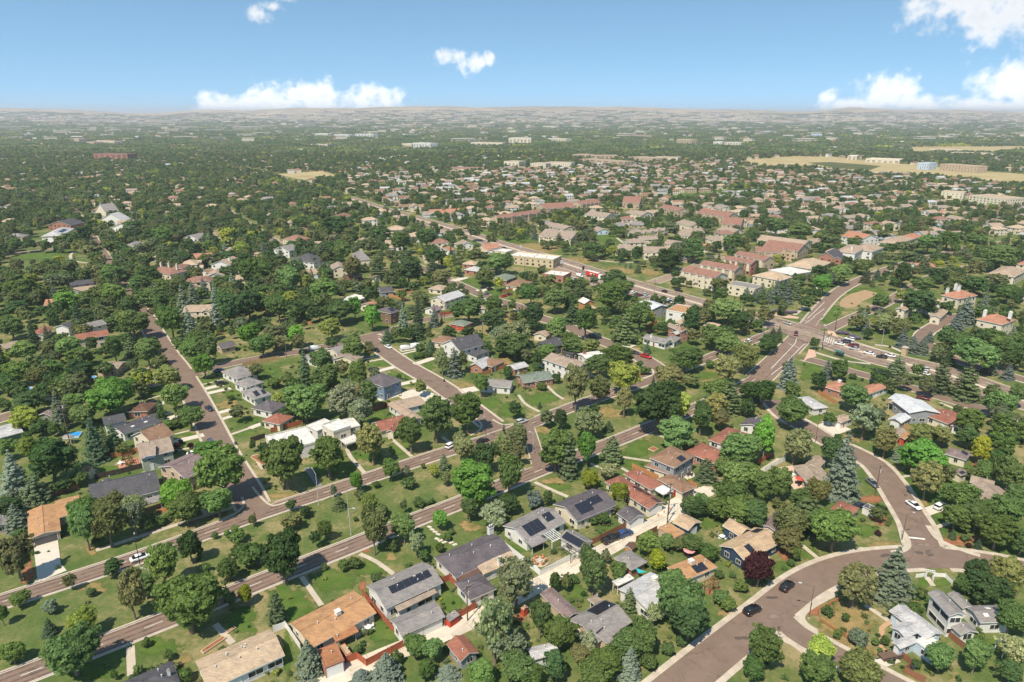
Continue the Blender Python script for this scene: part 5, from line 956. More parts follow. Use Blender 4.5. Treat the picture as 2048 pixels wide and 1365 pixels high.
# ------------------------------------------------------------------ the subdivisions: many alike houses, the nearest as single things
class Grid:
    def __init__(s, c=12.0): s.c = c; s.d = {}
    def add(s, x, y, r):
        n = int(r//s.c)+1; i, j = int(x//s.c), int(y//s.c)
        for a in range(i-n, i+n+1):
            for b in range(j-n, j+n+1): s.d.setdefault((a, b), []).append((x, y, r))
    def hit(s, x, y, m=0.0):
        for (a, b, r) in s.d.get((int(x//s.c), int(y//s.c)), ()):
            if (a-x)**2+(b-y)**2 < (r+m)**2: return True
        return False
GR = Grid(); GH = Grid(); GF = Grid(40.0)
for x, y, r in ROADSEG: GR.add(x, y, r)
for x, y, r in AVOID: GH.add(x, y, r)
def inpoly(p, poly):
    x, y = p; c = False
    for i in range(len(poly)):
        x1, y1 = poly[i]; x2, y2 = poly[i-1]
        if (y1 > y) != (y2 > y) and x < (x2-x1)*(y-y1)/(y2-y1)+x1: c = not c
    return c
def poly_px(t, pts): return [I(t, *p) for p in pts]
FIELDS = [poly_px('f6', [(180, 575), (560, 552), (760, 605), (640, 625), (430, 640), (300, 620)]), poly_px('f8', [(-90, 470), (0, 440), (350, 412), (620, 418), (1250, 480), (2100, 550), (2100, 630), (1900, 620), (1500, 575), (1000, 548), (500, 515), (0, 495)]), poly_px('f8', [(1150, 345), (2100, 340), (2100, 385), (1600, 398), (1180, 398)]),
          poly_px('f7', [(1270, 740), (1480, 722), (2048, 690), (2048, 712), (1700, 745), (1500, 775), (1290, 785)]), poly_px('a1', [(0, 440), (160, 400), (570, 395), (760, 480), (690, 560), (330, 600), (200, 590), (0, 560)]), poly_px('a3', [(0, 310), (240, 310), (420, 400), (700, 440), (720, 480), (1100, 490), (1340, 570), (1160, 610), (700, 520), (300, 430)]),
          poly_px('a3', [(0, 345), (380, 470), (830, 590), (1180, 690), (1700, 850), (1480, 860), (1020, 760), (780, 690), (560, 640), (280, 560), (0, 420)]), poly_px('a3', [(740, 260), (940, 280), (1010, 350), (880, 350), (740, 310)]), poly_px('f8', [(1280, 715), (1920, 780), (1850, 820), (1300, 750)]), poly_px('z3', [(820, 580), (1060, 330), (1300, 140), (1600, 30), (1960, 60), (1800, 200), (1430, 420), (1000, 590)])]
# far field and street lanes become coarse discs for the grid test
SUBD = [(700, 425), (760, 390), (900, 352), (1060, 336), (1200, 330), (1440, 322), (1500, 337), (1640, 350), (1800, 362), (2060, 380), (2060, 470), (1960, 468), (1820, 462), (1740, 470), (1640, 465), (1560, 455), (1480, 455), (1400, 425), (1300, 405), (1180, 412), (1060, 408), (1000, 425), (960, 430), (900, 440)]
r4 = random.Random(11)
sub_t = []
ang0 = math.radians(24); ca, sa = math.cos(ang0), math.sin(ang0)
for iu in range(-40, 110):
    for iv in range(5, 120):
        u = iu*22+r4.uniform(-3, 3); v = iv*18.0+(iv//2)*15+r4.uniform(-2, 2)     # back-to-back rows with streets between
        x = u*ca-v*sa*0+v*.35; y = v+u*sa*.5+150
        if y < 420 or y > 1750: continue
        px, py, _ = proj((x, y, 3))
        if not (-40 < px < 2090): continue
        if not inpoly((px, py), SUBD): continue
        if any(inpoly((px, py), q) for q in FIELDS): continue
        if GR.hit(x, y, 8) or GH.hit(x, y, 5): continue
        if r4.random() < .36: continue
        sub_t.append((x, y))
for _ in range(1500):                                          # houses standing in the wooded quarters
    y = 300+1500*r4.random()**.8; x = r4.uniform(-1, 1)*y*.9; px, py, _d = proj((x, y, 3))
    if not (-30 < px < 2080) or py > 640 or inpoly((px, py), SUBD) or any(inpoly((px, py), q) for q in FIELDS): continue
    if GR.hit(x, y, 8) or GH.hit(x, y, 9) or (px < 700 and y > 430 and r4.random() < .12): continue
    GH.add(x, y, 9.0); sub_t.append((x, y))
sub_t.sort(key=lambda p: p[1])
RK = ['stone', 'stone', 'taupe', 'sand', 'terra', 'grey', 'taupe', 'townred', 'stone', 'slate', 'stone', 'brown']; WK = ['cream', 'tan', 'white', 'cream', 'lblue', 'sage', 'white']
protos = []
RNAME = {'stone': 'sandy', 'taupe': 'taupe', 'sand': 'pale tan', 'terra': 'orange', 'grey': 'grey', 'townred': 'brick-red', 'lgrey': 'light grey', 'slate': 'dark slate', 'brown': 'brown'}
WNAME = {'cream': 'cream', 'tan': 'tan', 'white': 'white', 'lblue': 'pale blue', 'sage': 'sage'}
def sub_house(x, y, ang, rk, wk, kind, rr):
    r = bpy.data.objects.new('house', None); COL.objects.link(r); r.location = (0, 0, 0)
    L, Wd = rr.uniform(14, 17), rr.uniform(10, 12); ex = Vector((1, 0, 0)); ey = Vector((0, 1, 0))
    ze = rr.choice([3.2, 5.6, 5.6, 5.8])
    block_w(r, Vector((-L/2, -Wd/2, 0)), ex, ey, L, Wd, 'hip' if kind else 'gable', ze, rk, wk, dict(vents=0, pitch=.42), 1)
    block_w(r, Vector((-L/2+1, -Wd/2-3.2, 0)), Vector((0, 1, 0)), Vector((1, 0, 0)), 7.5, 6.4, 'gable' if kind else 'hip', 3.0 if ze > 4 else 2.8, rk, wk, dict(vents=0, pitch=.45, hipb=False, gar={3: ('w', 2)}), 1)
    block_w(r, Vector((L/2-5, -Wd/2-1.2, 0)), Vector((0, 1, 0)), Vector((1, 0, 0)), 6, 4.6, 'gable', ze-.2, rk, wk, dict(vents=0, pitch=.5), 1)
    return r
PR = []
for k in range(18):
    PR.append((sub_house(0, 0, 0, RK[k % len(RK)], WK[(k*3) % len(WK)], k % 2, r4), RK[k % len(RK)], WK[(k*3) % len(WK)], k % 2))
NSUB = 175
usedp = set(); SUBL = []
for n, (x, y) in enumerate(sub_t[:NSUB]):
    k = r4.randrange(18) if n >= 18 else n
    root, rk, wk, kd = PR[k]
    c = root if k not in usedp else copy_tree(root)
    usedp.add(k)
    ang = ang0*.6+r4.choice([0, 0, math.pi/2, math.pi, -math.pi/2])+r4.uniform(-.1, .1)
    c.location = (x, y, 0); c.rotation_euler = (0, 0, ang)
    SUBL.append((c, x, y, '%s house with %s %s roof' % (WNAME[wk], RNAME[rk], 'hip' if kd else 'gable')))
    AVOID.append((x, y, 9)); GH.add(x, y, 9.0); LAND.append((x, y, 'the subdivision houses'))
for k in range(18):
    if k not in usedp:
        for ch in list(PR[k][0].children_recursive): bpy.data.objects.remove(ch)
        bpy.data.objects.remove(PR[k][0])
SUB_REST = sub_t[NSUB:]
for x, y in SUB_REST: AVOID.append((x, y, 8.5)); GH.add(x, y, 9.0)
# ------------------------------------------------------------------ trees
def leaf_mat(name, far=False):
    m = bpy.data.materials.new(name); m.use_nodes = True; nt = m.node_tree; nt.nodes.clear()
    oi = nd(nt, 'ShaderNodeObjectInfo'); p = worldpos(nt)
    at = nd(nt, 'ShaderNodeAttribute'); at.attribute_name = 'shade'
    if far:
        base = ramp(nt, oi.outputs['Random'], [(0, (0.0814, 0.138, 0.0561)), (0.2, (0.1099, 0.1801, 0.0667)), (0.4, (0.1487, 0.23, 0.0807)), (0.55, (0.1914, 0.2184, 0.0893)), (0.68, (0.1505, 0.2012, 0.1017)), (0.8, (0.2378, 0.2408, 0.1103)), (0.9, (0.1859, 0.2337, 0.1491)), (0.965, (0.3009, 0.345, 0.0965)), (1, (0.4248, 0.4504, 0.0965))])
    else:
        base = oi.outputs['Color']
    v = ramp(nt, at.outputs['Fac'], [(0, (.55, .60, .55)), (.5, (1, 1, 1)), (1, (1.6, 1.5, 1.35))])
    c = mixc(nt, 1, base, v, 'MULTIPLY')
    d = nd(nt, 'ShaderNodeBsdfDiffuse'); tr = nd(nt, 'ShaderNodeBsdfTranslucent'); lk(nt, c, d.inputs[0])
    c2 = mixc(nt, 1, c, (1.2, 1.25, .75), 'MULTIPLY'); lk(nt, c2, tr.inputs[0])
    ms = nd(nt, 'ShaderNodeMixShader'); ms.inputs[0].default_value = .48; lk(nt, d.outputs[0], ms.inputs[1]); lk(nt, tr.outputs[0], ms.inputs[2])
    o_ = nd(nt, 'ShaderNodeOutputMaterial'); lk(nt, ms.outputs[0], o_.inputs[0]); return m
LEAF = leaf_mat('foliage'); LEAF_FAR = leaf_mat('foliage_far', True)
BARK = mottled('bark', (.20, .155, .115), .3, 3, .95, .1)
def quads_mesh(name, C, Nn, S, mat, shade, rg, asp=1.0):
    """leaf cards: centres C, normals Nn, sizes S"""
    n = len(C); Nn = Nn/np.linalg.norm(Nn, axis=1, keepdims=True)
    R = rg.normal(size=(n, 3)); U = np.cross(Nn, R); U /= np.linalg.norm(U, axis=1, keepdims=True)+1e-9; V = np.cross(Nn, U)
    S = S[:, None]; ve = np.empty((n, 4, 3))
    ve[:, 0] = C-U*S-V*S*asp; ve[:, 1] = C+U*S*.8-V*S*asp*.9; ve[:, 2] = C+U*S+V*S*asp; ve[:, 3] = C-U*S*.7+V*S*asp*1.05
    ve[:, 0] -= Nn*S*.25; ve[:, 2] -= Nn*S*.25                     # slight fold
    me = bpy.data.meshes.new(name); me.vertices.add(n*4); me.vertices.foreach_set('co', ve.reshape(-1))
    me.loops.add(n*4); me.loops.foreach_set('vertex_index', np.arange(n*4, dtype=np.int32)); me.polygons.add(n)
    me.polygons.foreach_set('loop_start', np.arange(0, n*4, 4, dtype=np.int32))
    me.materials.append(mat); me.update(calc_edges=True)
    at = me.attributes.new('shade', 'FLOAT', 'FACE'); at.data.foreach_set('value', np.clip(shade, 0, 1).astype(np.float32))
    return me
def crown_decid(name, seed, n=5200, leaf=.20, mat=None, zlo=.9, top=10.0, rad=4.0, nclump=150, squash=1.0, lump=1.0):
    rg = np.random.default_rng(seed); cz = zlo+(top-zlo)*.47; a = (top-zlo)/2
    # a few big limbs' masses give the uneven outline; small sprays on them give the broken surface
    lob = rg.normal(size=(9, 3)); lob /= np.linalg.norm(lob, axis=1, keepdims=True); lob[:, 2] = lob[:, 2]*.75+.12; amp = rg.uniform(.3, .62, 9)
    def env(d): return .53+((np.maximum(0, d@lob.T)**4)*amp).max(1)
    def dirs(m):
        d = rg.normal(size=(m*2, 3)); d /= np.linalg.norm(d, axis=1, keepdims=True); d = d[d[:, 2] > -.8+.25*rg.random(len(d))]; return d[:m]
    d = dirs(nclump); u = rg.uniform(.45, 1.0, len(d))**.6; r = env(d)*u; ax = np.array([rad, rad, a*squash])*.97
    cc = d*r[:, None]*ax; cc[:, 2] += cz+np.where(d[:, 2] > 0, .06*a, 0); cr = rg.uniform(.09, .19, len(d))*rad*lump
    w = cr**2; w /= w.sum(); n1 = int(n*.88); ids = rg.choice(len(d), n1, p=w)
    q = rg.normal(size=(n1, 3)); q /= np.linalg.norm(q, axis=1, keepdims=True); q[:, 2] = q[:, 2]*.75+.1
    C = cc[ids]+q*(cr[ids]*(1-.6*rg.random(n1)**1.6))[:, None]*np.array([1.15, 1.15, .8])+rg.normal(size=(n1, 3))*.05*rad/4
    d2 = dirs(n-n1); r2 = env(d2)*rg.uniform(.6, 1.06, len(d2)); C2 = d2*r2[:, None]*ax; C2[:, 2] += cz
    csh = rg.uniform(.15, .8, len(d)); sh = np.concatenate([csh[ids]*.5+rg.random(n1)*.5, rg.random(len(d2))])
    C = np.concatenate([C, C2]); q = np.concatenate([q, d2]); out = C-np.array([0, 0, cz]); m = len(C)
    Nn = q*.8+out/(np.linalg.norm(out, axis=1, keepdims=True)+1e-6)*.45+rg.normal(size=(m, 3))*.62+np.array([0, 0, .2])
    C[:, 2] = np.clip(C[:, 2], .12, None)
    return quads_mesh(name, C, Nn, leaf*rg.uniform(.55, 1.3, m), mat or LEAF, sh, rg), np.concatenate([cc, cr[:, None]], 1)
def trunk_mesh(name, seed, cl, h=10.0, r=.26):
    rr = random.Random(seed); mb = MB(); fork = Vector((rr.uniform(-.2, .2), rr.uniform(-.2, .2), h*.24))
    mb.cyl((0, 0, -.3), fork, r*1.25, r*.85, 8, cap=False)
    for k in range(6):
        c = Vector(cl[rr.randrange(len(cl))][:3]); m1 = fork.lerp(c, .5)+Vector((rr.uniform(-.3, .3), rr.uniform(-.3, .3), .3))
        mb.cyl(fork, m1, r*.55, r*.32, 6, cap=False); mb.cyl(m1, c, r*.32, r*.08, 5, cap=False)
    return mb.mesh(name, BARK, True)
def crown_conifer(name, seed, n=5200, leaf=.17, mat=None, top=10.0, rad=2.7, zlo=.35, layers=17, droop=.25, fill=1.0, power=.85):
    rg = np.random.default_rng(seed); C = []; Nn = []; sh = []
    br = []
    for L in range(layers):
        f = L/(layers-1); z = zlo+(top-zlo-.3)*f**.92; R = rad*(1-f)**power*rg.uniform(.86, 1.08)+.12; nb = max(4, int(13*(1-f*.7)))
        for b in range(nb): br.append((z+rg.uniform(-.2, .2), R*rg.uniform(.72, 1.1), 2*math.pi*(b+rg.random()*.6)/nb+L*1.7, rg.uniform(.3, .7)))
    w = np.array([b[1]**1.3 for b in br]); w /= w.sum(); ids = rg.choice(len(br), n, p=w)
    B = np.array(br)[ids]; t = rg.random(n)**.55; th = B[:, 2]; r = B[:, 1]*t
    wd = .32*(1-t*.6)*B[:, 1]*.5+.05; la = rg.normal(size=n)*wd; ver = -abs(rg.normal(size=n))*.10*(.4+B[:, 1]*.3)
    x = r*np.cos(th)-la*np.sin(th); y = r*np.sin(th)+la*np.cos(th); z = B[:, 0]-droop*r+.16*np.maximum(0, t-.7)*B[:, 1]+ver
    C = np.stack([x, y, np.clip(z, .08, None)], 1)
    Nn = np.stack([np.cos(th)*.55, np.sin(th)*.55, np.full(n, .75)], 1)+rg.normal(size=(n, 3))*.38
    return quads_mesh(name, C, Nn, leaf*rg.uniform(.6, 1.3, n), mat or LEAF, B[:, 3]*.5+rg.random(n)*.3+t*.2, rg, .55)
def con_trunk(name, h=10): 
    mb = MB(); mb.cyl((0, 0, -.3), (0, 0, h*.93), .2, .03, 7, cap=False); return mb.mesh(name, BARK, True)
DEC = []; 
for k in range(10):
    me, cl = crown_decid('crown', 100+k, n=9500, leaf=.175, zlo=.45+.5*(k % 2), nclump=[130, 160, 110, 190, 150, 90, 140, 170, 120, 200][k], squash=[1, .95, 1.05, 1, .95, 1.05, 1, .95, 1, 1][k]); DEC.append((me, trunk_mesh('trunk', k, cl)))
AIRY = []
for k in range(3):
    me, cl = crown_decid('crown', 200+k, n=4600, nclump=70, leaf=.18, lump=1.15); AIRY.append((me, trunk_mesh('trunk', 50+k, cl, r=.3)))
DENSE = []                                                            # tight lindens and hawthorns
for k in range(4):
    me, cl = crown_decid('crown', 300+k, n=8600, nclump=330, leaf=.17, zlo=.6, lump=.75); DENSE.append((me, trunk_mesh('trunk', 80+k, cl)))
SHR = []
for k in range(4):
    me, cl = crown_decid('crown', 400+k, n=2600, nclump=60, leaf=.08, zlo=.05, top=2.0, rad=1.0); SHR.append((me, trunk_mesh('stem', 120+k, cl, 2.0, .05)))
CON = [(crown_conifer('crown', 500+k, n=6500, droop=[.28, .22, .32, .25][k]), con_trunk('trunk')) for k in range(4)]
PINE = [(crown_conifer('crown', 520+k, n=5600, leaf=.20, rad=3.4, layers=12, droop=-.02, power=.55), con_trunk('trunk')) for k in range(3)]
COLU = []
for k in range(2):
    me, cl = crown_decid('crown', 600+k, n=4800, nclump=150, leaf=.15, zlo=.4, top=10, rad=2.0); COLU.append((me, trunk_mesh('trunk', 130+k, cl)))
EXT = {}
def ext(me):
    if me.name not in EXT:
        v = np.empty(len(me.vertices)*3); me.vertices.foreach_get('co', v); v = v.reshape(-1, 3); EXT[me.name] = (np.percentile(np.hypot(v[:, 0], v[:, 1]), 96.5), np.percentile(v[:, 2], 99.5))
    return EXT[me.name]
TINT = {'d': (0.1595, 0.2384, 0.083), 'D': (0.0894, 0.1498, 0.0574), 'y': (0.2951, 0.3576, 0.099), 'l': (0.3174, 0.345, 0.0469), 'm': (0.1675, 0.3236, 0.0702), 'o': (0.234, 0.2462, 0.1098), 'p': (0.0856, 0.0359, 0.0386), 's': (0.2242, 0.2661, 0.2205), 'g': (0.1117, 0.1668, 0.0925), 'a': (0.287, 0.3236, 0.1914), 'b': (0.1371, 0.2078, 0.0733), 'B': (0.207, 0.2553, 0.207), 'c': (0.1262, 0.1798, 0.0726), 'P': (0.069, 0.0331, 0.0359), 'h': (0.1275, 0.2008, 0.0669), 'n': (0.1562, 0.2008, 0.1084)}
KN = {'d': ('broadleaf_tree', 'tree', 'leafy green tree'), 'D': ('broadleaf_tree', 'tree', 'dark green dense tree'), 'y': ('broadleaf_tree', 'tree', 'yellow-green tree'), 'l': ('broadleaf_tree', 'tree', 'bright lime-yellow tree'), 'm': ('maple_tree', 'tree', 'vivid green tree'), 'o': ('linden_tree', 'tree', 'olive-green seed-laden tree'),
      'p': ('plum_tree', 'tree', 'purple-leaved tree'), 's': ('spruce_tree', 'tree', 'silvery blue spruce'), 'g': ('spruce_tree', 'tree', 'dark green conifer'), 'a': ('willow_tree', 'tree', 'grey-green airy tree'), 'b': ('shrub', 'shrub', 'rounded green shrub'), 'B': ('shrub', 'shrub', 'silvery blue shrub'), 'P': ('shrub', 'shrub', 'purple-leaved shrub'), 'h': ('hedge', 'hedge', 'clipped green hedge'), 'c': ('juniper_tree', 'tree', 'narrow upright juniper'), 'n': ('pine_tree', 'tree', 'broad dark pine')}
TR = {}
TR['t1'] = "110 430 260 340 o,10 860 90 300 d,630 200 210 330 d,800 170 280 330 o,1000 130 160 250 a,1390 60 290 230 d,1630 20 260 150 d,730 310 100 80 b,1100 175 140 90 b,1210 150 100 70 b,120 720 140 120 d,510 600 95 140 d,840 510 140 140 D,1420 350 165 240 D,1220 490 240 340 d,1585 260 55 60 b,1890 145 65 120 d,1765 265 160 100 b,1860 420 220 140 b,1780 390 140 120 b,1710 540 170 180 D,1535 510 80 80 b,670 700 75 90 c,375 800 115 125 B,350 965 115 140 g,950 750 235 370 o,1090 640 150 170 d,620 930 210 220 y,540 1140 390 370 d,100 1150 190 180 d,1400 790 490 450 d,1680 720 120 120 a,1840 710 105 150 l,1090 1070 75 80 b,1260 1155 80 90 a,1030 1265 75 90 b,855 1310 60 90 b,1380 1320 130 120 b,90 150 180 210 s,60 60 200 160 D,150 250 100 80 b"
TR['t2'] = "20 150 50 110 d,300 30 85 100 d,310 160 155 125 o,410 90 85 100 o,660 30 115 115 n,560 225 115 150 d,490 290 90 145 m,250 430 335 390 D,45 420 130 125 D,180 810 145 245 n,920 220 205 430 o,980 90 95 110 d,1150 45 65 105 m,1265 20 100 70 b,1350 10 80 60 b,1150 210 200 220 d,1245 330 125 190 a,1300 410 115 100 y,1430 150 120 150 m,1420 360 75 80 b,1475 275 80 50 b,1510 238 60 45 b,790 145 45 40 b,1640 70 130 180 d,1820 120 200 210 a,560 500 50 60 b,700 490 100 70 b,780 470 110 70 b,420 1220 225 280 s,1010 1280 240 240 s,830 1335 170 130 s,1230 1100 190 170 d,1370 1120 170 180 d,1080 1080 90 90 d,800 1165 90 80 b,1320 1260 160 120 d,1480 1310 190 130 s,1830 960 300 480 a,1750 1290 210 170 d,1900 720 160 250 a,1000 1160 120 60 b,1180 490 70 50 b,950 590 110 40 b,1060 335 120 90 b"
TR['t3'] = "120 620 320 380 a,40 880 160 230 a,60 1100 300 240 a,300 890 170 260 d,440 1000 250 260 d,410 610 100 150 D,495 610 95 140 p,585 430 105 230 c,700 540 230 330 d,560 590 80 80 b,790 420 95 110 d,885 540 135 150 d,975 760 115 200 n,1110 330 165 190 d,1250 310 135 130 d,1350 330 130 110 d,1440 330 170 150 d,1180 450 150 160 l,1560 400 150 130 d,1400 60 120 125 d,1480 50 170 120 D,1620 60 200 120 d,1780 90 250 190 d,1300 660 240 260 d,1360 800 350 380 d,1450 900 320 340 D,1150 860 140 160 a,1070 1020 240 270 d,950 1090 260 230 d,660 1080 135 190 a,800 1210 240 190 d,980 1240 180 240 s,120 1270 260 190 d,240 1320 200 120 d,420 1240 170 230 D,600 1170 170 170 o,700 1320 260 130 d,1850 500 90 80 P,1650 730 140 110 b,700 150 90 80 b,770 140 110 90 b,900 40 130 110 l,1910 1070 160 290 d,1900 1260 190 160 D,1640 560 80 60 b,1740 560 60 50 b,1720 790 130 70 b,1160 1250 150 90 b,1270 1130 120 80 b,1380 1090 90 80 b,1010 120 60 50 b,400 385 50 50 b,1930 560 110 80 b,1800 640 120 90 b"
TR['t4'] = "50 110 190 230 d,310 170 270 270 o,460 120 280 270 n,280 300 230 170 o,660 290 370 310 d,955 105 115 125 d,120 350 100 90 b,340 400 95 130 b,300 470 70 50 b,130 600 250 260 p,790 640 280 330 o,1115 590 310 410 s,585 835 95 85 b,715 880 60 80 b,640 1010 75 80 b,815 1035 155 125 B,805 1120 70 45 b,695 980 55 60 b,110 1110 250 320 d,520 1110 220 190 y,500 1270 260 190 d,800 1270 320 220 o,30 1290 130 160 D,1220 820 165 130 b,1090 830 110 70 b,1700 560 210 230 D,1930 570 260 290 o,1620 640 170 150 d,1780 660 280 220 D,1950 890 230 260 d,1420 1190 215 225 d,1690 1170 200 260 d,1960 1130 250 230 a,1950 1280 190 170 D,1540 130 190 200 d,1700 110 230 230 d,1900 90 280 260 d,1850 240 260 260 d,1990 360 180 200 D,1525 265 60 80 g,1605 280 70 65 b,1735 360 65 80 g,1695 315 50 35 P,1640 350 50 38 P,1505 238 40 30 P,960 250 55 38 P,1245 1230 75 85 b,1290 700 85 100 y,740 160 80 50 b,940 1060 60 70 b,1010 1050 70 90 b,1700 1010 120 60 b"
TR['t5'] = "60 1080 240 380 s,40 850 150 170 d,390 950 390 370 D,210 850 140 180 y,690 800 195 360 g,860 790 145 245 g,420 570 135 310 s,510 690 65 100 d,200 620 215 200 y,660 590 210 180 d,850 450 380 300 m,560 490 175 150 d,210 500 250 150 D,310 280 180 180 o,130 260 200 190 d,50 350 140 180 d,400 240 170 180 d,480 340 105 120 d,620 260 200 230 D,620 130 190 150 d,540 60 200 120 d,180 90 200 130 d,380 60 150 130 n,890 70 150 210 d,1000 60 120 160 n,1150 100 200 220 d,1250 180 130 150 d,1310 290 200 200 o,1365 450 225 215 d,1485 610 185 185 d,1370 650 110 70 b,1300 665 110 70 b,1125 440 80 90 d,1590 200 165 190 m,1500 90 190 200 d,1380 50 110 130 y,1620 90 190 210 d,1890 70 205 180 d,1850 570 135 145 d,1800 450 60 50 b,1720 900 270 180 m,1730 1050 370 420 d,1400 1220 285 270 m,850 1280 230 190 o,650 1320 230 180 d,1050 1300 180 210 a,620 1085 135 125 d,480 1140 145 115 d,240 1180 220 250 n,960 850 110 100 d,1235 605 55 75 d,1380 830 60 55 P,1485 825 50 50 P,1410 795 40 40 P,1970 250 70 95 d,1040 190 95 115 d,830 230 130 130 d,700 330 90 90 d,1120 300 60 40 h,1165 295 60 40 h,1210 285 60 40 h,770 380 130 110 m,960 340 130 120 d,80 1250 200 160 s,30 500 120 100 d"
TR['t6'] = "270 960 360 390 d,610 900 280 310 d,950 800 285 330 o,1250 740 200 270 d,1450 620 285 340 d,1690 560 245 300 d,1650 840 195 225 o,1100 1010 145 165 d,835 1110 115 165 m,630 1165 60 105 d,315 1275 80 115 d,685 1270 110 145 n,435 1330 90 80 o,925 1280 135 165 y,1030 1320 100 90 d,1200 1285 75 115 m,1310 1245 125 120 D,1405 1255 100 85 b,985 1130 70 50 b,1240 1110 125 110 o,1435 1020 95 105 d,1510 960 95 135 n,1525 1080 85 110 d,1720 1110 400 380 m,1840 910 190 230 D,1970 840 140 330 o,1350 985 40 50 b,860 1210 85 90 o,850 270 150 240 d,920 430 165 230 d,860 560 185 230 a,730 480 290 280 a,430 490 340 290 d,350 350 130 135 m,600 300 220 230 d,560 160 175 190 d,720 220 125 145 d,410 220 110 290 g,290 300 125 110 D,220 460 135 120 D,50 240 125 135 d,190 335 120 60 b,40 350 90 60 b,800 60 200 185 d,640 20 120 90 d,370 20 120 165 d,190 30 150 150 o,930 70 85 135 m,1480 170 115 225 o,1590 190 150 225 s,1655 160 100 240 o,1800 350 115 175 d,1160 290 50 60 b,1290 130 60 45 h,1340 122 60 45 h,1390 115 60 45 h,1400 60 85 105 g,1640 40 100 105 s,1850 60 100 110 d,1960 50 130 160 a,2010 250 80 100 d,110 840 85 120 d,1135 735 80 45 b,540 400 150 140 d,300 560 150 120 d,1520 500 110 90 d,650 360 110 100 d,20 820 60 120 d"
TR['t7'] = "570 360 205 350 o,750 370 175 220 o,950 300 270 260 y,770 210 205 195 d,930 130 245 210 d,1130 510 395 390 D,970 480 125 235 o,1410 520 195 250 y,1330 290 235 215 o,1400 150 220 200 d,1520 140 150 190 d,1790 240 215 245 o,1910 140 185 235 o,1640 190 75 75 b,1500 310 130 115 d,1640 400 260 185 d,1810 460 220 265 n,1680 520 190 220 o,1570 610 165 250 d,1720 620 145 155 o,1940 520 115 165 a,1960 390 180 145 D,1380 730 320 225 d,880 880 195 240 n,850 680 85 95 g,690 650 260 230 a,365 600 125 155 o,480 620 125 165 D,450 650 150 110 o,150 770 185 240 o,110 900 170 175 o,30 780 85 210 g,420 850 290 330 d,680 850 165 265 m,540 920 170 340 n,70 1060 210 330 d,270 1250 145 150 B,375 1240 85 145 c,700 1080 175 145 l,840 1030 155 115 a,930 1200 145 180 l,870 1310 105 90 d,1620 1030 185 195 n,1870 860 330 210 d,1850 1080 300 260 d,1490 1290 170 160 d,1580 1270 130 150 d,1960 1050 160 190 d,1740 1010 130 150 d,1800 1220 280 210 d,2000 720 75 200 d,120 540 125 155 d,310 510 35 60 g,1200 320 38 100 g,440 290 85 95 d,320 365 90 45 b,60 270 85 85 d,200 120 100 125 d,290 150 85 210 y,370 110 160 155 d,560 50 180 115 d,700 50 150 130 d,1145 70 65 95 g,280 210 70 80 d,1130 235 100 40 b,120 50 250 110 d,1650 40 240 120 d,1090 190 60 60 b,1470 800 150 120 d,60 1280 180 160 D,20 60 120 120 d"
TR['t8'] = "60 150 145 210 o,170 60 145 135 o,310 260 165 245 s,285 190 90 70 d,330 370 150 80 b,520 300 110 160 o,590 230 90 150 s,670 230 135 165 d,965 265 140 135 d,1120 220 175 195 n,1250 230 95 135 d,1160 310 135 135 d,1060 340 95 125 a,1310 340 145 170 o,1455 290 165 250 n,1650 340 230 260 n,1820 360 125 135 a,1700 110 330 230 d,1820 210 125 125 s,1950 250 105 125 s,1950 140 200 205 D,1240 50 110 125 s,1310 60 95 125 s,1150 30 85 85 s,1385 100 95 135 o,1370 20 80 90 s,1500 140 105 135 g,1560 20 200 80 D,1860 480 220 210 d,2010 400 125 175 d,770 430 240 205 d,860 600 240 270 a,480 510 75 62 b,590 590 100 110 d,100 400 200 210 D,300 540 265 230 d,60 430 55 110 s,20 520 65 125 a,120 730 175 320 m,345 790 245 270 o,630 830 185 240 D,740 960 275 480 s,990 800 185 230 o,1120 850 95 135 s,1290 880 330 250 m,1310 1050 225 280 o,1480 1000 105 155 y,1280 720 200 180 o,1440 720 200 155 o,1650 600 220 205 d,1640 730 180 165 d,1730 820 120 225 l,1800 860 100 160 a,1880 800 200 260 d,1960 650 250 210 d,1760 990 155 165 d,1590 1180 260 240 d,1940 1000 240 270 d,2000 1170 150 185 d,1950 1250 210 150 d,230 1070 190 235 d,90 1090 180 225 d,510 1140 195 225 o,380 1200 165 185 d,200 1220 80 95 y,40 740 75 150 a,980 1270 110 80 d,1860 900 130 150 D,60 1240 130 120 d,770 272 60 32 b,840 296 26 26 b,1680 1000 110 120 d"
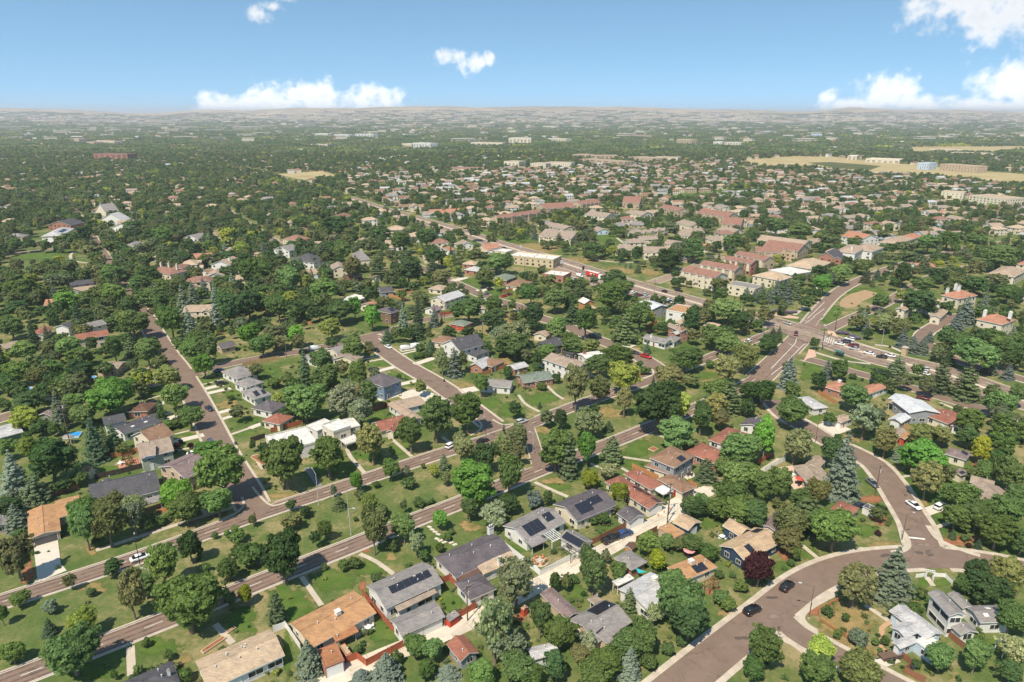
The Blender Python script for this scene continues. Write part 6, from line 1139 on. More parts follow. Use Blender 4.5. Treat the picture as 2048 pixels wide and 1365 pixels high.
TR['a1'] = "230 1080 110 230 g,350 1090 85 180 g,580 920 105 230 g,410 740 70 135 s,1420 820 130 260 s,1500 760 130 230 s,1680 840 120 330 s,1590 700 110 170 s,1820 690 125 210 s,1470 990 130 260 s,1640 320 85 115 s,1765 400 75 115 s,960 850 95 140 s,1150 610 200 170 D,1300 690 190 130 d,870 600 210 180 d,1000 560 150 150 m,1090 660 180 130 d,1050 980 230 230 d,1290 980 200 270 d,160 720 230 200 d,520 810 200 180 m,650 800 160 150 d,90 1000 190 180 d,900 750 200 180 d,1160 790 220 170 d,400 520 160 130 D,720 410 160 130 d,500 600 130 120 D,460 320 130 110 d,550 310 150 130 D,640 360 110 110 d,210 350 120 110 d,105 350 90 100 d,130 520 120 150 d,255 490 45 60 d,460 470 80 70 d,430 660 100 80 d,660 600 150 80 D,70 580 150 120 o,650 270 130 160 d,760 240 130 150 D,870 270 110 120 d,1040 210 150 130 d,850 370 130 130 d,1960 1070 180 190 m,1800 860 200 260 D,1960 820 200 230 D,1380 1120 90 100 y,1560 1110 220 120 d,1900 400 170 150 y,1960 570 160 220 d,1800 570 150 120 d,1280 300 160 160 d,1180 280 140 140 d,1330 240 120 120 d,1740 270 130 140 d,860 960 130 100 y,940 920 120 120 d,430 960 90 130 d,130 860 180 140 D,690 900 130 70 m,490 1110 130 140 d,1180 1140 170 90 d,950 1110 160 130 d,1020 1090 100 120 g"
TR['a2'] = "1200 950 110 230 s,1320 930 120 260 g,1450 930 100 160 s,1320 1050 110 130 g,1080 1080 110 120 g,1720 870 260 190 d,1930 840 140 170 d,1910 950 200 170 D,1980 1080 180 200 a,960 930 150 190 m,820 850 130 180 m,700 880 240 180 D,640 1020 190 180 y,360 1080 140 170 m,190 1080 180 190 o,220 850 180 220 d,580 720 250 200 d,310 620 210 200 d,90 560 200 170 d,1000 540 150 200 n,820 540 190 200 o,1250 560 210 220 D,1130 610 130 160 a,1430 540 110 160 n,1500 610 160 140 d,1420 450 160 170 D,1570 490 90 140 d,1640 510 90 130 d,1850 600 140 140 D,1960 650 90 120 d,950 740 140 150 y,1040 800 80 100 d,800 1110 170 120 d,930 1150 80 100 m,1710 1040 130 100 y,1180 330 180 170 d,1020 270 180 130 D,1390 300 180 150 D,680 210 220 160 D,570 430 170 180 n,720 410 160 180 d,400 380 130 160 d,230 450 100 160 n,100 410 80 140 s,500 490 60 80 d,390 510 90 130 n,1940 500 200 130 d,1790 440 170 110 d,1770 190 120 100 l,1780 250 100 130 a,1930 300 90 110 y,1700 170 100 100 d,1350 770 150 110 d,1560 1040 130 110 D,1640 1130 110 110 s,1420 1150 90 90 g,840 50 110 110 D,880 105 45 60 l,500 100 160 150 D,380 180 130 90 d,240 190 150 110 d,910 360 180 130 d,1210 450 130 130 y,1100 440 80 120 d"
TR['a3'] = "880 760 260 230 d,960 700 200 120 d,1100 920 210 240 d,1180 930 100 150 m,740 960 180 260 d,560 900 140 180 g,550 800 120 130 o,430 790 200 190 d,270 920 190 200 D,460 1010 160 180 d,230 750 160 170 D,380 640 150 130 d,640 690 130 170 n,740 630 75 110 d,910 640 220 170 D,1280 1010 110 110 d,1510 960 150 230 D,1540 880 110 130 o,1650 910 120 110 m,1800 880 250 210 d,1900 970 170 170 D,1700 1080 220 190 d,1000 1020 220 250 n,90 1070 270 230 a,560 1110 150 150 d,720 1140 130 110 d,760 390 160 140 d,880 400 90 110 d,960 425 90 105 d,1080 420 100 140 d,1240 345 100 90 d,1410 390 140 140 d,1560 410 190 180 d,1355 230 130 140 l,1090 290 80 100 a,1010 265 60 70 a,640 210 130 130 y,640 300 100 110 D,465 310 80 100 n,270 280 60 80 s,80 220 80 100 y,1380 480 240 150 D,1550 290 120 110 d,1600 190 150 130 d,1840 330 170 140 d,1890 550 75 130 d,1990 640 60 50 g,1720 660 140 130 d,1630 720 80 70 d,1385 650 90 90 d,1380 580 80 90 d,1950 740 80 100 s,2010 760 80 100 s,1090 540 60 85 n,940 497 25 45 s,992 515 22 38 s,1030 520 30 45 s,1125 500 60 55 y,580 385 60 50 b,520 350 80 70 d,40 500 150 160 d,190 600 110 70 D"
TR['a4'] = "30 710 80 120 s,100 690 90 130 s,150 720 80 130 s,210 690 100 170 s,290 690 100 190 s,360 680 80 160 n,520 540 150 140 d,570 640 150 150 m,700 560 180 150 d,850 490 150 120 y,730 500 100 90 D,1060 430 120 90 y,460 740 90 70 y,480 700 130 100 d,880 570 90 120 n,960 560 70 90 g,1110 570 70 90 y,1170 560 130 180 D,1320 490 120 130 n,1400 390 70 100 g,1210 440 160 110 D,1700 510 140 150 D,1680 640 190 120 D,1860 600 160 120 D,1560 610 130 90 d,1400 560 150 120 d,1300 640 170 120 d,1140 710 120 110 d,960 760 150 130 d,800 830 110 100 y,1270 770 230 200 D,1100 580 120 110 d,860 900 110 140 s,880 960 70 110 s,1000 920 150 140 o,1130 960 160 160 o,1240 900 100 130 d,1160 1040 110 150 s,1230 1070 90 110 s,1310 1080 90 110 s,1640 840 150 220 s,1760 800 120 150 s,1780 720 70 110 s,1560 930 130 150 s,1500 820 120 110 D,1450 1030 170 160 D,1560 1030 120 120 d,1800 1030 180 90 d,1980 1040 140 170 s,1920 850 120 120 d,1930 700 180 120 d,1870 1080 170 90 d,60 830 140 130 d,60 930 90 110 D,160 1000 80 90 g,235 1010 70 130 g,170 1080 130 100 o,1880 430 250 140 d,1740 410 130 90 d,1980 420 160 130 d,1330 330 180 130 d,1160 350 160 120 d,1030 360 120 90 m,1480 300 180 120 d,1640 300 170 110 d,360 240 190 140 d,200 200 180 130 d,600 300 160 100 d,780 310 130 80 d,1000 260 120 90 D,1270 170 70 80 l,1310 160 120 100 d,360 340 60 60 l,440 390 70 60 d,610 490 60 70 p,1650 720 60 60 b"
def solve_tree(t, cx, cy, w, h, k):
    s0 = TILE[t][2]; x, y = I(t, cx, cy); w /= s0; h /= s0
    H = 8.0; hc = 4.0
    con = k in 'sgnc'; shr = k in 'bBPh'
    for _ in range(6):
        if con:
            Pt = W(x, y-h/2, H); px, py, dep = proj((Pt.x, Pt.y, 0)); s = F/dep; ph = math.atan2(CAMH, math.hypot(Pt.x, Pt.y))
            r = w/(2*s); H = max(1.2, (h/s-r*math.sin(ph)*(.9 if k != 'n' else .8))/math.cos(ph)); H = min(H, 26)
        else:
            Pt = W(x, y, hc); px, py, dep = proj((Pt.x, Pt.y, hc)); s = F/dep; ph = math.atan2(CAMH-hc, math.hypot(Pt.x, Pt.y))
            r = w/(2*s); q = (h/(2*s))**2-(r*math.sin(ph))**2; a = math.sqrt(max(q, (.72*r)**2))/math.cos(ph); a = min(a, 1.9*r, 11)
            if shr: H = 2*a*.95; hc = a
            else: H = a/.455; H = min(H, 24); hc = .54*H
    return Pt.x, Pt.y, r, H
TREES = []; rt = random.Random(5)
for t, txt in TR.items():
    for e in txt.split(','):
        cx, cy_, w, h_, k = e.split(); TREES.append((*solve_tree(t, float(cx), float(cy_), float(w), float(h_), k), k, t))
# drop any that would stand in a carriageway or on top of another of the list (tile overlaps)
keep = []; GT = Grid(10.0)
for tr in TREES:
    x, y, r, H, k, t = tr
    if GT.hit(x, y, -1.0 + .15*r) : continue
    # nudge off the road
    for _ in range(14):
        hit = None
        for (a, b, hw) in GR.d.get((int(x//GR.c), int(y//GR.c)), ()):
            if (a-x)**2+(b-y)**2 < (hw+.1)**2: hit = (a, b, hw); break
        if not hit: break
        a, b, hw = hit; dx, dy = x-a, y-b; L_ = math.hypot(dx, dy) or 1; x += dx/L_*.6; y += dy/L_*.6
    keep.append((x, y, r, H, k, t)); GT.add(x, y, 1.2+.25*r)
TREES = keep
# labels: look + size + the nearest landmark
near_land = [l for l in LAND[:LANDN]]
near_np = np.array([(l[0], l[1]) for l in near_land])
def landmark(x, y, n=2):
    d = ((near_np-np.array([x, y]))**2).sum(1); i = np.argsort(d)[:n]; return [(near_land[j][2], math.sqrt(d[j]), near_np[j]) for j in i]
def rel(x, y, q):
    """on which side of the landmark, in words that hold from anywhere near"""
    dx, dy = x-q[0], y-q[1]; d = math.hypot(dx, dy)
    return 'close by' if d < 13 else ('near' if d < 26 else 'some way from')
def parkway_zone(x, y):
    p = Vector((x, y, 0)); d1 = min((q-p).length for q in PK1); d2 = min((q-p).length for q in PK2)
    i1 = min(range(len(PK1)), key=lambda i: (PK1[i]-p).length); i2 = min(range(len(PK2)), key=lambda i: (PK2[i]-p).length)
    t1 = PK1[min(i1+1, len(PK1)-1)]-PK1[max(i1-1, 0)]; t2 = PK2[min(i2+1, len(PK2)-1)]-PK2[max(i2-1, 0)]
    s1 = t1.x*(p-PK1[i1]).y-t1.y*(p-PK1[i1]).x; s2 = t2.x*(p-PK2[i2]).y-t2.y*(p-PK2[i2]).x
    return s1 < 0 and s2 > 0 and d1 < 30 and d2 < 30
SIZE = lambda H, shr: ('tiny' if H < .9 else 'low' if H < 1.6 else 'tall' if H > 3 else 'medium') if shr else ('small' if H < 5 else 'medium-sized' if H < 9 else 'tall' if H < 13 else 'very tall')
seen = {}
TLIST = []
for n, (x, y, r, H, k, t) in enumerate(TREES):
    name, cat, desc = KN[k]; shr = k in 'bBPh'
    lm = landmark(x, y, 2); zone = parkway_zone(x, y)
    lab = '%s %s %s%s' % (SIZE(H, shr), desc, 'on the grassy median, %s ' % rel(x, y, lm[0][2]) if zone else rel(x, y, lm[0][2])+' ', lm[0][0])
    if len(lab.split()) > 15: lab = lab.replace('on the grassy median, ', 'on the median ').replace('some way from', 'off')
    if len(lab.split()) > 15: lab = lab.split(' ', 1)[1]
    TLIST.append([x, y, r, H, k, lab, lm])
from collections import Counter, defaultdict
gl = defaultdict(list)
for i, T in enumerate(TLIST): gl[T[5]].append(i)
for lab, ids in gl.items():
    if len(ids) == 2:
        a, b = ids
        if abs(TLIST[a][3]-TLIST[b][3]) > .12*max(TLIST[a][3], TLIST[b][3]):
            hi, lo = (a, b) if TLIST[a][3] > TLIST[b][3] else (b, a); TLIST[hi][5] = 'taller '+lab.split(' ', 1)[1]; TLIST[lo][5] = 'shorter '+lab.split(' ', 1)[1]
    elif len(ids) > 2:
        srt = sorted(ids, key=lambda i: TLIST[i][3]); TLIST[srt[-1]][5] = 'tallest '+lab.split(' ', 1)[1]; TLIST[srt[0]][5] = 'smallest '+lab.split(' ', 1)[1]
gl = Counter(T[5] for T in TLIST)
for c, x, y, s_ in SUBL:
    lm = landmark(x, y, 1)[0]; w_ = (s_+', '+rel(x, y, lm[2])+' '+lm[0]).split()[:16]; tag(c, ' '.join(w_), 'house', 'houses of the subdivision')
IND_MAX = 300
byk = defaultdict(list)
for i, T in enumerate(TLIST): byk['shrub' if T[4] in 'bBPh' else ('con' if T[4] in 'sgnc' else 'dec')].append(i)
single = set()
for kk, ids in byk.items():
    ids.sort(key=lambda i: -TLIST[i][3]*TLIST[i][2]/max(TLIST[i][1], 60)**2); single |= set(ids[:IND_MAX])
REST_T = []
for i, (x, y, r, H, k, lab, lm) in enumerate(TLIST):
    if i not in single: REST_T.append((x, y, r, H, k)); AVOID.append((x, y, r*.8)); continue
    name, cat, desc = KN[k]; rz = rt.uniform(0, 6.28)
    cm, tm = rt.choice(CON if k in 'sg' else PINE if k == 'n' else COLU if k == 'c' else SHR if k in 'bBPh' else AIRY if k == 'a' else (DENSE if k == 'o' and rt.random() < .65 else DEC))
    er, ez = ext(cm); sx = r/er*(.9 if k not in 'sgn' else .97); sz = H/ez*.97
    root = thing(name, lab, cat, (x, y, 0), rz, ('look-alikes: '+lab) if gl[lab] > 1 else None)
    if gl[lab] > 1: root['group'] = '%ss by %s' % (desc, lm[0][0])
    root.scale = (sx, sx, sz)
    c = link('crown', cm, root); j = rt.choice([rt.uniform(.82, 1.1), rt.uniform(1.0, 1.5)]); b_ = TINT[k]
    c.color = (b_[0]*j*(rt.uniform(.92, 1.1) if k not in 'sBgn' else .98), b_[1]*j, b_[2]*j*rt.uniform(.85, 1.15), 1)
    link('stem' if k in 'bBPh' else 'trunk', tm, root)
    AVOID.append((x, y, r*.8))
# ------------------------------------------------------------------ the rest of the canopy and the far roofs, as masses
def proto_collection(name, meshes):
    col = bpy.data.collections.new(name)
    for i, me in enumerate(meshes):
        ob = bpy.data.objects.new('%s_%02d' % (name, i), me); col.objects.link(ob)
    return col
def scatter(name, col, pts, label, cat):
    """pts rows: x y z rotz sx sz idx"""
    pts = np.array(pts, dtype=np.float64); n = len(pts); me = bpy.data.meshes.new(name); me.vertices.add(n); me.vertices.foreach_set('co', pts[:, :3].astype(np.float32).reshape(-1))
    def attr(nm, typ, data, key):
        a = me.attributes.new(nm, typ, 'POINT'); a.data.foreach_set(key, data)
    rot = np.zeros((n, 3), np.float32); rot[:, 2] = pts[:, 3]; sc_ = np.stack([pts[:, 4], pts[:, 4], pts[:, 5]], 1).astype(np.float32)
    attr('rot', 'FLOAT_VECTOR', rot.reshape(-1), 'vector'); attr('scl', 'FLOAT_VECTOR', sc_.reshape(-1), 'vector'); attr('idx', 'INT', pts[:, 6].astype(np.int32), 'value')
    me.update(); ob = link(name, me); ob['kind'] = 'stuff'; ob['label'] = label; ob['category'] = cat
    ng = bpy.data.node_groups.new(name+'_nodes', 'GeometryNodeTree'); ng.interface.new_socket('Geometry', in_out='INPUT', socket_type='NodeSocketGeometry'); ng.interface.new_socket('Geometry', in_out='OUTPUT', socket_type='NodeSocketGeometry')
    gi = ng.nodes.new('NodeGroupInput'); go = ng.nodes.new('NodeGroupOutput'); ip = ng.nodes.new('GeometryNodeInstanceOnPoints'); ci = ng.nodes.new('GeometryNodeCollectionInfo')
    ci.inputs['Collection'].default_value = col; ci.inputs['Separate Children'].default_value = True; ci.inputs['Reset Children'].default_value = True
    def na(nm, typ):
        a = ng.nodes.new('GeometryNodeInputNamedAttribute'); a.data_type = typ; a.inputs['Name'].default_value = nm
        return next(o_ for o_ in a.outputs if o_.enabled and o_.name == 'Attribute')
    ng.links.new(gi.outputs[0], ip.inputs['Points']); ng.links.new(ci.outputs[0], ip.inputs['Instance']); ip.inputs['Pick Instance'].default_value = True
    ng.links.new(na('idx', 'INT'), ip.inputs['Instance Index']); ng.links.new(na('rot', 'FLOAT_VECTOR'), ip.inputs['Rotation']); ng.links.new(na('scl', 'FLOAT_VECTOR'), ip.inputs['Scale'])
    ng.links.new(ip.outputs[0], go.inputs[0]); md = ob.modifiers.new('scatter', 'NODES'); md.node_group = ng; return ob
MIDT = [crown_decid('mid_crown', 700+k, n=1700, leaf=.34, nclump=[60, 80, 50, 90, 70, 76][k], mat=LEAF_FAR, zlo=1.2)[0] for k in range(6)]
MIDC = [crown_conifer('mid_conifer', 720+k, n=1300, leaf=.32, mat=LEAF_FAR) for k in range(2)]
FART = [crown_decid('far_crown', 740+k, n=320, leaf=.75, nclump=26, mat=LEAF_FAR, zlo=.8)[0] for k in range(4)]
def patch(seed, n, half):
    """a plot of distant canopy"""
    rg = np.random.default_rng(seed); C = []; N_ = []; S_ = []; sh = []
    for k in range(n):
        c = np.array([rg.uniform(-half, half), rg.uniform(-half, half), 0]); R = rg.uniform(3, 5.5); H = rg.uniform(6, 12); m = 42; s_ = rg.uniform(.1, .8)
        d = rg.normal(size=(m, 3)); d /= np.linalg.norm(d, axis=1, keepdims=True); d[:, 2] = abs(d[:, 2])*1.2-.3
        C.append(c+np.array([0, 0, H*.55])+d*np.array([R, R, H*.42])*rg.uniform(.75, 1, (m, 1))); N_.append(d+np.array([0, 0, .3])+rg.normal(size=(m, 3))*.3); S_.append(rg.uniform(.8, 1.5, m)); sh.append(np.clip(s_+rg.normal(size=m)*.15, 0, 1))
    return quads_mesh('far_plot', np.concatenate(C), np.concatenate(N_), np.concatenate(S_), LEAF_FAR, np.concatenate(sh), rg)
PLOT = [patch(800+k, 34, 32) for k in range(6)]
GA = Grid(12.0)
for x, y, r in AVOID: GA.add(x, y, r)
# roads seen from the camera: keep a clear line in front of mid-distance houses
FR = Grid(12.0)
for x, y, r in AVOID[:0]: pass
houses_clear = [(a, b, c) for a, b, c in AVOID]
rf = random.Random(21)
pts = []
for (x, y, r, H, k) in REST_T:
    pts.append((x, y, 0, rf.uniform(0, 6.28), r/3.75 if k not in 'sgn' else r/2.7, H/10 if k not in 'bBPh' else H/10, rf.randrange(6) if k not in 'sgn' else 6+rf.randrange(2)))
def density(px, py, x, y):
    if any(inpoly((px, py), q) for q in FIELDS): return 0, 0
    if inpoly((px, py), SUBD): return .88, .85
    if py > 640: return (.6, .9) if (px < 430 and py < 880) or px > 1840 else ((.05, .6) if py > 690 else (.3, .8))
    if px < 700 or py < 340: return .95, 1.02
    return .62, .8
half = 41*math.pi/180
y = 150.0; step = 7.3
while y < 1900:
    st = step*(1+max(0, y-900)/2600); xm = y*math.tan(half)*1.04+20; x = -xm
    while x < xm:
        jx, jy = x+rf.uniform(-.5, .5)*st*1.2, y+rf.uniform(-.5, .5)*st*1.2; x += st
        px, py, _ = proj((jx, jy, 3))
        if not (-60 < px < 2110 and py < 1000): continue
        d, sc_ = density(px, py, jx, jy)
        if py > 900: d = min(d, .2)
        if rf.random() > d: continue
        if GR.hit(jx, jy, 1.0 if jy < 330 or px > 420 else -2.6) or GA.hit(jx, jy, 1.6): continue
        # leave the houses in view: nothing tall straight in front of them
        dv = Vector((jx, jy)); dv.normalize()
        if rf.random() < (.4 if sc_ == .85 else .7) and d < .92 and (GH.hit(jx+dv.x*7, jy+dv.y*7, -1) or GH.hit(jx+dv.x*13, jy+dv.y*13, -2)): continue
        if d >= .92 and rf.random() < .95 and (GH.hit(jx+dv.x*8, jy+dv.y*8, -1) or GH.hit(jx+dv.x*15, jy+dv.y*15, -2)): continue
        H = rf.uniform(5.5, 13.5)*sc_; R = H*rf.uniform(.31, .45)
        con = rf.random() < .13
        far = y > 900
        if far: pts.append((jx, jy, 0, rf.uniform(0, 6.28), R/3.7, H/10, 8+rf.randrange(4)))
        else: pts.append((jx, jy, 0, rf.uniform(0, 6.28), (H*.27/2.7 if con else R/3.75), H*1.15/10 if con else H/10, 6+rf.randrange(2) if con else rf.randrange(6)))
    y += st*.9
scatter('tree_canopy', proto_collection('canopy', MIDT+MIDC+FART), pts, 'green treetops filling the neighbourhood beyond the nearer yards', 'trees')
# small planting round the nearer houses: clumps nobody could count
pts = []
TUFT = [crown_decid('tuft', 760+k, n=260, leaf=.13, nclump=16, mat=LEAF_FAR, zlo=.02, top=1.2, rad=.8, lump=1.3)[0] for k in range(4)]
for _ in range(26000):
    y = rf.uniform(95, 420); x = rf.uniform(-.8, .8)*y*1.05; px, py, _d = proj((x, y, 0))
    if not (-20 < px < 2070 and py < 1400): continue
    inner = GH.hit(x, y, -.3); near = GH.hit(x, y, 3.2)
    if inner or GR.hit(x, y, .1): continue
    nn = math.sin(x*.11+1)*math.sin(y*.13)+.6*math.sin(x*.31+y*.27)
    if rf.random() > (.55 if near else (.22 if nn > .55 and not parkway_zone(x, y) else .012)): continue
    s_ = rf.uniform(.35, 1.1); pts.append((x, y, 0, rf.uniform(0, 6.28), s_, s_*rf.uniform(.6, 1.1), rf.randrange(4)))
scatter('garden_plants', proto_collection('tuft', TUFT), pts, 'low garden plants and flower clumps round the nearer yards', 'plants')
# beyond: plots of canopy out to the plain
pts = []
y = 1880.0
while y < 9800:
    st = 52*(1+max(0, y-2500)/3600); xm = y*math.tan(half)*1.04+40; x = -xm
    while x < xm:
        jx, jy = x+rf.uniform(-.5, .5)*st, y+rf.uniform(-.5, .5)*st; x += st
        px, py, _ = proj((jx, jy, 3))
        if any(inpoly((px, py), q) for q in FIELDS) or GH.hit(jx, jy, 14): continue
        nn = math.sin(jx*.0011+1.3)*math.sin(jy*.0009+jx*.0003)+.5*math.sin(jx*.0031+jy*.0023)
        lim = .96 if y < 5200 else (.92 if nn > -.6 else .6) if y < 7000 else (.6 if nn > 0 else .22)
        if px > 1000 and y > 6500: lim *= .7
        if rf.random() > lim: continue
        s_ = max(1.0, st/60)
        pts.append((jx, jy, terrain(jx, jy) if y > 5200 else 0, rf.uniform(0, 6.28), s_, 1.0*rf.uniform(.8, 1.15), rf.randrange(6)))
    y += st*.92
scatter('far_woodland', proto_collection('plot', PLOT), pts, 'hazy band of distant trees running out to the plain', 'woodland')
# far roofs: low-detail houses and sheds
def far_house(L, Wd, ze, kind, rk, wk):
    mb = MB(); rise = .42*Wd/2; a = [(-L/2, -Wd/2), (L/2, -Wd/2), (L/2, Wd/2), (-L/2, Wd/2)]
    for i in range(4):
        p, q = a[i], a[(i+1) % 4]; f_ = [(p[0]*.94, p[1]*.93, -.3), (q[0]*.94, q[1]*.93, -.3), (q[0]*.94, q[1]*.93, ze), (p[0]*.94, p[1]*.93, ze)]; mb.face(f_, 1)
    if kind == 'flat': mb.box((-L/2, -Wd/2, ze-.2), (L/2, Wd/2, ze+.3), 0)
    else:
        h_ = Wd/2 if kind == 'hip' else 0; r0, r1 = (-L/2+h_, 0, ze+rise), (L/2-h_, 0, ze+rise); A_ = [(x_, y_, ze) for x_, y_ in a]
        mb.face([A_[0], A_[1], r1, r0]); mb.face([A_[2], A_[3], r0, r1]); mb.face([A_[1], A_[2], r1], 0 if h_ else 1); mb.face([A_[3], A_[0], r0], 0 if h_ else 1)
    for k in range(int(L/3.2)):
        for fl in range(1 if ze < 4 else 2):
            x0 = -L/2+1.6+k*3.2
            for s in (-1, 1):
                yy = s*Wd/2*.93; mb.face([(x0-.6, yy+s*.03, .9+fl*2.7), (x0+.6, yy+s*.03, .9+fl*2.7), (x0+.6, yy+s*.03, 2.2+fl*2.7), (x0-.6, yy+s*.03, 2.2+fl*2.7)][::s], 2)
    return mb.mesh('far_house', [roof_mat(rk), wall_mat(wk), glass_mat()])
FH = [far_house(14, 10, 5.4, k, rk, wk) for k, rk, wk in [('hip', 'stone', 'cream'), ('gable', 'taupe', 'white'), ('hip', 'brown', 'cream'), ('gable', 'grey', 'white'), ('hip', 'sand', 'cream'), ('gable', 'lgrey', 'white'), ('hip', 'taupe', 'tan'), ('gable', 'brown', 'cream'), ('hip', 'townred', 'cream')]]
FH += [far_house(30, 16, 6, 'flat', 'cream', 'cream'), far_house(60, 28, 8, 'flat', 'sand', 'white'), far_house(46, 18, 10, 'flat', 'cream', 'cream'), far_house(90, 40, 9, 'flat', 'cream', 'cream')]
pts = [(x, y, 0, ang0*.6+rf.choice([0, 0, 1.57, 3.14])+rf.uniform(-.1, .1), rf.uniform(.9, 1.1), rf.uniform(.85, 1.1), rf.randrange(9)) for x, y in SUB_REST]
for _ in range(5200):
    y = 330+ (rf.random()**.75)*8800; x = rf.uniform(-1, 1)*y*math.tan(half)*1.03; px, py, _d = proj((x, y, 4))
    if not (-30 < px < 2080) or any(inpoly((px, py), q) for q in FIELDS) or inpoly((px, py), SUBD): continue
    if y < 1900 and (GR.hit(x, y, 7) or GA.hit(x, y, 5)): continue
    if GH.hit(x, y, 16) or y < 1700 or (y > 2600 and rf.random() < .6): continue
    big = y > 2600 and rf.random() < (.25 if y < 6000 else .55)
    i = rf.randrange(9, 13) if big else rf.randrange(9)
    pts.append((x, y, terrain(x, y) if y > 5200 else 0, rf.choice([.45, .45, 2.02])+rf.uniform(-.15, .15), 1.0 if y < 5000 else rf.uniform(1.2, 2.4), (rf.uniform(.9, 1.2) if y < 2600 else rf.uniform(1.3, 2.0)), i))
scatter('far_houses', proto_collection('far_house', FH), pts, 'pale roofs and walls scattered through the distant trees', 'houses')
# lit industrial belt near the skyline
pts = []
for _ in range(1100):
    y = rf.uniform(6800, 9800); x = rf.uniform(-1, 1)*y*.85
    pts.append((x, y, terrain(x, y)-.5, rf.choice([.1, .1, 1.6])+rf.uniform(-.1, .1), rf.uniform(1.0, 2.6), rf.uniform(1, 1.8), rf.randrange(9, 13)))
scatter('far_sheds', bpy.data.collections['far_house'], pts, 'belt of pale warehouses along the hazy skyline', 'buildings')
# ------------------------------------------------------------------ vehicles
RUB = plain('tyre_rubber', (.02, .02, .02), .8, .2); RIM = plain('wheel_rim', (.45, .45, .47), .3, .5, .8); CARGL = plain('car_glass', (.015, .018, .022), .06, .6)
HEADL = plain('headlight_lens', (.75, .75, .72), .15, .5); TAILL = plain('taillight_lens', (.35, .01, .01), .2, .5)
def paint(k):
    c = {'white': (.74, .74, .73), 'black': (.012, .012, .014), 'silver': (.42, .44, .45), 'grey': (.12, .13, .14), 'blue': (.03, .06, .17), 'red': (.45, .012, .01), 'maroon': (.13, .012, .018), 'slate': (.07, .09, .12), 'dkblue': (.02, .03, .06)}[k]
    n = 'paint_'+k
    if n in MATS: return MATS[n]
    m = plain(n, c, .28, .5); m.node_tree.nodes['Principled BSDF'].inputs['Coat Weight'].default_value = .5; return m
def loft(mb, secs, m=0):
    """secs: list of (x, half width, z0, z1, top half width)"""
    base = len(mb.v)
    for x, hw, z0, z1, tw in secs:
        b = (z1-z0)*.3
        mb.v += [(x, -hw*.93, z0), (x, -hw, z0+b), (x, -hw*.98, z1-b*.5), (x, -tw, z1), (x, tw, z1), (x, hw*.98, z1-b*.5), (x, hw, z0+b), (x, hw*.93, z0)]
    for i in range(len(secs)-1):
        for k in range(8):
            a = base+i*8+k; b2 = base+i*8+(k+1) % 8; mb.f.append((a, b2, b2+8, a+8)); mb.m.append(m)
    mb.f.append(tuple(base+k for k in range(8))[::-1]); mb.m.append(m); e = base+(len(secs)-1)*8; mb.f.append(tuple(e+k for k in range(8))); mb.m.append(m)
SHAPE = {  # body sections, cabin sections (glass), roof sections
    'sedan': ([(-2.35, .78, .35, .78, .7), (-2.2, .86, .28, .95, .76), (-1.3, .9, .25, .98, .78), (0, .91, .25, .95, .8), (1.1, .9, .25, .92, .78), (2.1, .84, .28, .78, .7), (2.35, .7, .35, .66, .6)], [(-1.75, .76, .9, .98, .66), (-1.05, .76, .9, 1.38, .6), (.35, .77, .9, 1.4, .6), (1.25, .77, .88, .95, .66)], [(-1.1, .62, 1.36, 1.43, .56), (-.4, .63, 1.38, 1.47, .57), (.4, .62, 1.37, 1.44, .56)]),
    'suv': ([(-2.3, .86, .4, 1.0, .78), (-2.15, .92, .32, 1.12, .82), (0, .94, .3, 1.1, .84), (1.15, .93, .3, 1.08, .82), (2.1, .88, .34, .95, .76), (2.3, .76, .42, .8, .66)], [(-2.2, .8, 1.05, 1.2, .72), (-1.9, .8, 1.05, 1.66, .66), (.45, .81, 1.05, 1.66, .66), (1.25, .81, 1.02, 1.1, .72)], [(-2.0, .7, 1.62, 1.72, .62), (-.6, .7, 1.64, 1.75, .63), (.5, .68, 1.63, 1.7, .62)]),
    'pickup': ([(-2.85, .92, .5, 1.05, .9), (-2.7, .95, .42, 1.1, .93), (-.9, .95, .4, 1.1, .93), (-.88, .95, .4, 1.15, .85), (1.3, .95, .4, 1.14, .84), (2.5, .92, .44, 1.05, .8), (2.75, .8, .5, .9, .7)], [(-.86, .82, 1.1, 1.2, .74), (-.75, .82, 1.1, 1.76, .68), (.6, .83, 1.1, 1.76, .68), (1.3, .83, 1.08, 1.16, .74)], [(-.78, .71, 1.72, 1.82, .64), (0, .71, 1.74, 1.85, .65), (.65, .7, 1.73, 1.8, .64)]),
    'van': ([(-2.75, .94, .4, 2.0, .8), (-2.6, .98, .32, 2.15, .84), (1.2, .98, .32, 2.15, .84), (1.75, .97, .32, 1.25, .86), (2.6, .9, .36, 1.05, .76), (2.75, .8, .42, .9, .7)], [(1.05, .9, 1.2, 2.05, .8), (1.3, .89, 1.2, 2.0, .76), (1.85, .88, 1.15, 1.3, .76)], [(-2.4, .8, 2.14, 2.19, .74), (1.1, .8, 2.14, 2.19, .74)])}
WH = {'sedan': (1.42, .33), 'suv': (1.4, .37), 'pickup': (1.75, .4), 'van': (1.8, .37)}
CARP = {}
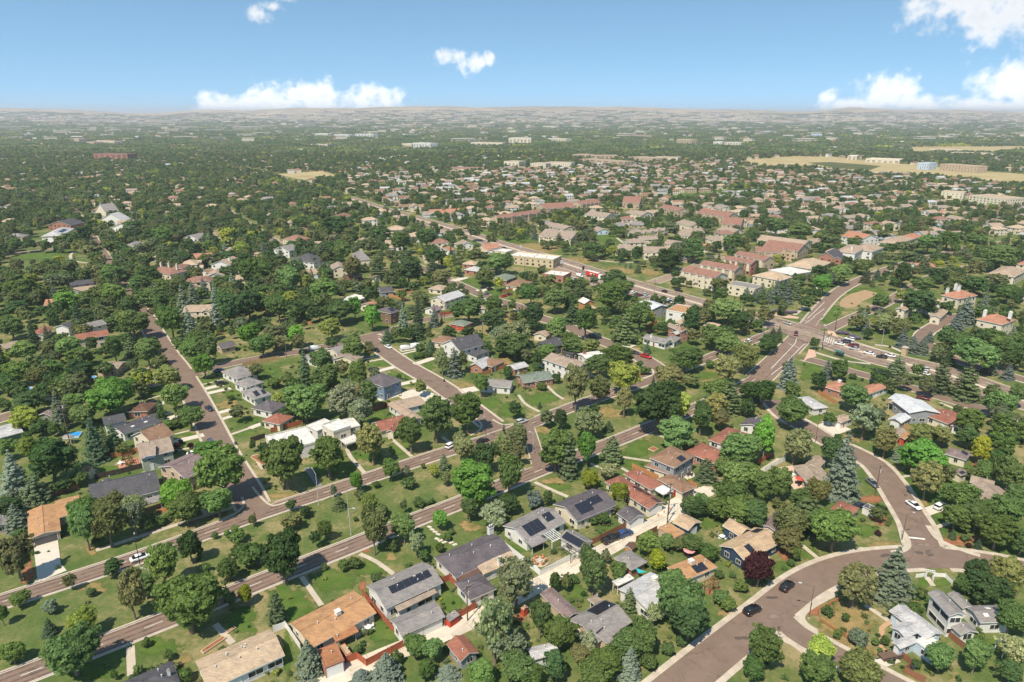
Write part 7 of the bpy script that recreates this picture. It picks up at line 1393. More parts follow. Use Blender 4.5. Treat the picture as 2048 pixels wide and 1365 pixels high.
def car_proto(kind, col):
    r = bpy.data.objects.new('car', None); COL.objects.link(r); b, c, t = SHAPE[kind]; pm = paint(col)
    mb = MB(); loft(mb, b)
    if kind == 'pickup': pass
    body = link('body', mb.mesh('body', pm, True), r); me = body.data
    mb = MB(); loft(mb, c); link('window', mb.mesh('window', CARGL, False), r)
    mb = MB(); loft(mb, t); link('roof', mb.mesh('roof', pm, True), r)
    if kind == 'pickup':
        mb = MB(); mb.box((-2.62, -.78, 1.09), (-.98, .78, 1.115)); link('bed', mb.mesh('bed', plain('bed_liner', (.02, .02, .02), .8)), r)
        mb = MB(); mb.box((-2.7, -.95, 1.1), (-.9, -.78, 1.3)); mb.box((-2.7, .78, 1.1), (-.9, .95, 1.3)); mb.box((-2.78, -.9, 1.05), (-2.64, .9, 1.3)); link('bed_side', mb.mesh('bed_side', pm), r)
    wx, wr = WH[kind]; hw = b[2][1]
    mb = MB(); mb.cyl((0, -.12, 0), (0, .12, 0), wr, n=14); ty = mb.mesh('wheel', RUB); mb = MB(); mb.cyl((0, -.13, 0), (0, .13, 0), wr*.62, n=10); rm_ = mb.mesh('rim', RIM)
    for sx in (-wx, wx):
        for sy in (-hw+.08, hw-.08):
            w_ = link('wheel', ty, r, (sx, sy, wr)); link('rim', rm_, w_)
    fx, bx_ = b[-1][0], b[0][0]; zf = b[-2][3]-.14; zb_ = b[1][3]-.2
    for s in (-1, 1):
        mb = MB(); mb.box((fx-.22, s*.62-.17, zf-.06), (fx-.02, s*.62+.17, zf+.06)); link('headlight', mb.mesh('headlight', HEADL), r)
        mb = MB(); mb.box((bx_-.01, s*.66-.12, zb_-.1), (bx_+.16, s*.66+.12, zb_+.1)); link('taillight', mb.mesh('taillight', TAILL), r)
    return r
ROADMAT = None
def car(t, rear, front, kind, col, label):
    a = TW(t, *rear, .6); b = TW(t, *front, .6); m = (a+b)/2; ang = math.atan2(b.y-a.y, b.x-a.x); key = (kind, col)
    if key not in CARP: CARP[key] = car_proto(*key); c = CARP[key]
    else: c = copy_tree(CARP[key])
    z = .09
    c.name = {'sedan': 'sedan', 'suv': 'suv', 'pickup': 'pickup_truck', 'van': 'van'}[kind]; c.location = (m.x, m.y, z); c.rotation_euler = (0, 0, ang)
    tag(c, label, {'pickup': 'pickup truck', 'suv': 'car', 'sedan': 'car', 'van': 'van'}[kind]); return c
car('t1', (985, 452), (1112, 408), 'sedan', 'white', 'white sedan driving on the parkway beside a dark lamp post')
car('t3', (778, 318), (884, 272), 'pickup', 'black', 'black pickup truck parked in the alley by the brown fence')
car('t3', (890, 272), (980, 236), 'suv', 'blue', 'blue car parked in the alley by the brown fence')
car('t3', (1838, 852), (1936, 802), 'suv', 'black', 'black car at the kerb below the terraced flower garden')
car('t4', (235, 682), (318, 612), 'suv', 'black', 'black car parked beside the purple-leaved tree')
car('t4', (775, 58), (856, 32), 'sedan', 'dkblue', 'dark blue sedan beside the white storage shed')
car('t4', (1190, 18), (1258, 62), 'sedan', 'white', 'white sedan at the kerb of the curving street')
car('t4', (1400, 62), (1448, 38), 'suv', 'white', 'white car nosed under trees on a short drive')
car('t5', (1608, 520), (1656, 552), 'sedan', 'dkblue', 'dark blue sedan driving between the dry lawns')
car('t5', (1628, 788), (1672, 832), 'suv', 'slate', 'slate-grey car at the kerb near two white cars')
car('t5', (1560, 882), (1652, 852), 'sedan', 'white', 'white sedan on the drive, nearer the street')
car('t5', (1478, 892), (1552, 880), 'sedan', 'white', 'white sedan on the drive, nearer the house')
car('t5', (1165, 502), (1242, 484), 'suv', 'black', 'black car on the drive of the dark brown house')
car('t5', (1250, 592), (1332, 568), 'sedan', 'slate', 'slate-blue sedan on the long drive behind the round maple')
car('t5', (1690, 350), (1768, 332), 'suv', 'black', 'black car on the drive of the white corner cottage')
car('t5', (1688, 244), (1722, 232), 'sedan', 'blue', 'blue car parked beside the white corner cottage')
car('t6', (1776, 802), (1852, 772), 'sedan', 'black', 'black sedan on the parkway near a tall lamp post')
car('t6', (1546, 838), (1594, 812), 'suv', 'white', 'white car on the parkway beside a cone-shaped linden')
car('t6', (968, 66), (1006, 94), 'sedan', 'black', 'black sedan at the corner of the side street')
car('t6', (1054, 44), (1102, 66), 'sedan', 'white', 'white sedan at the corner of the side street')
car('t6', (1180, 74), (1256, 62), 'van', 'white', 'white van on the wide drive, nearer the street')
car('t6', (1262, 58), (1332, 46), 'van', 'white', 'white van on the wide drive, nearer the house')
car('t6', (930, 242), (1000, 224), 'suv', 'black', 'black car on the drive above the blue two-storey house')
car('t6', (384, 102), (462, 88), 'suv', 'black', 'black car on the cross street by brown fencing')
car('t6', (480, 76), (536, 66), 'van', 'white', 'white van on the cross street')
car('t7', (130, 652), (206, 628), 'suv', 'silver', 'silver car driving on the parkway near the crossover')
car('t7', (1104, 122), (1176, 142), 'pickup', 'red', 'bright red pickup at the kerb below the long white house')
car('t7', (1024, 98), (1076, 106), 'sedan', 'black', 'black sedan parked behind the red pickup')
car('t8', (884, 1046), (946, 1096), 'sedan', 'grey', 'dark grey sedan at the kerb below the great blue spruce')
for a, b, k, c, l in [((640, 24), (702, 36), 'sedan', 'white', 'white sedan first in the queue at the signal'), ((690, 10), (742, 18), 'suv', 'dkblue', 'dark blue car waiting in the middle lane at the signal'), ((722, -10), (770, 2), 'suv', 'white', 'white car waiting in the far lane at the signal'), ((742, 38), (806, 50), 'suv', 'maroon', 'maroon car waiting behind the dark blue car'), ((750, 60), (812, 72), 'sedan', 'silver', 'silver sedan waiting in the near lane'), ((854, 92), (922, 106), 'sedan', 'white', 'white sedan rolling up to the queue'), ((948, 122), (1022, 136), 'suv', 'black', 'black car approaching the queue in the inner lane'), ((1014, 110), (1082, 126), 'sedan', 'white', 'white sedan approaching the queue beside the black car'), ((1264, 212), (1328, 228), 'suv', 'silver', 'silver car on the arterial behind the round pine'), ((1274, 244), (1332, 260), 'sedan', 'white', 'white sedan on the arterial behind the round pine')]:
    car('t8', b, a, k, c, l)
car('t8', (1262, 428), (1330, 442), 'sedan', 'maroon', 'maroon sedan behind the silver-roofed house')
car('z3', (575, 545), (648, 566), 'sedan', 'silver', 'silver sedan crossing the junction'); car('z3', (722, 664), (712, 726), 'suv', 'maroon', 'maroon car in the middle of the junction'); car('z3', (1424, 474), (1418, 514), 'sedan', 'white', 'white car leaving the junction past the green island')
car('z8', (616, 162), (534, 136), 'sedan', 'black', 'black sedan on the arterial by the car lot'); car('z8', (806, 156), (710, 132), 'pickup', 'black', 'black pickup on the far side of the arterial'); car('z8', (1090, 300), (1182, 326), 'sedan', 'blue', 'bright blue sedan on the arterial'); car('z8', (1700, 792), (1626, 816), 'suv', 'white', 'white car at the verge beneath the cluster of poles')
for n, (x, y, k, c) in enumerate([(172, 172, 'suv', 'white'), (218, 184, 'sedan', 'slate'), (264, 200, 'sedan', 'maroon'), (332, 190, 'suv', 'silver'), (336, 222, 'sedan', 'silver'), (422, 262, 'sedan', 'white'), (528, 272, 'suv', 'grey'), (580, 296, 'suv', 'black'), (640, 262, 'suv', 'white'), (660, 288, 'suv', 'dkblue'), (700, 292, 'sedan', 'white'), (785, 328, 'sedan', 'silver')]):
    car('z8', (x-38, y+10), (x+38, y-10), k, c, '%s %s parked in the used car lot' % (c if c != 'dkblue' else 'dark blue', 'SUV' if k == 'suv' else 'sedan'))['group'] = 'cars parked in the car lot'
for n, (x, y, k, c) in enumerate([(650, 204, 'sedan', 'slate'), (706, 222, 'suv', 'black'), (735, 235, 'suv', 'dkblue'), (770, 240, 'suv', 'black'), (828, 262, 'sedan', 'silver'), (315, 112, 'suv', 'black')]):
    car('z7', (x-30, y+8), (x+30, y-8), k, c, '%s %s parked beside the big white-roofed store' % (c if c != 'dkblue' else 'dark blue', 'SUV' if k == 'suv' else 'sedan'))['group'] = 'cars parked at the store'
for a, b, k, c, l in [((1258, 462), (1334, 482), 'van', 'white', 'white van standing beside the red lorry'), ((1150, 512), (1235, 494), 'pickup', 'white', 'white pickup by the red brick store'), ((1165, 540), (1228, 556), 'van', 'white', 'white delivery van behind the red brick store'), ((1420, 1236), (1510, 1268), 'suv', 'black', 'black car at the kerb of the curving street below tall trees'), ((345, 716), (412, 706), 'sedan', 'maroon', 'maroon sedan on the lawn-side drive'), ((285, 738), (336, 726), 'sedan', 'red', 'red sedan by the orange fence'), ((10, 632), (80, 620), 'suv', 'black', 'black car on the pale drive, farther from the lawn'), ((92, 650), (172, 634), 'suv', 'black', 'black car on the pale drive, nearer the lawn'), ((62, 706), (116, 696), 'sedan', 'grey', 'grey car at the kerb by the curved street'), ((10, 750), (70, 766), 'sedan', 'silver', 'silver car on the curved street')]:
    car('z7', a, b, k, c, l)
# the articulated lorry
a = TW('z7', 1385, 432, 2); b = TW('z7', 1598, 490, 2); m = (a+b)/2; ang = math.atan2(b.y-a.y, b.x-a.x)
lr = thing('lorry', 'long lorry with red box trailer and white cab on the arterial', 'lorry', (m.x, m.y, .07), ang)
mb = MB(); mb.box((-7.5, -1.25, 1.1), (4.4, 1.25, 4.0)); link('trailer', mb.mesh('trailer', plain('trailer_red', (.55, .05, .03), .5)), lr)
mb = MB(); mb.box((-7.4, -1.2, 4.001), (4.3, 1.2, 4.05)); link('trailer_roof', mb.mesh('trailer_roof', TRIM), lr)
mb = MB(); mb.box((-3.5, -1.262, 2.3), (1.2, -1.251, 3.1)); link('lettering', mb.mesh('lettering', TRIM), lr)
mb = MB(); mb.hexa([(4.8, -1.2, .7), (7.6, -1.2, .7), (7.6, 1.2, .7), (4.8, 1.2, .7), (4.8, -1.15, 3.4), (6.4, -1.1, 3.3), (6.4, 1.1, 3.3), (4.8, 1.15, 3.4)]); link('cab', mb.mesh('cab', paint('white')), lr)
mb = MB(); mb.hexa([(6.5, -1.0, 2.0), (7.35, -1.0, 2.0), (7.35, 1.0, 2.0), (6.5, 1.0, 2.0), (6.35, -.95, 3.1), (6.6, -.95, 3.1), (6.6, .95, 3.1), (6.35, .95, 3.1)]); link('windscreen', mb.mesh('windscreen', CARGL), lr)
mb = MB(); mb.cyl((0, -.15, 0), (0, .15, 0), .5, n=12); wme = mb.mesh('wheel', RUB)
for x in (-6.4, -5.2, 5.0, 7.0):
    for s in (-1.05, 1.05): link('wheel', wme, lr, (x, s, .5))
# ------------------------------------------------------------------ poles, lamps, signals
WOOD = mottled('pole_wood', (.14, .095, .065), .25, 2, .9); GALV = mottled('galvanised', (.42, .42, .41), .1, 2, .5, .4); DARKM = plain('dark_steel', (.035, .035, .04), .5, .4)
def street_lamp(t, x, y, H, label, mat=GALV, arm=(-1, .2), al=2.2):
    p = TW(t, x, y); r = thing('street_lamp', label, 'street lamp', (p.x, p.y, 0), 0, 'street lamps')
    mb = MB(); mb.cyl((0, 0, -.2), (0, 0, H), .11, .07, 8); link('pole', mb.mesh('pole', mat), r)
    mb = MB(); d = Vector((arm[0], arm[1], 0)).normalized()*al; mb.cyl((0, 0, H-.3), (d.x, d.y, H+.25), .05, .04, 6); link('arm', mb.mesh('arm', mat), r)
    mb = MB(); e = d*1.0; q = d.normalized(); n = Vector((-q.y, q.x, 0)); mb.hexa([Vector((0, 0, H+.12))+e-q*.1-n*.17, Vector((0, 0, H+.12))+e+q*.65-n*.13, Vector((0, 0, H+.12))+e+q*.65+n*.13, Vector((0, 0, H+.12))+e-q*.1+n*.17, Vector((0, 0, H+.36))+e-q*.1-n*.12, Vector((0, 0, H+.30))+e+q*.6-n*.08, Vector((0, 0, H+.30))+e+q*.6+n*.08, Vector((0, 0, H+.36))+e-q*.1+n*.12]); link('lamp_head', mb.mesh('lamp_head', GALV), r)
    mb = MB(); mb.cyl((0, 0, -.1), (0, 0, .25), .22, .2, 8); link('base', mb.mesh('base', CONC), r)
    LAND.append((p.x, p.y, 'a street lamp'))
street_lamp('t1', 1050, 497, 8.5, 'dark street lamp rising past the white sedan on the parkway', DARKM, (-.3, .6), .8)
street_lamp('t1', 1148, 706, 7.0, 'pale street lamp with short arm under the big median tree', GALV, (-1, -.1), 1.2)
street_lamp('t2', 755, 262, 8.0, 'pale street lamp beside the tall olive-green linden on the median', GALV, (.9, -.2), 1.2)
street_lamp('t6', 1842, 806, 9.0, 'dark street lamp next to the black sedan on the parkway', DARKM, (-.3, .7), 1.2)
street_lamp('t6', 537, 1290, 10.0, 'pale street lamp reaching over the dark paver path', GALV, (-.55, .85), 3.0)
street_lamp('t6', 770, 1375, 8.0, 'pale street lamp hidden low behind median junipers', GALV, (.7, .4), 1.2)
street_lamp('t7', 258, 890, 7.5, 'pale street lamp at the parkway crossover', GALV, (-1, .4), 1.0)
street_lamp('t4', 1134, 306, 8.0, 'brown street lamp at the corner with the painted stop line', WOOD, (1, .2), 1.6)
street_lamp('t4', 440, 886, 8.5, 'brown street lamp at the corner with the orange rail fence', WOOD, (-1, .3), 2.6)
street_lamp('t8', 488, 768, 7.5, 'brown street lamp by the paved garage drive', WOOD, (1, 0), 1.2)
street_lamp('z4', 82, 655, 9.0, 'pale street lamp on the arterial near the stone pillar', GALV, (-.8, -.2), 2.0)
street_lamp('z8', 443, 208, 10, 'dark lamp post standing at the car lot', DARKM, (.5, -.5), .8)
street_lamp('z8', 1835, 838, 9, 'pale lamp post at the bend of the parkway', GALV, (.2, -1), 1.2)
def utility_pole(t, x, y, H, label, arms=1):
    p = TW(t, x, y); r = thing('utility_pole', label, 'utility pole', (p.x, p.y, 0), rnd.uniform(.2, .9), 'utility poles')
    mb = MB(); mb.cyl((0, 0, -.3), (0, 0, H), .17, .11, 8); link('pole', mb.mesh('pole', WOOD), r)
    for k in range(arms):
        z = H-.5-k*1.0; a_ = link('crossarm', (lambda m: (m.box((-1.25, -.07, z-.08), (1.25, .07, z+.08)), m.mesh('crossarm', WOOD))[1])(MB()), r)
        for xx in (-1.1, -.6, .6, 1.1):
            m2 = MB(); m2.cyl((xx, 0, z+.08), (xx, 0, z+.28), .05, n=6); link('insulator', m2.mesh('insulator', plain('porcelain', (.5, .48, .45), .3)), a_)
    mb = MB(); mb.cyl((.3, 0, H-2.4), (.3, 0, H-1.5), .24, n=10); link('transformer', mb.mesh('transformer', GALV), r)
    return Vector((p.x, p.y, H-.2))
PO = []
PO.append(utility_pole('t3', 1250, 182, 10.5, 'wooden utility pole with crossarm on the alley by the navy garage', 1))
PO.append(utility_pole('t2', 1628, 905, 9.0, 'wooden utility pole at the alley corner of the red fence', 1))
PO.append(utility_pole('t5', 597, 1036, 24, 'very tall slim utility pole behind the dark spruces', 3))
PO.append(utility_pole('t8', 936, 1156, 9.5, 'plain wooden pole beside the dark grey sedan', 1))
PO.append(utility_pole('z8', 1650, 795, 12, 'cluttered utility pole above the white car on the verge', 3))
PO.append(utility_pole('z8', 545, 532, 12, 'wooden utility pole behind the silver workshop', 1))
PO.append(utility_pole('t6', 415, 672, 9, 'wooden utility pole behind the flat-roofed white house', 1))
PO.append(utility_pole('t6', 285, 140, 12, 'wooden utility pole on the cross street', 1))
PO.append(utility_pole('a2', 1533, 970, 11, 'wooden utility pole behind the red garden wall', 1))
PO.append(utility_pole('a2', 1832, 1115, 11, 'wooden utility pole beside the dry yard', 1))
PO.append(utility_pole('a2', 1005, 210, 14, 'tall utility pole near the arterial shops', 2))
PO.append(utility_pole('z7', 582, 430, 11, 'wooden utility pole behind the big white-roofed store', 1))
PO.append(utility_pole('z7', 1295, 282, 11, 'wooden utility pole on the dry verge of the arterial', 1))
PO.append(utility_pole('t8', 1945, 790, 11, 'wooden utility pole in the right-hand wood', 2))
PO.append(utility_pole('t7', 1312, 1365, 10, 'wooden utility pole at the alley apron', 1))
def wires(a, b, label, n=3):
    """sagging lines between two poles"""
    r = None; mb = MB(); d = (b-a).normalized(); nn = Vector((-d.y, d.x, 0))
    for k in range(n):
        o_ = nn*(-.9+1.8*k/max(1, n-1)); prev = None
        for i in range(13):
            f_ = i/12; q = a.lerp(b, f_)+o_; q.z -= 4*f_*(1-f_)*(b-a).length*.02
            if prev is not None: mb.cyl(prev, q, .028, n=4, cap=False)
            prev = q
    tag(link('power_lines', mb.mesh('power_lines', DARKM)), label, 'power lines')
wires(PO[4], PO[13], 'power lines from the cluttered pole across to the right-hand wood', 5)
wires(PO[0], PO[1], 'power lines strung along the alley', 3)
wires(PO[0], PO[14], 'short power lines over the alley apron', 3)
wires(PO[13], PO[13]+Vector((70, -60, 0)), 'power lines leaving the right-hand wood pole', 5)
wires(PO[2], PO[2]+Vector((-60, 120, -6)), 'power lines from the very tall slim pole', 3)
wires(TW('a1', -200, 470, 12), TW('a1', 2000, 345, 12), 'long power lines crossing the left neighbourhood canopy', 4)
def signal(t, x, y, H, arm, al, label, heads=2):
    p = TW(t, x, y); r = thing('traffic_signal', label, 'traffic signal', (p.x, p.y, 0), 0, 'traffic signals')
    mb = MB(); mb.cyl((0, 0, -.2), (0, 0, H), .16, .12, 8); link('pole', mb.mesh('pole', DARKM), r); d = Vector((arm[0], arm[1], 0)).normalized()
    mb = MB(); mb.cyl((0, 0, 5.6), (d.x*al, d.y*al, 6.1), .1, .06, 6); link('mast_arm', mb.mesh('mast_arm', DARKM), r)
    for k in range(heads):
        q = d*(al*(.55+.42*k/max(1, heads-1))) if heads > 1 else d*al
        mb = MB(); mb.box((q.x-.17, q.y-.17, 5.15), (q.x+.17, q.y+.17, 6.35)); hd = link('signal_head', mb.mesh('signal_head', plain('signal_yellow', (.25, .16, .02), .5)), r)
        for j, c in enumerate([(.3, .02, .02), (.35, .22, .02), (.02, .25, .1)]):
            m2 = MB(); m2.cyl((q.x, q.y-.17, 6.15-j*.38), (q.x, q.y-.2, 6.15-j*.38), .13, n=10); link('lens', m2.mesh('lens', plain('lens%d' % j, c, .2)), hd)
    mb = MB(); mb.cyl((0, 0, H-.15), (d.x*1.8, d.y*1.8, H), .05, n=6); mb.box((d.x*1.8-.25, d.y*1.8-.12, H-.06), (d.x*1.8+.25, d.y*1.8+.12, H+.06)); link('luminaire', mb.mesh('luminaire', GALV), r)
signal('z3', 1046, 905, 11, (.75, .75), 10, 'traffic signal mast reaching over the queue near the bus shelter', 3)
signal('z3', 1216, 655, 10, (-.6, .8), 8, 'traffic signal mast beside the lavender bed corner', 2)
signal('z3', 352, 640, 11, (.8, -.5), 9, 'traffic signal mast by the dark conifers at the junction', 2)
signal('z3', 566, 466, 9, (.8, -.3), 6, 'traffic signal mast beside the lavender hedge', 2)
# bus shelter
p = TW('z3', 1262, 985); bs = thing('bus_shelter', 'green-framed glass bus shelter on the arterial pavement', 'bus shelter', (p.x, p.y, 0), math.radians(-50))
GRN = plain('shelter_green', (.03, .12, .09), .4)
for x in (-1.9, 1.9):
    for y_ in (-.7, .7): link('post', (lambda m: (m.cyl((x, y_, 0), (x, y_, 2.5), .06, n=6), m.mesh('post', GRN))[1])(MB()), bs)
mb = MB(); mb.hexa([(-2.1, -.95, 2.45), (2.1, -.95, 2.45), (2.1, .95, 2.45), (-2.1, .95, 2.45), (-2.0, -.8, 2.7), (2.0, -.8, 2.7), (2.0, .8, 2.7), (-2.0, .8, 2.7)]); link('roof', mb.mesh('roof', GRN), bs)
SG = plain('shelter_glass', (.05, .10, .10), .1, .6)
for k in range(3): link('glass_panel', (lambda m: (m.box((-1.85+k*1.24, .67, .3), (-.67+k*1.24, .7, 2.3)), m.mesh('glass_panel', SG))[1])(MB()), bs)
link('bench', (lambda m: (m.box((-1.2, .2, .42), (1.2, .6, .48)), m.box((-1.0, .3, 0), (-.9, .5, .42)), m.box((.9, .3, 0), (1.0, .5, .42)), m.mesh('bench', DARKM))[2+1])(MB()), bs)
# stone pillar and garden wall at the estate entry
p = TW('z4', 398, 752); pi_ = thing('stone_pillar', 'square stone entry pillar with capstone beside the spruces', 'pillar', (p.x, p.y, 0), .6)
link('shaft', (lambda m: (m.box((-1.0, -1.0, 0), (1.0, 1.0, 3.4)), m.mesh('shaft', mottled('buff_stone', (.46, .35, .21), .2, 2, .9)))[1])(MB()), pi_); link('capstone', (lambda m: (m.box((-1.2, -1.2, 3.4), (1.2, 1.2, 3.8)), m.mesh('capstone', CONC))[1])(MB()), pi_)
# ------------------------------------------------------------------ fences, panel by panel
FM = {'red': mottled('fence_red', (.36, .105, .055), .2, 1, .85), 'white': mottled('fence_white', (.74, .73, .70), .05, 1, .6), 'orange': mottled('fence_cedar', (.42, .20, .085), .2, 1, .85), 'brown': mottled('fence_brown', (.24, .11, .06), .22, 1, .85), 'dark': mottled('fence_dark', (.06, .045, .04), .2, 1, .85), 'tan': mottled('fence_tan', (.42, .28, .14), .2, 1, .85)}
def fence(t, pts, col, label, H=1.8, rail=False):
    P = [TW(t, *q) for q in pts]; r = thing('fence', label, 'fence', (P[0].x, P[0].y, 0)); B0 = Vector((P[0].x, P[0].y, 0)); m = FM[col]
    for a, b in zip(P[:-1], P[1:]):
        L = (b-a).length; n = max(1, round(L/2.5)); ang = math.atan2(b.y-a.y, b.x-a.x); w_ = L/n
        key = (col, round(w_, 1), rail, H)
        mb = MB()
        if rail:
            for z in (.35, .75, 1.1): mb.box((0, -.04, z-.07), (w_, .04, z+.07))
        else:
            nb = max(4, int(w_/.42))
            for k in range(nb): mb.box((k*w_/nb+.006, -.02+(.012 if k % 2 else 0), .06), ((k+1)*w_/nb-.006, .02+(.012 if k % 2 else 0), H-(.03 if k % 2 else 0)))
            mb.box((0, .032, .4), (w_, .07, .5)); mb.box((0, .032, H-.45), (w_, .07, H-.35))
        pm = mb.mesh('fence_panel', m); m2 = MB(); m2.box((-.06, -.06, -.2), (.06, .06, H+.1)); po = m2.mesh('post', m)
        for k in range(n):
            q = a.lerp(b, k/n)-B0; link('fence_panel', pm, r, q, (0, 0, ang)); link('post', po, r, q, (0, 0, ang))
        link('post', po, r, b-B0, (0, 0, ang))
fence('t2', [(845, 712), (950, 852), (1118, 1042)], 'red', 'long red board fence between the solar-strip house and the ranch yard')
fence('t2', [(782, 912), (948, 852)], 'red', 'short red fence behind the white patio tables')
fence('t2', [(728, 1222), (802, 1192), (872, 1246), (1146, 1102)], 'red', 'red fence with a jog along the alley behind the ranch yard')
fence('t2', [(1422, 632), (1492, 604), (1545, 655)], 'red', 'small red fence round the raised bed')
fence('t2', [(1640, 772), (1688, 812), (1458, 948)], 'red', 'red fence corner enclosing the lean-to shed')
fence('t2', [(180, 995), (268, 960), (378, 1125)], 'white', 'white fence beside the beige tile-roofed house')
fence('t3', [(-10, 325), (275, 548)], 'white', 'long white fence along the fire-pit garden')
fence('t3', [(275, 548), (300, 572), (548, 442)], 'white', 'white fence on the alley side of the fire-pit garden')
fence('t3', [(684, 338), (972, 192)], 'brown', 'brown alley fence behind the two parked cars')
fence('t3', [(1018, 318), (1172, 238)], 'brown', 'brown alley fence beside the small brown-roofed shed')
fence('t4', [(692, 740), (508, 835), (520, 905), (932, 1176)], 'orange', 'orange three-rail fence round the dry corner lawn', 1.25, True)
fence('t4', [(1132, 1182), (1212, 1245), (1150, 1296), (1302, 1372)], 'brown', 'brown zigzag fence below the utility trailer', 1.6)
fence('t4', [(1442, 992), (1592, 1115)], 'brown', 'brown fence between the pale blue and white houses', 1.6)
fence('t4', [(1238, 585), (1318, 572)], 'white', 'white picket fence left of the garden arch', 1.1)
fence('t4', [(1362, 575), (1455, 580), (1508, 632)], 'white', 'white picket fence right of the garden arch', 1.1)
fence('t6', [(165, 725), (402, 662)], 'red', 'red-brown fence behind the flat-roofed white house')
fence('t6', [(935, 565), (1060, 522), (1205, 626)], 'brown', 'brown fence round the green yard of the L-shaped house')
fence('t6', [(1790, 290), (2005, 215)], 'orange', 'cedar fence beside the whitewashed-roof bungalow')
fence('t6', [(8, 800), (118, 765)], 'dark', 'dark fence at the side of the flat-roofed white house')
fence('t7', [(1030, 1012), (1232, 1105)], 'orange', 'bright cedar screen between two solar houses', 2.2)
fence('t7', [(1535, 1165), (1470, 1130)], 'orange', 'short cedar gate fence beside the brown garage wing')
fence('t8', [(508, 405), (640, 485)], 'orange', 'cedar fence behind the terracotta L-shaped ranch')
fence('t8', [(1148, 648), (1312, 552)], 'brown', 'brown fence between the silver roof and the red-brown roof')
fence('t8', [(1118, 645), (1228, 695)], 'tan', 'tan fence beside the little silver-roofed garage')
fence('t8', [(105, 992), (262, 905)], 'white', 'white fence along the concrete drive by the patio')
fence('t8', [(55, 935), (150, 880)], 'red', 'red fence under the vivid green tree')
fence('t5', [(870, 925), (1090, 872)], 'orange', 'cedar fence behind the brick patio')
fence('t5', [(742, 1092), (960, 1040), (1240, 968)], 'dark', 'dark fence between the brick patio and the charcoal roof')
fence('t5', [(380, 1230), (620, 1160)], 'brown', 'brown fence behind the orange-brown roof')
fence('z5', [(1535, 605), (1700, 570), (2005, 515)], 'tan', 'tan board fence along the cross street')
fence('a2', [(1440, 850), (1530, 838)], 'red', 'red garden wall fence beside the cream two-storey house')
fence('a2', [(1495, 915), (1600, 895)], 'red', 'red lane fence behind the cream two-storey house')
fence('a2', [(1090, 760), (1230, 800)], 'orange', 'cedar fence under the bare cottonwood')
fence('z8', [(330, 640), (480, 570)], 'red', 'dark red fence behind the long white house')
fence('z7', [(295, 690), (480, 650)], 'orange', 'cedar fence behind the parked red cars')
# ------------------------------------------------------------------ pools, patio sets and other yard things
WATER = plain('pool_water', (.02, .27, .62), .1, .5)
for t, x, y_, r_, lb in [('z6', 362, 664, 1.7, 'round blue pool near the white garage'), ('z6', 1212, 512, 1.3, 'small round blue pool behind the bright green tree')]:
    p = TW(t, x, y_); q = thing('pool', lb, 'pool', (p.x, p.y, 0)); mb = MB(); mb.cyl((0, 0, 0), (0, 0, .9), r_, n=24); link('pool_wall', mb.mesh('pool_wall', wall_mat('lblue')), q); mb = MB(); mb.cyl((0, 0, .9), (0, 0, .93), r_-.15, n=24); link('water', mb.mesh('water', WATER), q); mb = MB()
    for k in range(24):
        a0, a1 = 2*math.pi*k/24, 2*math.pi*(k+1)/24; mb.hexa([(math.cos(s_)*rr_, math.sin(s_)*rr_, z_) for z_ in (.9, 1.0) for s_, rr_ in ((a0, r_-.15), (a0, r_+.1), (a1, r_+.1), (a1, r_-.15))])
    link('rim', mb.mesh('rim', TRIM), q)
p = TW('z6', 972, 1250); q = thing('pool', 'square blue plunge pool beside the tall slim utility pole', 'pool', (p.x, p.y, 0), .25); link('pool_wall', (lambda m: (m.box((-1.9, -1.9, 0), (1.9, 1.9, .6)), m.mesh('pool_wall', wall_mat('lblue')))[1])(MB()), q); link('water', (lambda m: (m.box((-1.75, -1.75, .6), (1.75, 1.75, .62)), m.mesh('water', WATER))[1])(MB()), q)
house('tiny pavilion with grey hip roof beside the square blue pool', 'the pool pavilion', [('z6', h, 2.6, (775, 1280), (840, 1235), (925, 1275), 'grey', 'tan', o(open=1, pitch=.4, vents=0))], 'gazebo', 'gazebo')
house('little cream playhouse with tan gable roof and dark window', 'the cream playhouse', [('t5', g, 2.6, (640, 1010), (690, 1035), (735, 1005), 'orange', 'cream', o(pitch=.8, vents=0, nowin=0, ov=.2))], 'playhouse', 'playhouse')
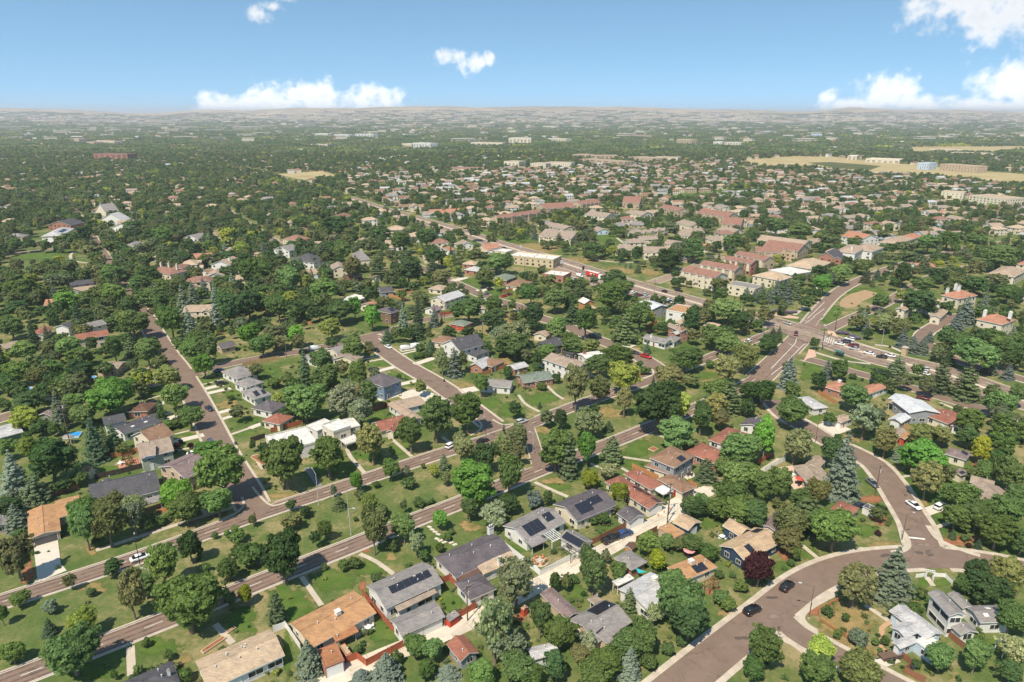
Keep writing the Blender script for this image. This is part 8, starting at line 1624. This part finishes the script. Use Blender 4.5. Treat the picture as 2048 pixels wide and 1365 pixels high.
def table_set(t, x, y_, label, col='white', n=4, umb=None):
    p = TW(t, x, y_); r = thing('patio_table', label, 'patio set', (p.x, p.y, .06), rnd.uniform(0, 1)); m = plain('patio_'+col, {'white': (.72, .71, .68), 'dark': (.05, .045, .04), 'wood': (.3, .15, .07)}[col], .5)
    mb = MB(); mb.cyl((0, 0, .70), (0, 0, .75), .75, n=14); link('table_top', mb.mesh('table_top', m), r); mb = MB(); mb.cyl((0, 0, 0), (0, 0, .7), .06, n=6); mb.cyl((0, 0, 0), (0, 0, .04), .35, n=10); link('leg', mb.mesh('leg', m), r)
    for k in range(n):
        a_ = 2*math.pi*k/n; c = Vector((math.cos(a_), math.sin(a_), 0))*1.1; mb = MB(); mb.box((-.25, -.25, .4), (.25, .25, .46)); mb.box((.2, -.25, .46), (.26, .25, .95))
        for sx in (-.22, .22):
            for sy in (-.22, .22): mb.box((sx-.02, sy-.02, 0), (sx+.02, sy+.02, .4))
        link('chair', mb.mesh('chair', m), r, c, (0, 0, a_))
    if umb:
        mb = MB(); mb.cyl((0, 0, .75), (0, 0, 2.6), .03, n=6); link('umbrella_pole', mb.mesh('umbrella_pole', TRIM), r); mb = MB(); mb.cyl((0, 0, 2.1), (0, 0, 2.65), 1.5, .05, n=8); link('umbrella', mb.mesh('umbrella', plain('umbrella_'+umb, {'pink': (.6, .25, .24), 'white': (.72, .7, .66), 'red': (.45, .06, .04)}[umb], .8)), r)
table_set('t2', 855, 952, 'white round patio table with chairs on the ranch patio, nearer the house'); table_set('t2', 885, 972, 'white round patio table with chairs on the ranch patio, nearer the lawn')
table_set('t7', 1470, 1055, 'dark patio dining set behind the two-storey brown house', 'dark', 6); table_set('t8', 330, 1020, 'white patio chairs on the stone patio, toward the drive'); table_set('t8', 370, 1085, 'patio set with red umbrella on the stone patio', 'dark', 4, 'red')
table_set('t3', 1660, 290, 'white patio set behind the navy house', 'white', 4); table_set('t3', 1410, 432, 'patio set under a pink umbrella beside the orange-brown ranch', 'dark', 3, 'pink'); table_set('t5', 940, 975, 'white chairs on the brick patio'); table_set('t5', 1020, 965, 'table on the brick patio below the tan house', 'wood'); table_set('t3', 305, 352, 'dining set under the white patio roof', 'dark')
pad('t5', [(905, 960), (1080, 915), (1100, 970), (930, 1005)], mottled('brick_patio', (.42, .20, .13), .2, 1.5, .9), 'patio', .035)
# fire pit circle
p = TW('t3', 297, 462); fp = thing('fire_pit', 'round stone fire pit with ring of orange chairs on the garden lawn', 'fire pit', (p.x, p.y, .02))
mb = MB(); mb.cyl((0, 0, 0), (0, 0, .06), 2.2, n=20); link('paving', mb.mesh('paving', CONC), fp); mb = MB(); mb.cyl((0, 0, .06), (0, 0, .5), .6, n=12); link('pit', mb.mesh('pit', CONC_W), fp)
for k in range(6):
    a_ = k*1.047; mb = MB(); mb.box((-.35, -.35, .2), (.35, .35, .42)); mb.box((.28, -.35, .42), (.38, .35, .95)); mb.box((-.3, -.4, 0), (.35, -.33, .6)); mb.box((-.3, .33, 0), (.35, .4, .6)); link('chair', mb.mesh('chair', FM['orange']), fp, (math.cos(a_)*1.5, math.sin(a_)*1.5, .06), (0, 0, a_))
# pergolas
def pergola(t, A, B, C, z, col, label):
    a, b, c = TW(t, *A, z), TW(t, *B, z), TW(t, *C, z); ex = (b-a); L = ex.length; ex.normalize(); ey = (c-b)-ex*(c-b).dot(ex); W_ = ey.length; ey.normalize(); B0 = Vector((a.x, a.y, 0)); r = thing('pergola', label, 'pergola', B0)
    fr = lambda p: ex*p[0]+ey*p[1]+Vector((0, 0, p[2]))
    for u in (.1, L-.1):
        for v in (.1, W_-.1): m2 = MB(); m2.box((u-.07, v-.07, 0), (u+.07, v+.07, z), 0, fr); link('post', m2.mesh('post', col), r)
    for v in (.1, W_-.1): m2 = MB(); m2.box((-.2, v-.05, z), (L+.2, v+.05, z+.2), 0, fr); link('beam', m2.mesh('beam', col), r)
    n = max(4, int(L/.6))
    for k in range(n): u = L*(k+.5)/n; m2 = MB(); m2.box((u-.05, -.3, z+.2), (u+.05, W_+.3, z+.34), 0, fr); link('rafter', m2.mesh('rafter', col), r)
pergola('t3', (312, 262), (402, 222), (455, 290), 2.6, FM['white'], 'white lattice pergola in the angle of the L-shaped house')
pergola('t3', (455, 362), (520, 330), (560, 400), 2.4, mottled('grey_wood', (.2, .17, .15), .2, 2, .9), 'dark timber pergola by the alley garage')
pergola('t3', (1528, 612), (1598, 582), (1630, 620), 2.4, FM['brown'], 'weathered pergola at the corner of the orange-brown ranch')
pergola('t4', (1840, 1050), (1965, 1045), (1960, 1110), 2.5, FM['white'], 'white pergola behind the white two-storey house')
pergola('t5', (965, 905), (1030, 890), (1045, 940), 2.4, FM['brown'], 'brown pergola on the brick patio')
house('rust-brown patio roof behind the slate-roofed house', 'the rust patio roof', [('t2', sd, 2.7, (1520, 562), (1692, 478), (1735, 535), 'dbrown', 'white', o(drop=.15, open=1))], 'patio_cover', 'patio cover')
# garden arch
p = TW('t4', 1336, 596); ar = thing('garden_arch', 'white garden arch between the white picket fences', 'garden arch', (p.x, p.y, 0), -.3)
for sx in (-.8, .8):
    for sy in (-.35, .35): link('post', (lambda m: (m.box((sx-.06, sy-.06, 0), (sx+.06, sy+.06, 2.3)), m.mesh('post', FM['white']))[1])(MB()), ar)
link('top', (lambda m: ([m.box((-1.1, y_, 2.3), (1.1, y_+.08, 2.42)) for y_ in (-.4, .32)], [m.box((x_, -.5, 2.42), (x_+.08, .5, 2.5)) for x_ in (-.9, -.5, -.1, .3, .7)], m.mesh('top', FM['white']))[2])(MB()), ar)
# canopies, sail, trailer, bins, air units, cones, raised beds
p = TW('t7', 1268, 1222); cn = thing('canopy_tent', 'white pop-up canopy in the courtyard of the red-brown solar house', 'canopy', (p.x, p.y, 0), .6)
for sx in (-1.8, 1.8):
    for sy in (-1.8, 1.8): link('post', (lambda m: (m.cyl((sx, sy, 0), (sx, sy, 2.3), .04, n=6), m.mesh('post', GALV))[1])(MB()), cn)
mb = MB(); A_ = [(-2, -2), (2, -2), (2, 2), (-2, 2)]
for i in range(4): mb.face([(*A_[i], 2.3), (*A_[(i+1) % 4], 2.3), (0, 0, 3.3)]); mb.face([(*A_[i], 2.0), (*A_[(i+1) % 4], 2.0), (*A_[(i+1) % 4], 2.3), (*A_[i], 2.3)])
link('canopy', mb.mesh('canopy', TRIM), cn)
mb = MB(); A0, B0_, C0 = TW('t3', 1015, 510, 2.6), TW('t3', 1100, 540, 2.3), TW('t3', 1035, 548, 2.2); mb.face([A0, B0_, C0]); mb.face([v-Vector((0, 0, .03)) for v in (C0, B0_, A0)]); tag(link('shade_sail', mb.mesh('shade_sail', plain('sail_turquoise', (.02, .33, .34), .7))), 'turquoise triangular shade sail behind the pyramid-roofed garage', 'shade sail')
p = TW('t4', 1045, 1180); a_ = TW('t4', 980, 1190); b_ = TW('t4', 1110, 1165); tr_ = thing('utility_trailer', 'empty brown open utility trailer on the drive of the pale blue house', 'trailer', (p.x, p.y, .05), math.atan2(b_.y-a_.y, b_.x-a_.x))
link('deck', (lambda m: (m.box((-2.2, -1.0, .5), (2.2, 1.0, .58)), m.mesh('deck', mottled('trailer_wood', (.13, .085, .06), .2, 2, .9)))[1])(MB()), tr_)
for s_ in (-1, 1):
    link('side_rail', (lambda m: (m.box((-2.2, s_*1.0-.04, .95), (2.2, s_*1.0+.04, 1.03)), [m.box((x_, s_*1.0-.04, .5), (x_+.07, s_*1.0+.04, .95)) for x_ in (-2.2, -1.1, 0, 1.1, 2.1)], m.mesh('side_rail', DARKM))[2])(MB()), tr_); link('wheel', (lambda m: (m.cyl((0, s_*1.12-.1, .35), (0, s_*1.12+.1, .35), .35, n=12), m.mesh('wheel', RUB))[1])(MB()), tr_)
link('tongue', (lambda m: (m.box((-3.4, -.06, .42), (-2.2, .06, .52)), m.mesh('tongue', DARKM))[1])(MB()), tr_)
def bin_(t, x, y_, label, c=(.04, .05, .06)):
    p = TW(t, x, y_); r = thing('wheelie_bin', label, 'bin', (p.x, p.y, .05), rnd.uniform(0, 3)); m = plain('bin_%.2f' % c[0], c, .5)
    mb = MB(); mb.hexa([(-.24, -.28, .05), (.24, -.28, .05), (.24, .28, .05), (-.24, .28, .05), (-.29, -.35, 1.0), (.29, -.35, 1.0), (.29, .35, 1.0), (-.29, .35, 1.0)]); link('bin_body', mb.mesh('bin_body', m), r); mb = MB(); mb.box((-.31, -.38, 1.0), (.31, .38, 1.07)); link('lid', mb.mesh('lid', m), r)
for t, x, y_, lb in [('t6', 1515, 328, 'dark bin standing at the side street kerb'), ('t2', 925, 775, 'dark blue bin beside the white gable wall'), ('t2', 945, 790, 'second dark bin beside the white gable wall'), ('t4', 1210, 1270, 'dark bin inside the brown zigzag fence'), ('t5', 1840, 820, 'black bin at the kerb near the slate-grey car')]: bin_(t, x, y_, lb)
def ac(t, x, y_, lb):
    p = TW(t, x, y_); r = thing('air_conditioner', lb, 'air conditioner', (p.x, p.y, 0), .4); mb = MB(); mb.box((-.45, -.45, .05), (.45, .45, .95)); [mb.box((-.46, -.47, .15+k*.1), (.46, -.455, .19+k*.1)) for k in range(7)]; link('cabinet', mb.mesh('cabinet', GALV), r); mb = MB(); mb.cyl((0, 0, .95), (0, 0, 1.0), .38, n=14); link('fan_grille', mb.mesh('fan_grille', DARKM), r)
ac('t3', 92, 300, 'grey air conditioner at the corner of the L-shaped house'); ac('t8', 1900, 20, 'grey air conditioner behind the estate hedge')
for t, x, y_, lb in [('t3', 1228, 95, 'orange traffic cone on the alley apron, toward the pole'), ('t3', 1185, 120, 'orange traffic cone on the alley apron, toward the garage'), ('t3', 1272, 72, 'orange traffic cone on the alley apron, toward the canopy')]:
    p = TW(t, x, y_); r = thing('traffic_cone', lb, 'traffic cone', (p.x, p.y, .05)); mb = MB(); mb.cyl((0, 0, .04), (0, 0, .75), .17, .03, 10); link('cone', mb.mesh('cone', plain('cone_orange', (.6, .13, .02), .6)), r); mb = MB(); mb.box((-.22, -.22, 0), (.22, .22, .04)); link('base', mb.mesh('base', RUB), r)
def raised_bed(t, A, B, C, lb):
    a, b, c = TW(t, *A), TW(t, *B), TW(t, *C); ex = b-a; L = ex.length; ex.normalize(); ey = (c-b)-ex*(c-b).dot(ex); W_ = ey.length; ey.normalize(); r = thing('raised_bed', lb, 'planter', (a.x, a.y, 0)); fr = lambda p: ex*p[0]+ey*p[1]+Vector((0, 0, p[2])); m = mottled('bed_timber', (.5, .38, .26), .15, 2, .9)
    for q in (((0, 0, 0), (L, .15, .4)), ((0, W_-.15, 0), (L, W_, .4)), ((0, .15, 0), (.15, W_-.15, .4)), ((L-.15, .15, 0), (L, W_-.15, .4))): m2 = MB(); m2.box(*q, 0, fr); link('board', m2.mesh('board', m), r)
    m2 = MB(); m2.box((.15, .15, 0), (L-.15, W_-.15, .34), 0, fr); link('soil', m2.mesh('soil', MULCH), r)
raised_bed('t1', (1500, 1140), (1670, 1025), (1690, 1045), 'long timber planting bed left of the walk to the tile-roofed house'); raised_bed('t1', (1690, 1000), (1755, 955), (1775, 960), 'short timber planting bed right of the walk to the tile-roofed house')
raised_bed('t7', (1155, 858), (1190, 838), (1235, 858), 'timber vegetable bed on the lawn of the two-storey brown house'); raised_bed('t6', (5, 920), (60, 900), (90, 990), 'white-edged garden bed left of the flat-roofed white house')
# stepping stones, each its own piece
p0 = TW('t2', 1345, 205); sp_ = thing('stepping_stones', 'zigzag of pale stepping stones leading to the slate-roofed house', 'stepping stones', (p0.x, p0.y, 0))
for k, (x, y_) in enumerate([(1342, 203), (1362, 222), (1384, 240), (1408, 258), (1398, 292), (1425, 305), (1452, 318), (1478, 306), (1505, 320), (1532, 335)]):
    q = TW('t2', x, y_)-p0; m2 = MB(); m2.box((-.62, -.4, 0), (.62, .4, .06+.004*(k % 3))); link('stone', m2.mesh('stone', CONC_W), sp_, q, (0, 0, -.5 if k < 5 else .55))
# lavender drifts at the junction
LAV = bpy.data.materials.new('lavender'); LAV = mottled('lavender_flower', (.17, .13, .22), .35, 2, .95, .05, (.09, .11, .05), 9)
for t, pts_, lb in [('z3', [(470, 405), (540, 420), (620, 430), (690, 425)], 'lavender drift along the corner plaza hedge'), ('z3', [(1280, 690), (1360, 700), (1440, 735), (1500, 760)], 'lavender drift beside the queue of cars')]:
    r = None
    for k, (x, y_) in enumerate(pts_):
        p = TW(t, x, y_); ob = thing('lavender_bush', 'purple '+lb, 'shrub', (p.x, p.y, 0), k, lb); ob.scale = (2.3, 1.8, .8)
        c = link('flowers', SHR[k % 4][0].copy(), ob); c.data.materials.clear(); c.data.materials.append(LAV); link('stem', SHR[k % 4][1], ob)
# trailer-like signs along the arterial
for t, x, y_, lb in [('z7', 1340, 465, 'tall dark pylon sign beside the red lorry'), ('z7', 1058, 355, 'pale pole sign at the store car park'), ('z7', 530, 150, 'pale pole sign at the far end of the store strip')]:
    p = TW(t, x, y_); r = thing('pole_sign', lb, 'sign', (p.x, p.y, 0), .7); H = 6.5 if 'tall' in lb else 5
    link('post', (lambda m: (m.cyl((-.6, 0, 0), (-.6, 0, H), .1, n=6), m.cyl((.6, 0, 0), (.6, 0, H), .1, n=6), m.mesh('post', DARKM))[2])(MB()), r); link('sign_board', (lambda m: (m.box((-1.0, -.12, H-2.6), (1.0, .12, H)), m.mesh('sign_board', DARKM if 'tall' in lb else TRIM))[1])(MB()), r)
# ------------------------------------------------------------------ haze: one box of thin air round everything
mb = MB(); mb.box((-43000, -900, -1.5), (43000, 25000, 225)); hz = mb.mesh('haze', [])
hm_ = bpy.data.materials.new('haze_air'); hm_.use_nodes = True; nt = hm_.node_tree; nt.nodes.clear()
pv = nd(nt, 'ShaderNodeVolumePrincipled'); pv.inputs['Density'].default_value = 8.5e-5; pv.inputs['Color'].default_value = (.91, .94, .98, 1); pv.inputs['Anisotropy'].default_value = .1
om = nd(nt, 'ShaderNodeOutputMaterial'); lk(nt, pv.outputs[0], om.inputs['Volume']); hz.materials.append(hm_)
ho = link('haze', hz); ho['kind'] = 'stuff'; ho['label'] = 'pale summer haze thickening towards the horizon'; ho['category'] = 'haze'
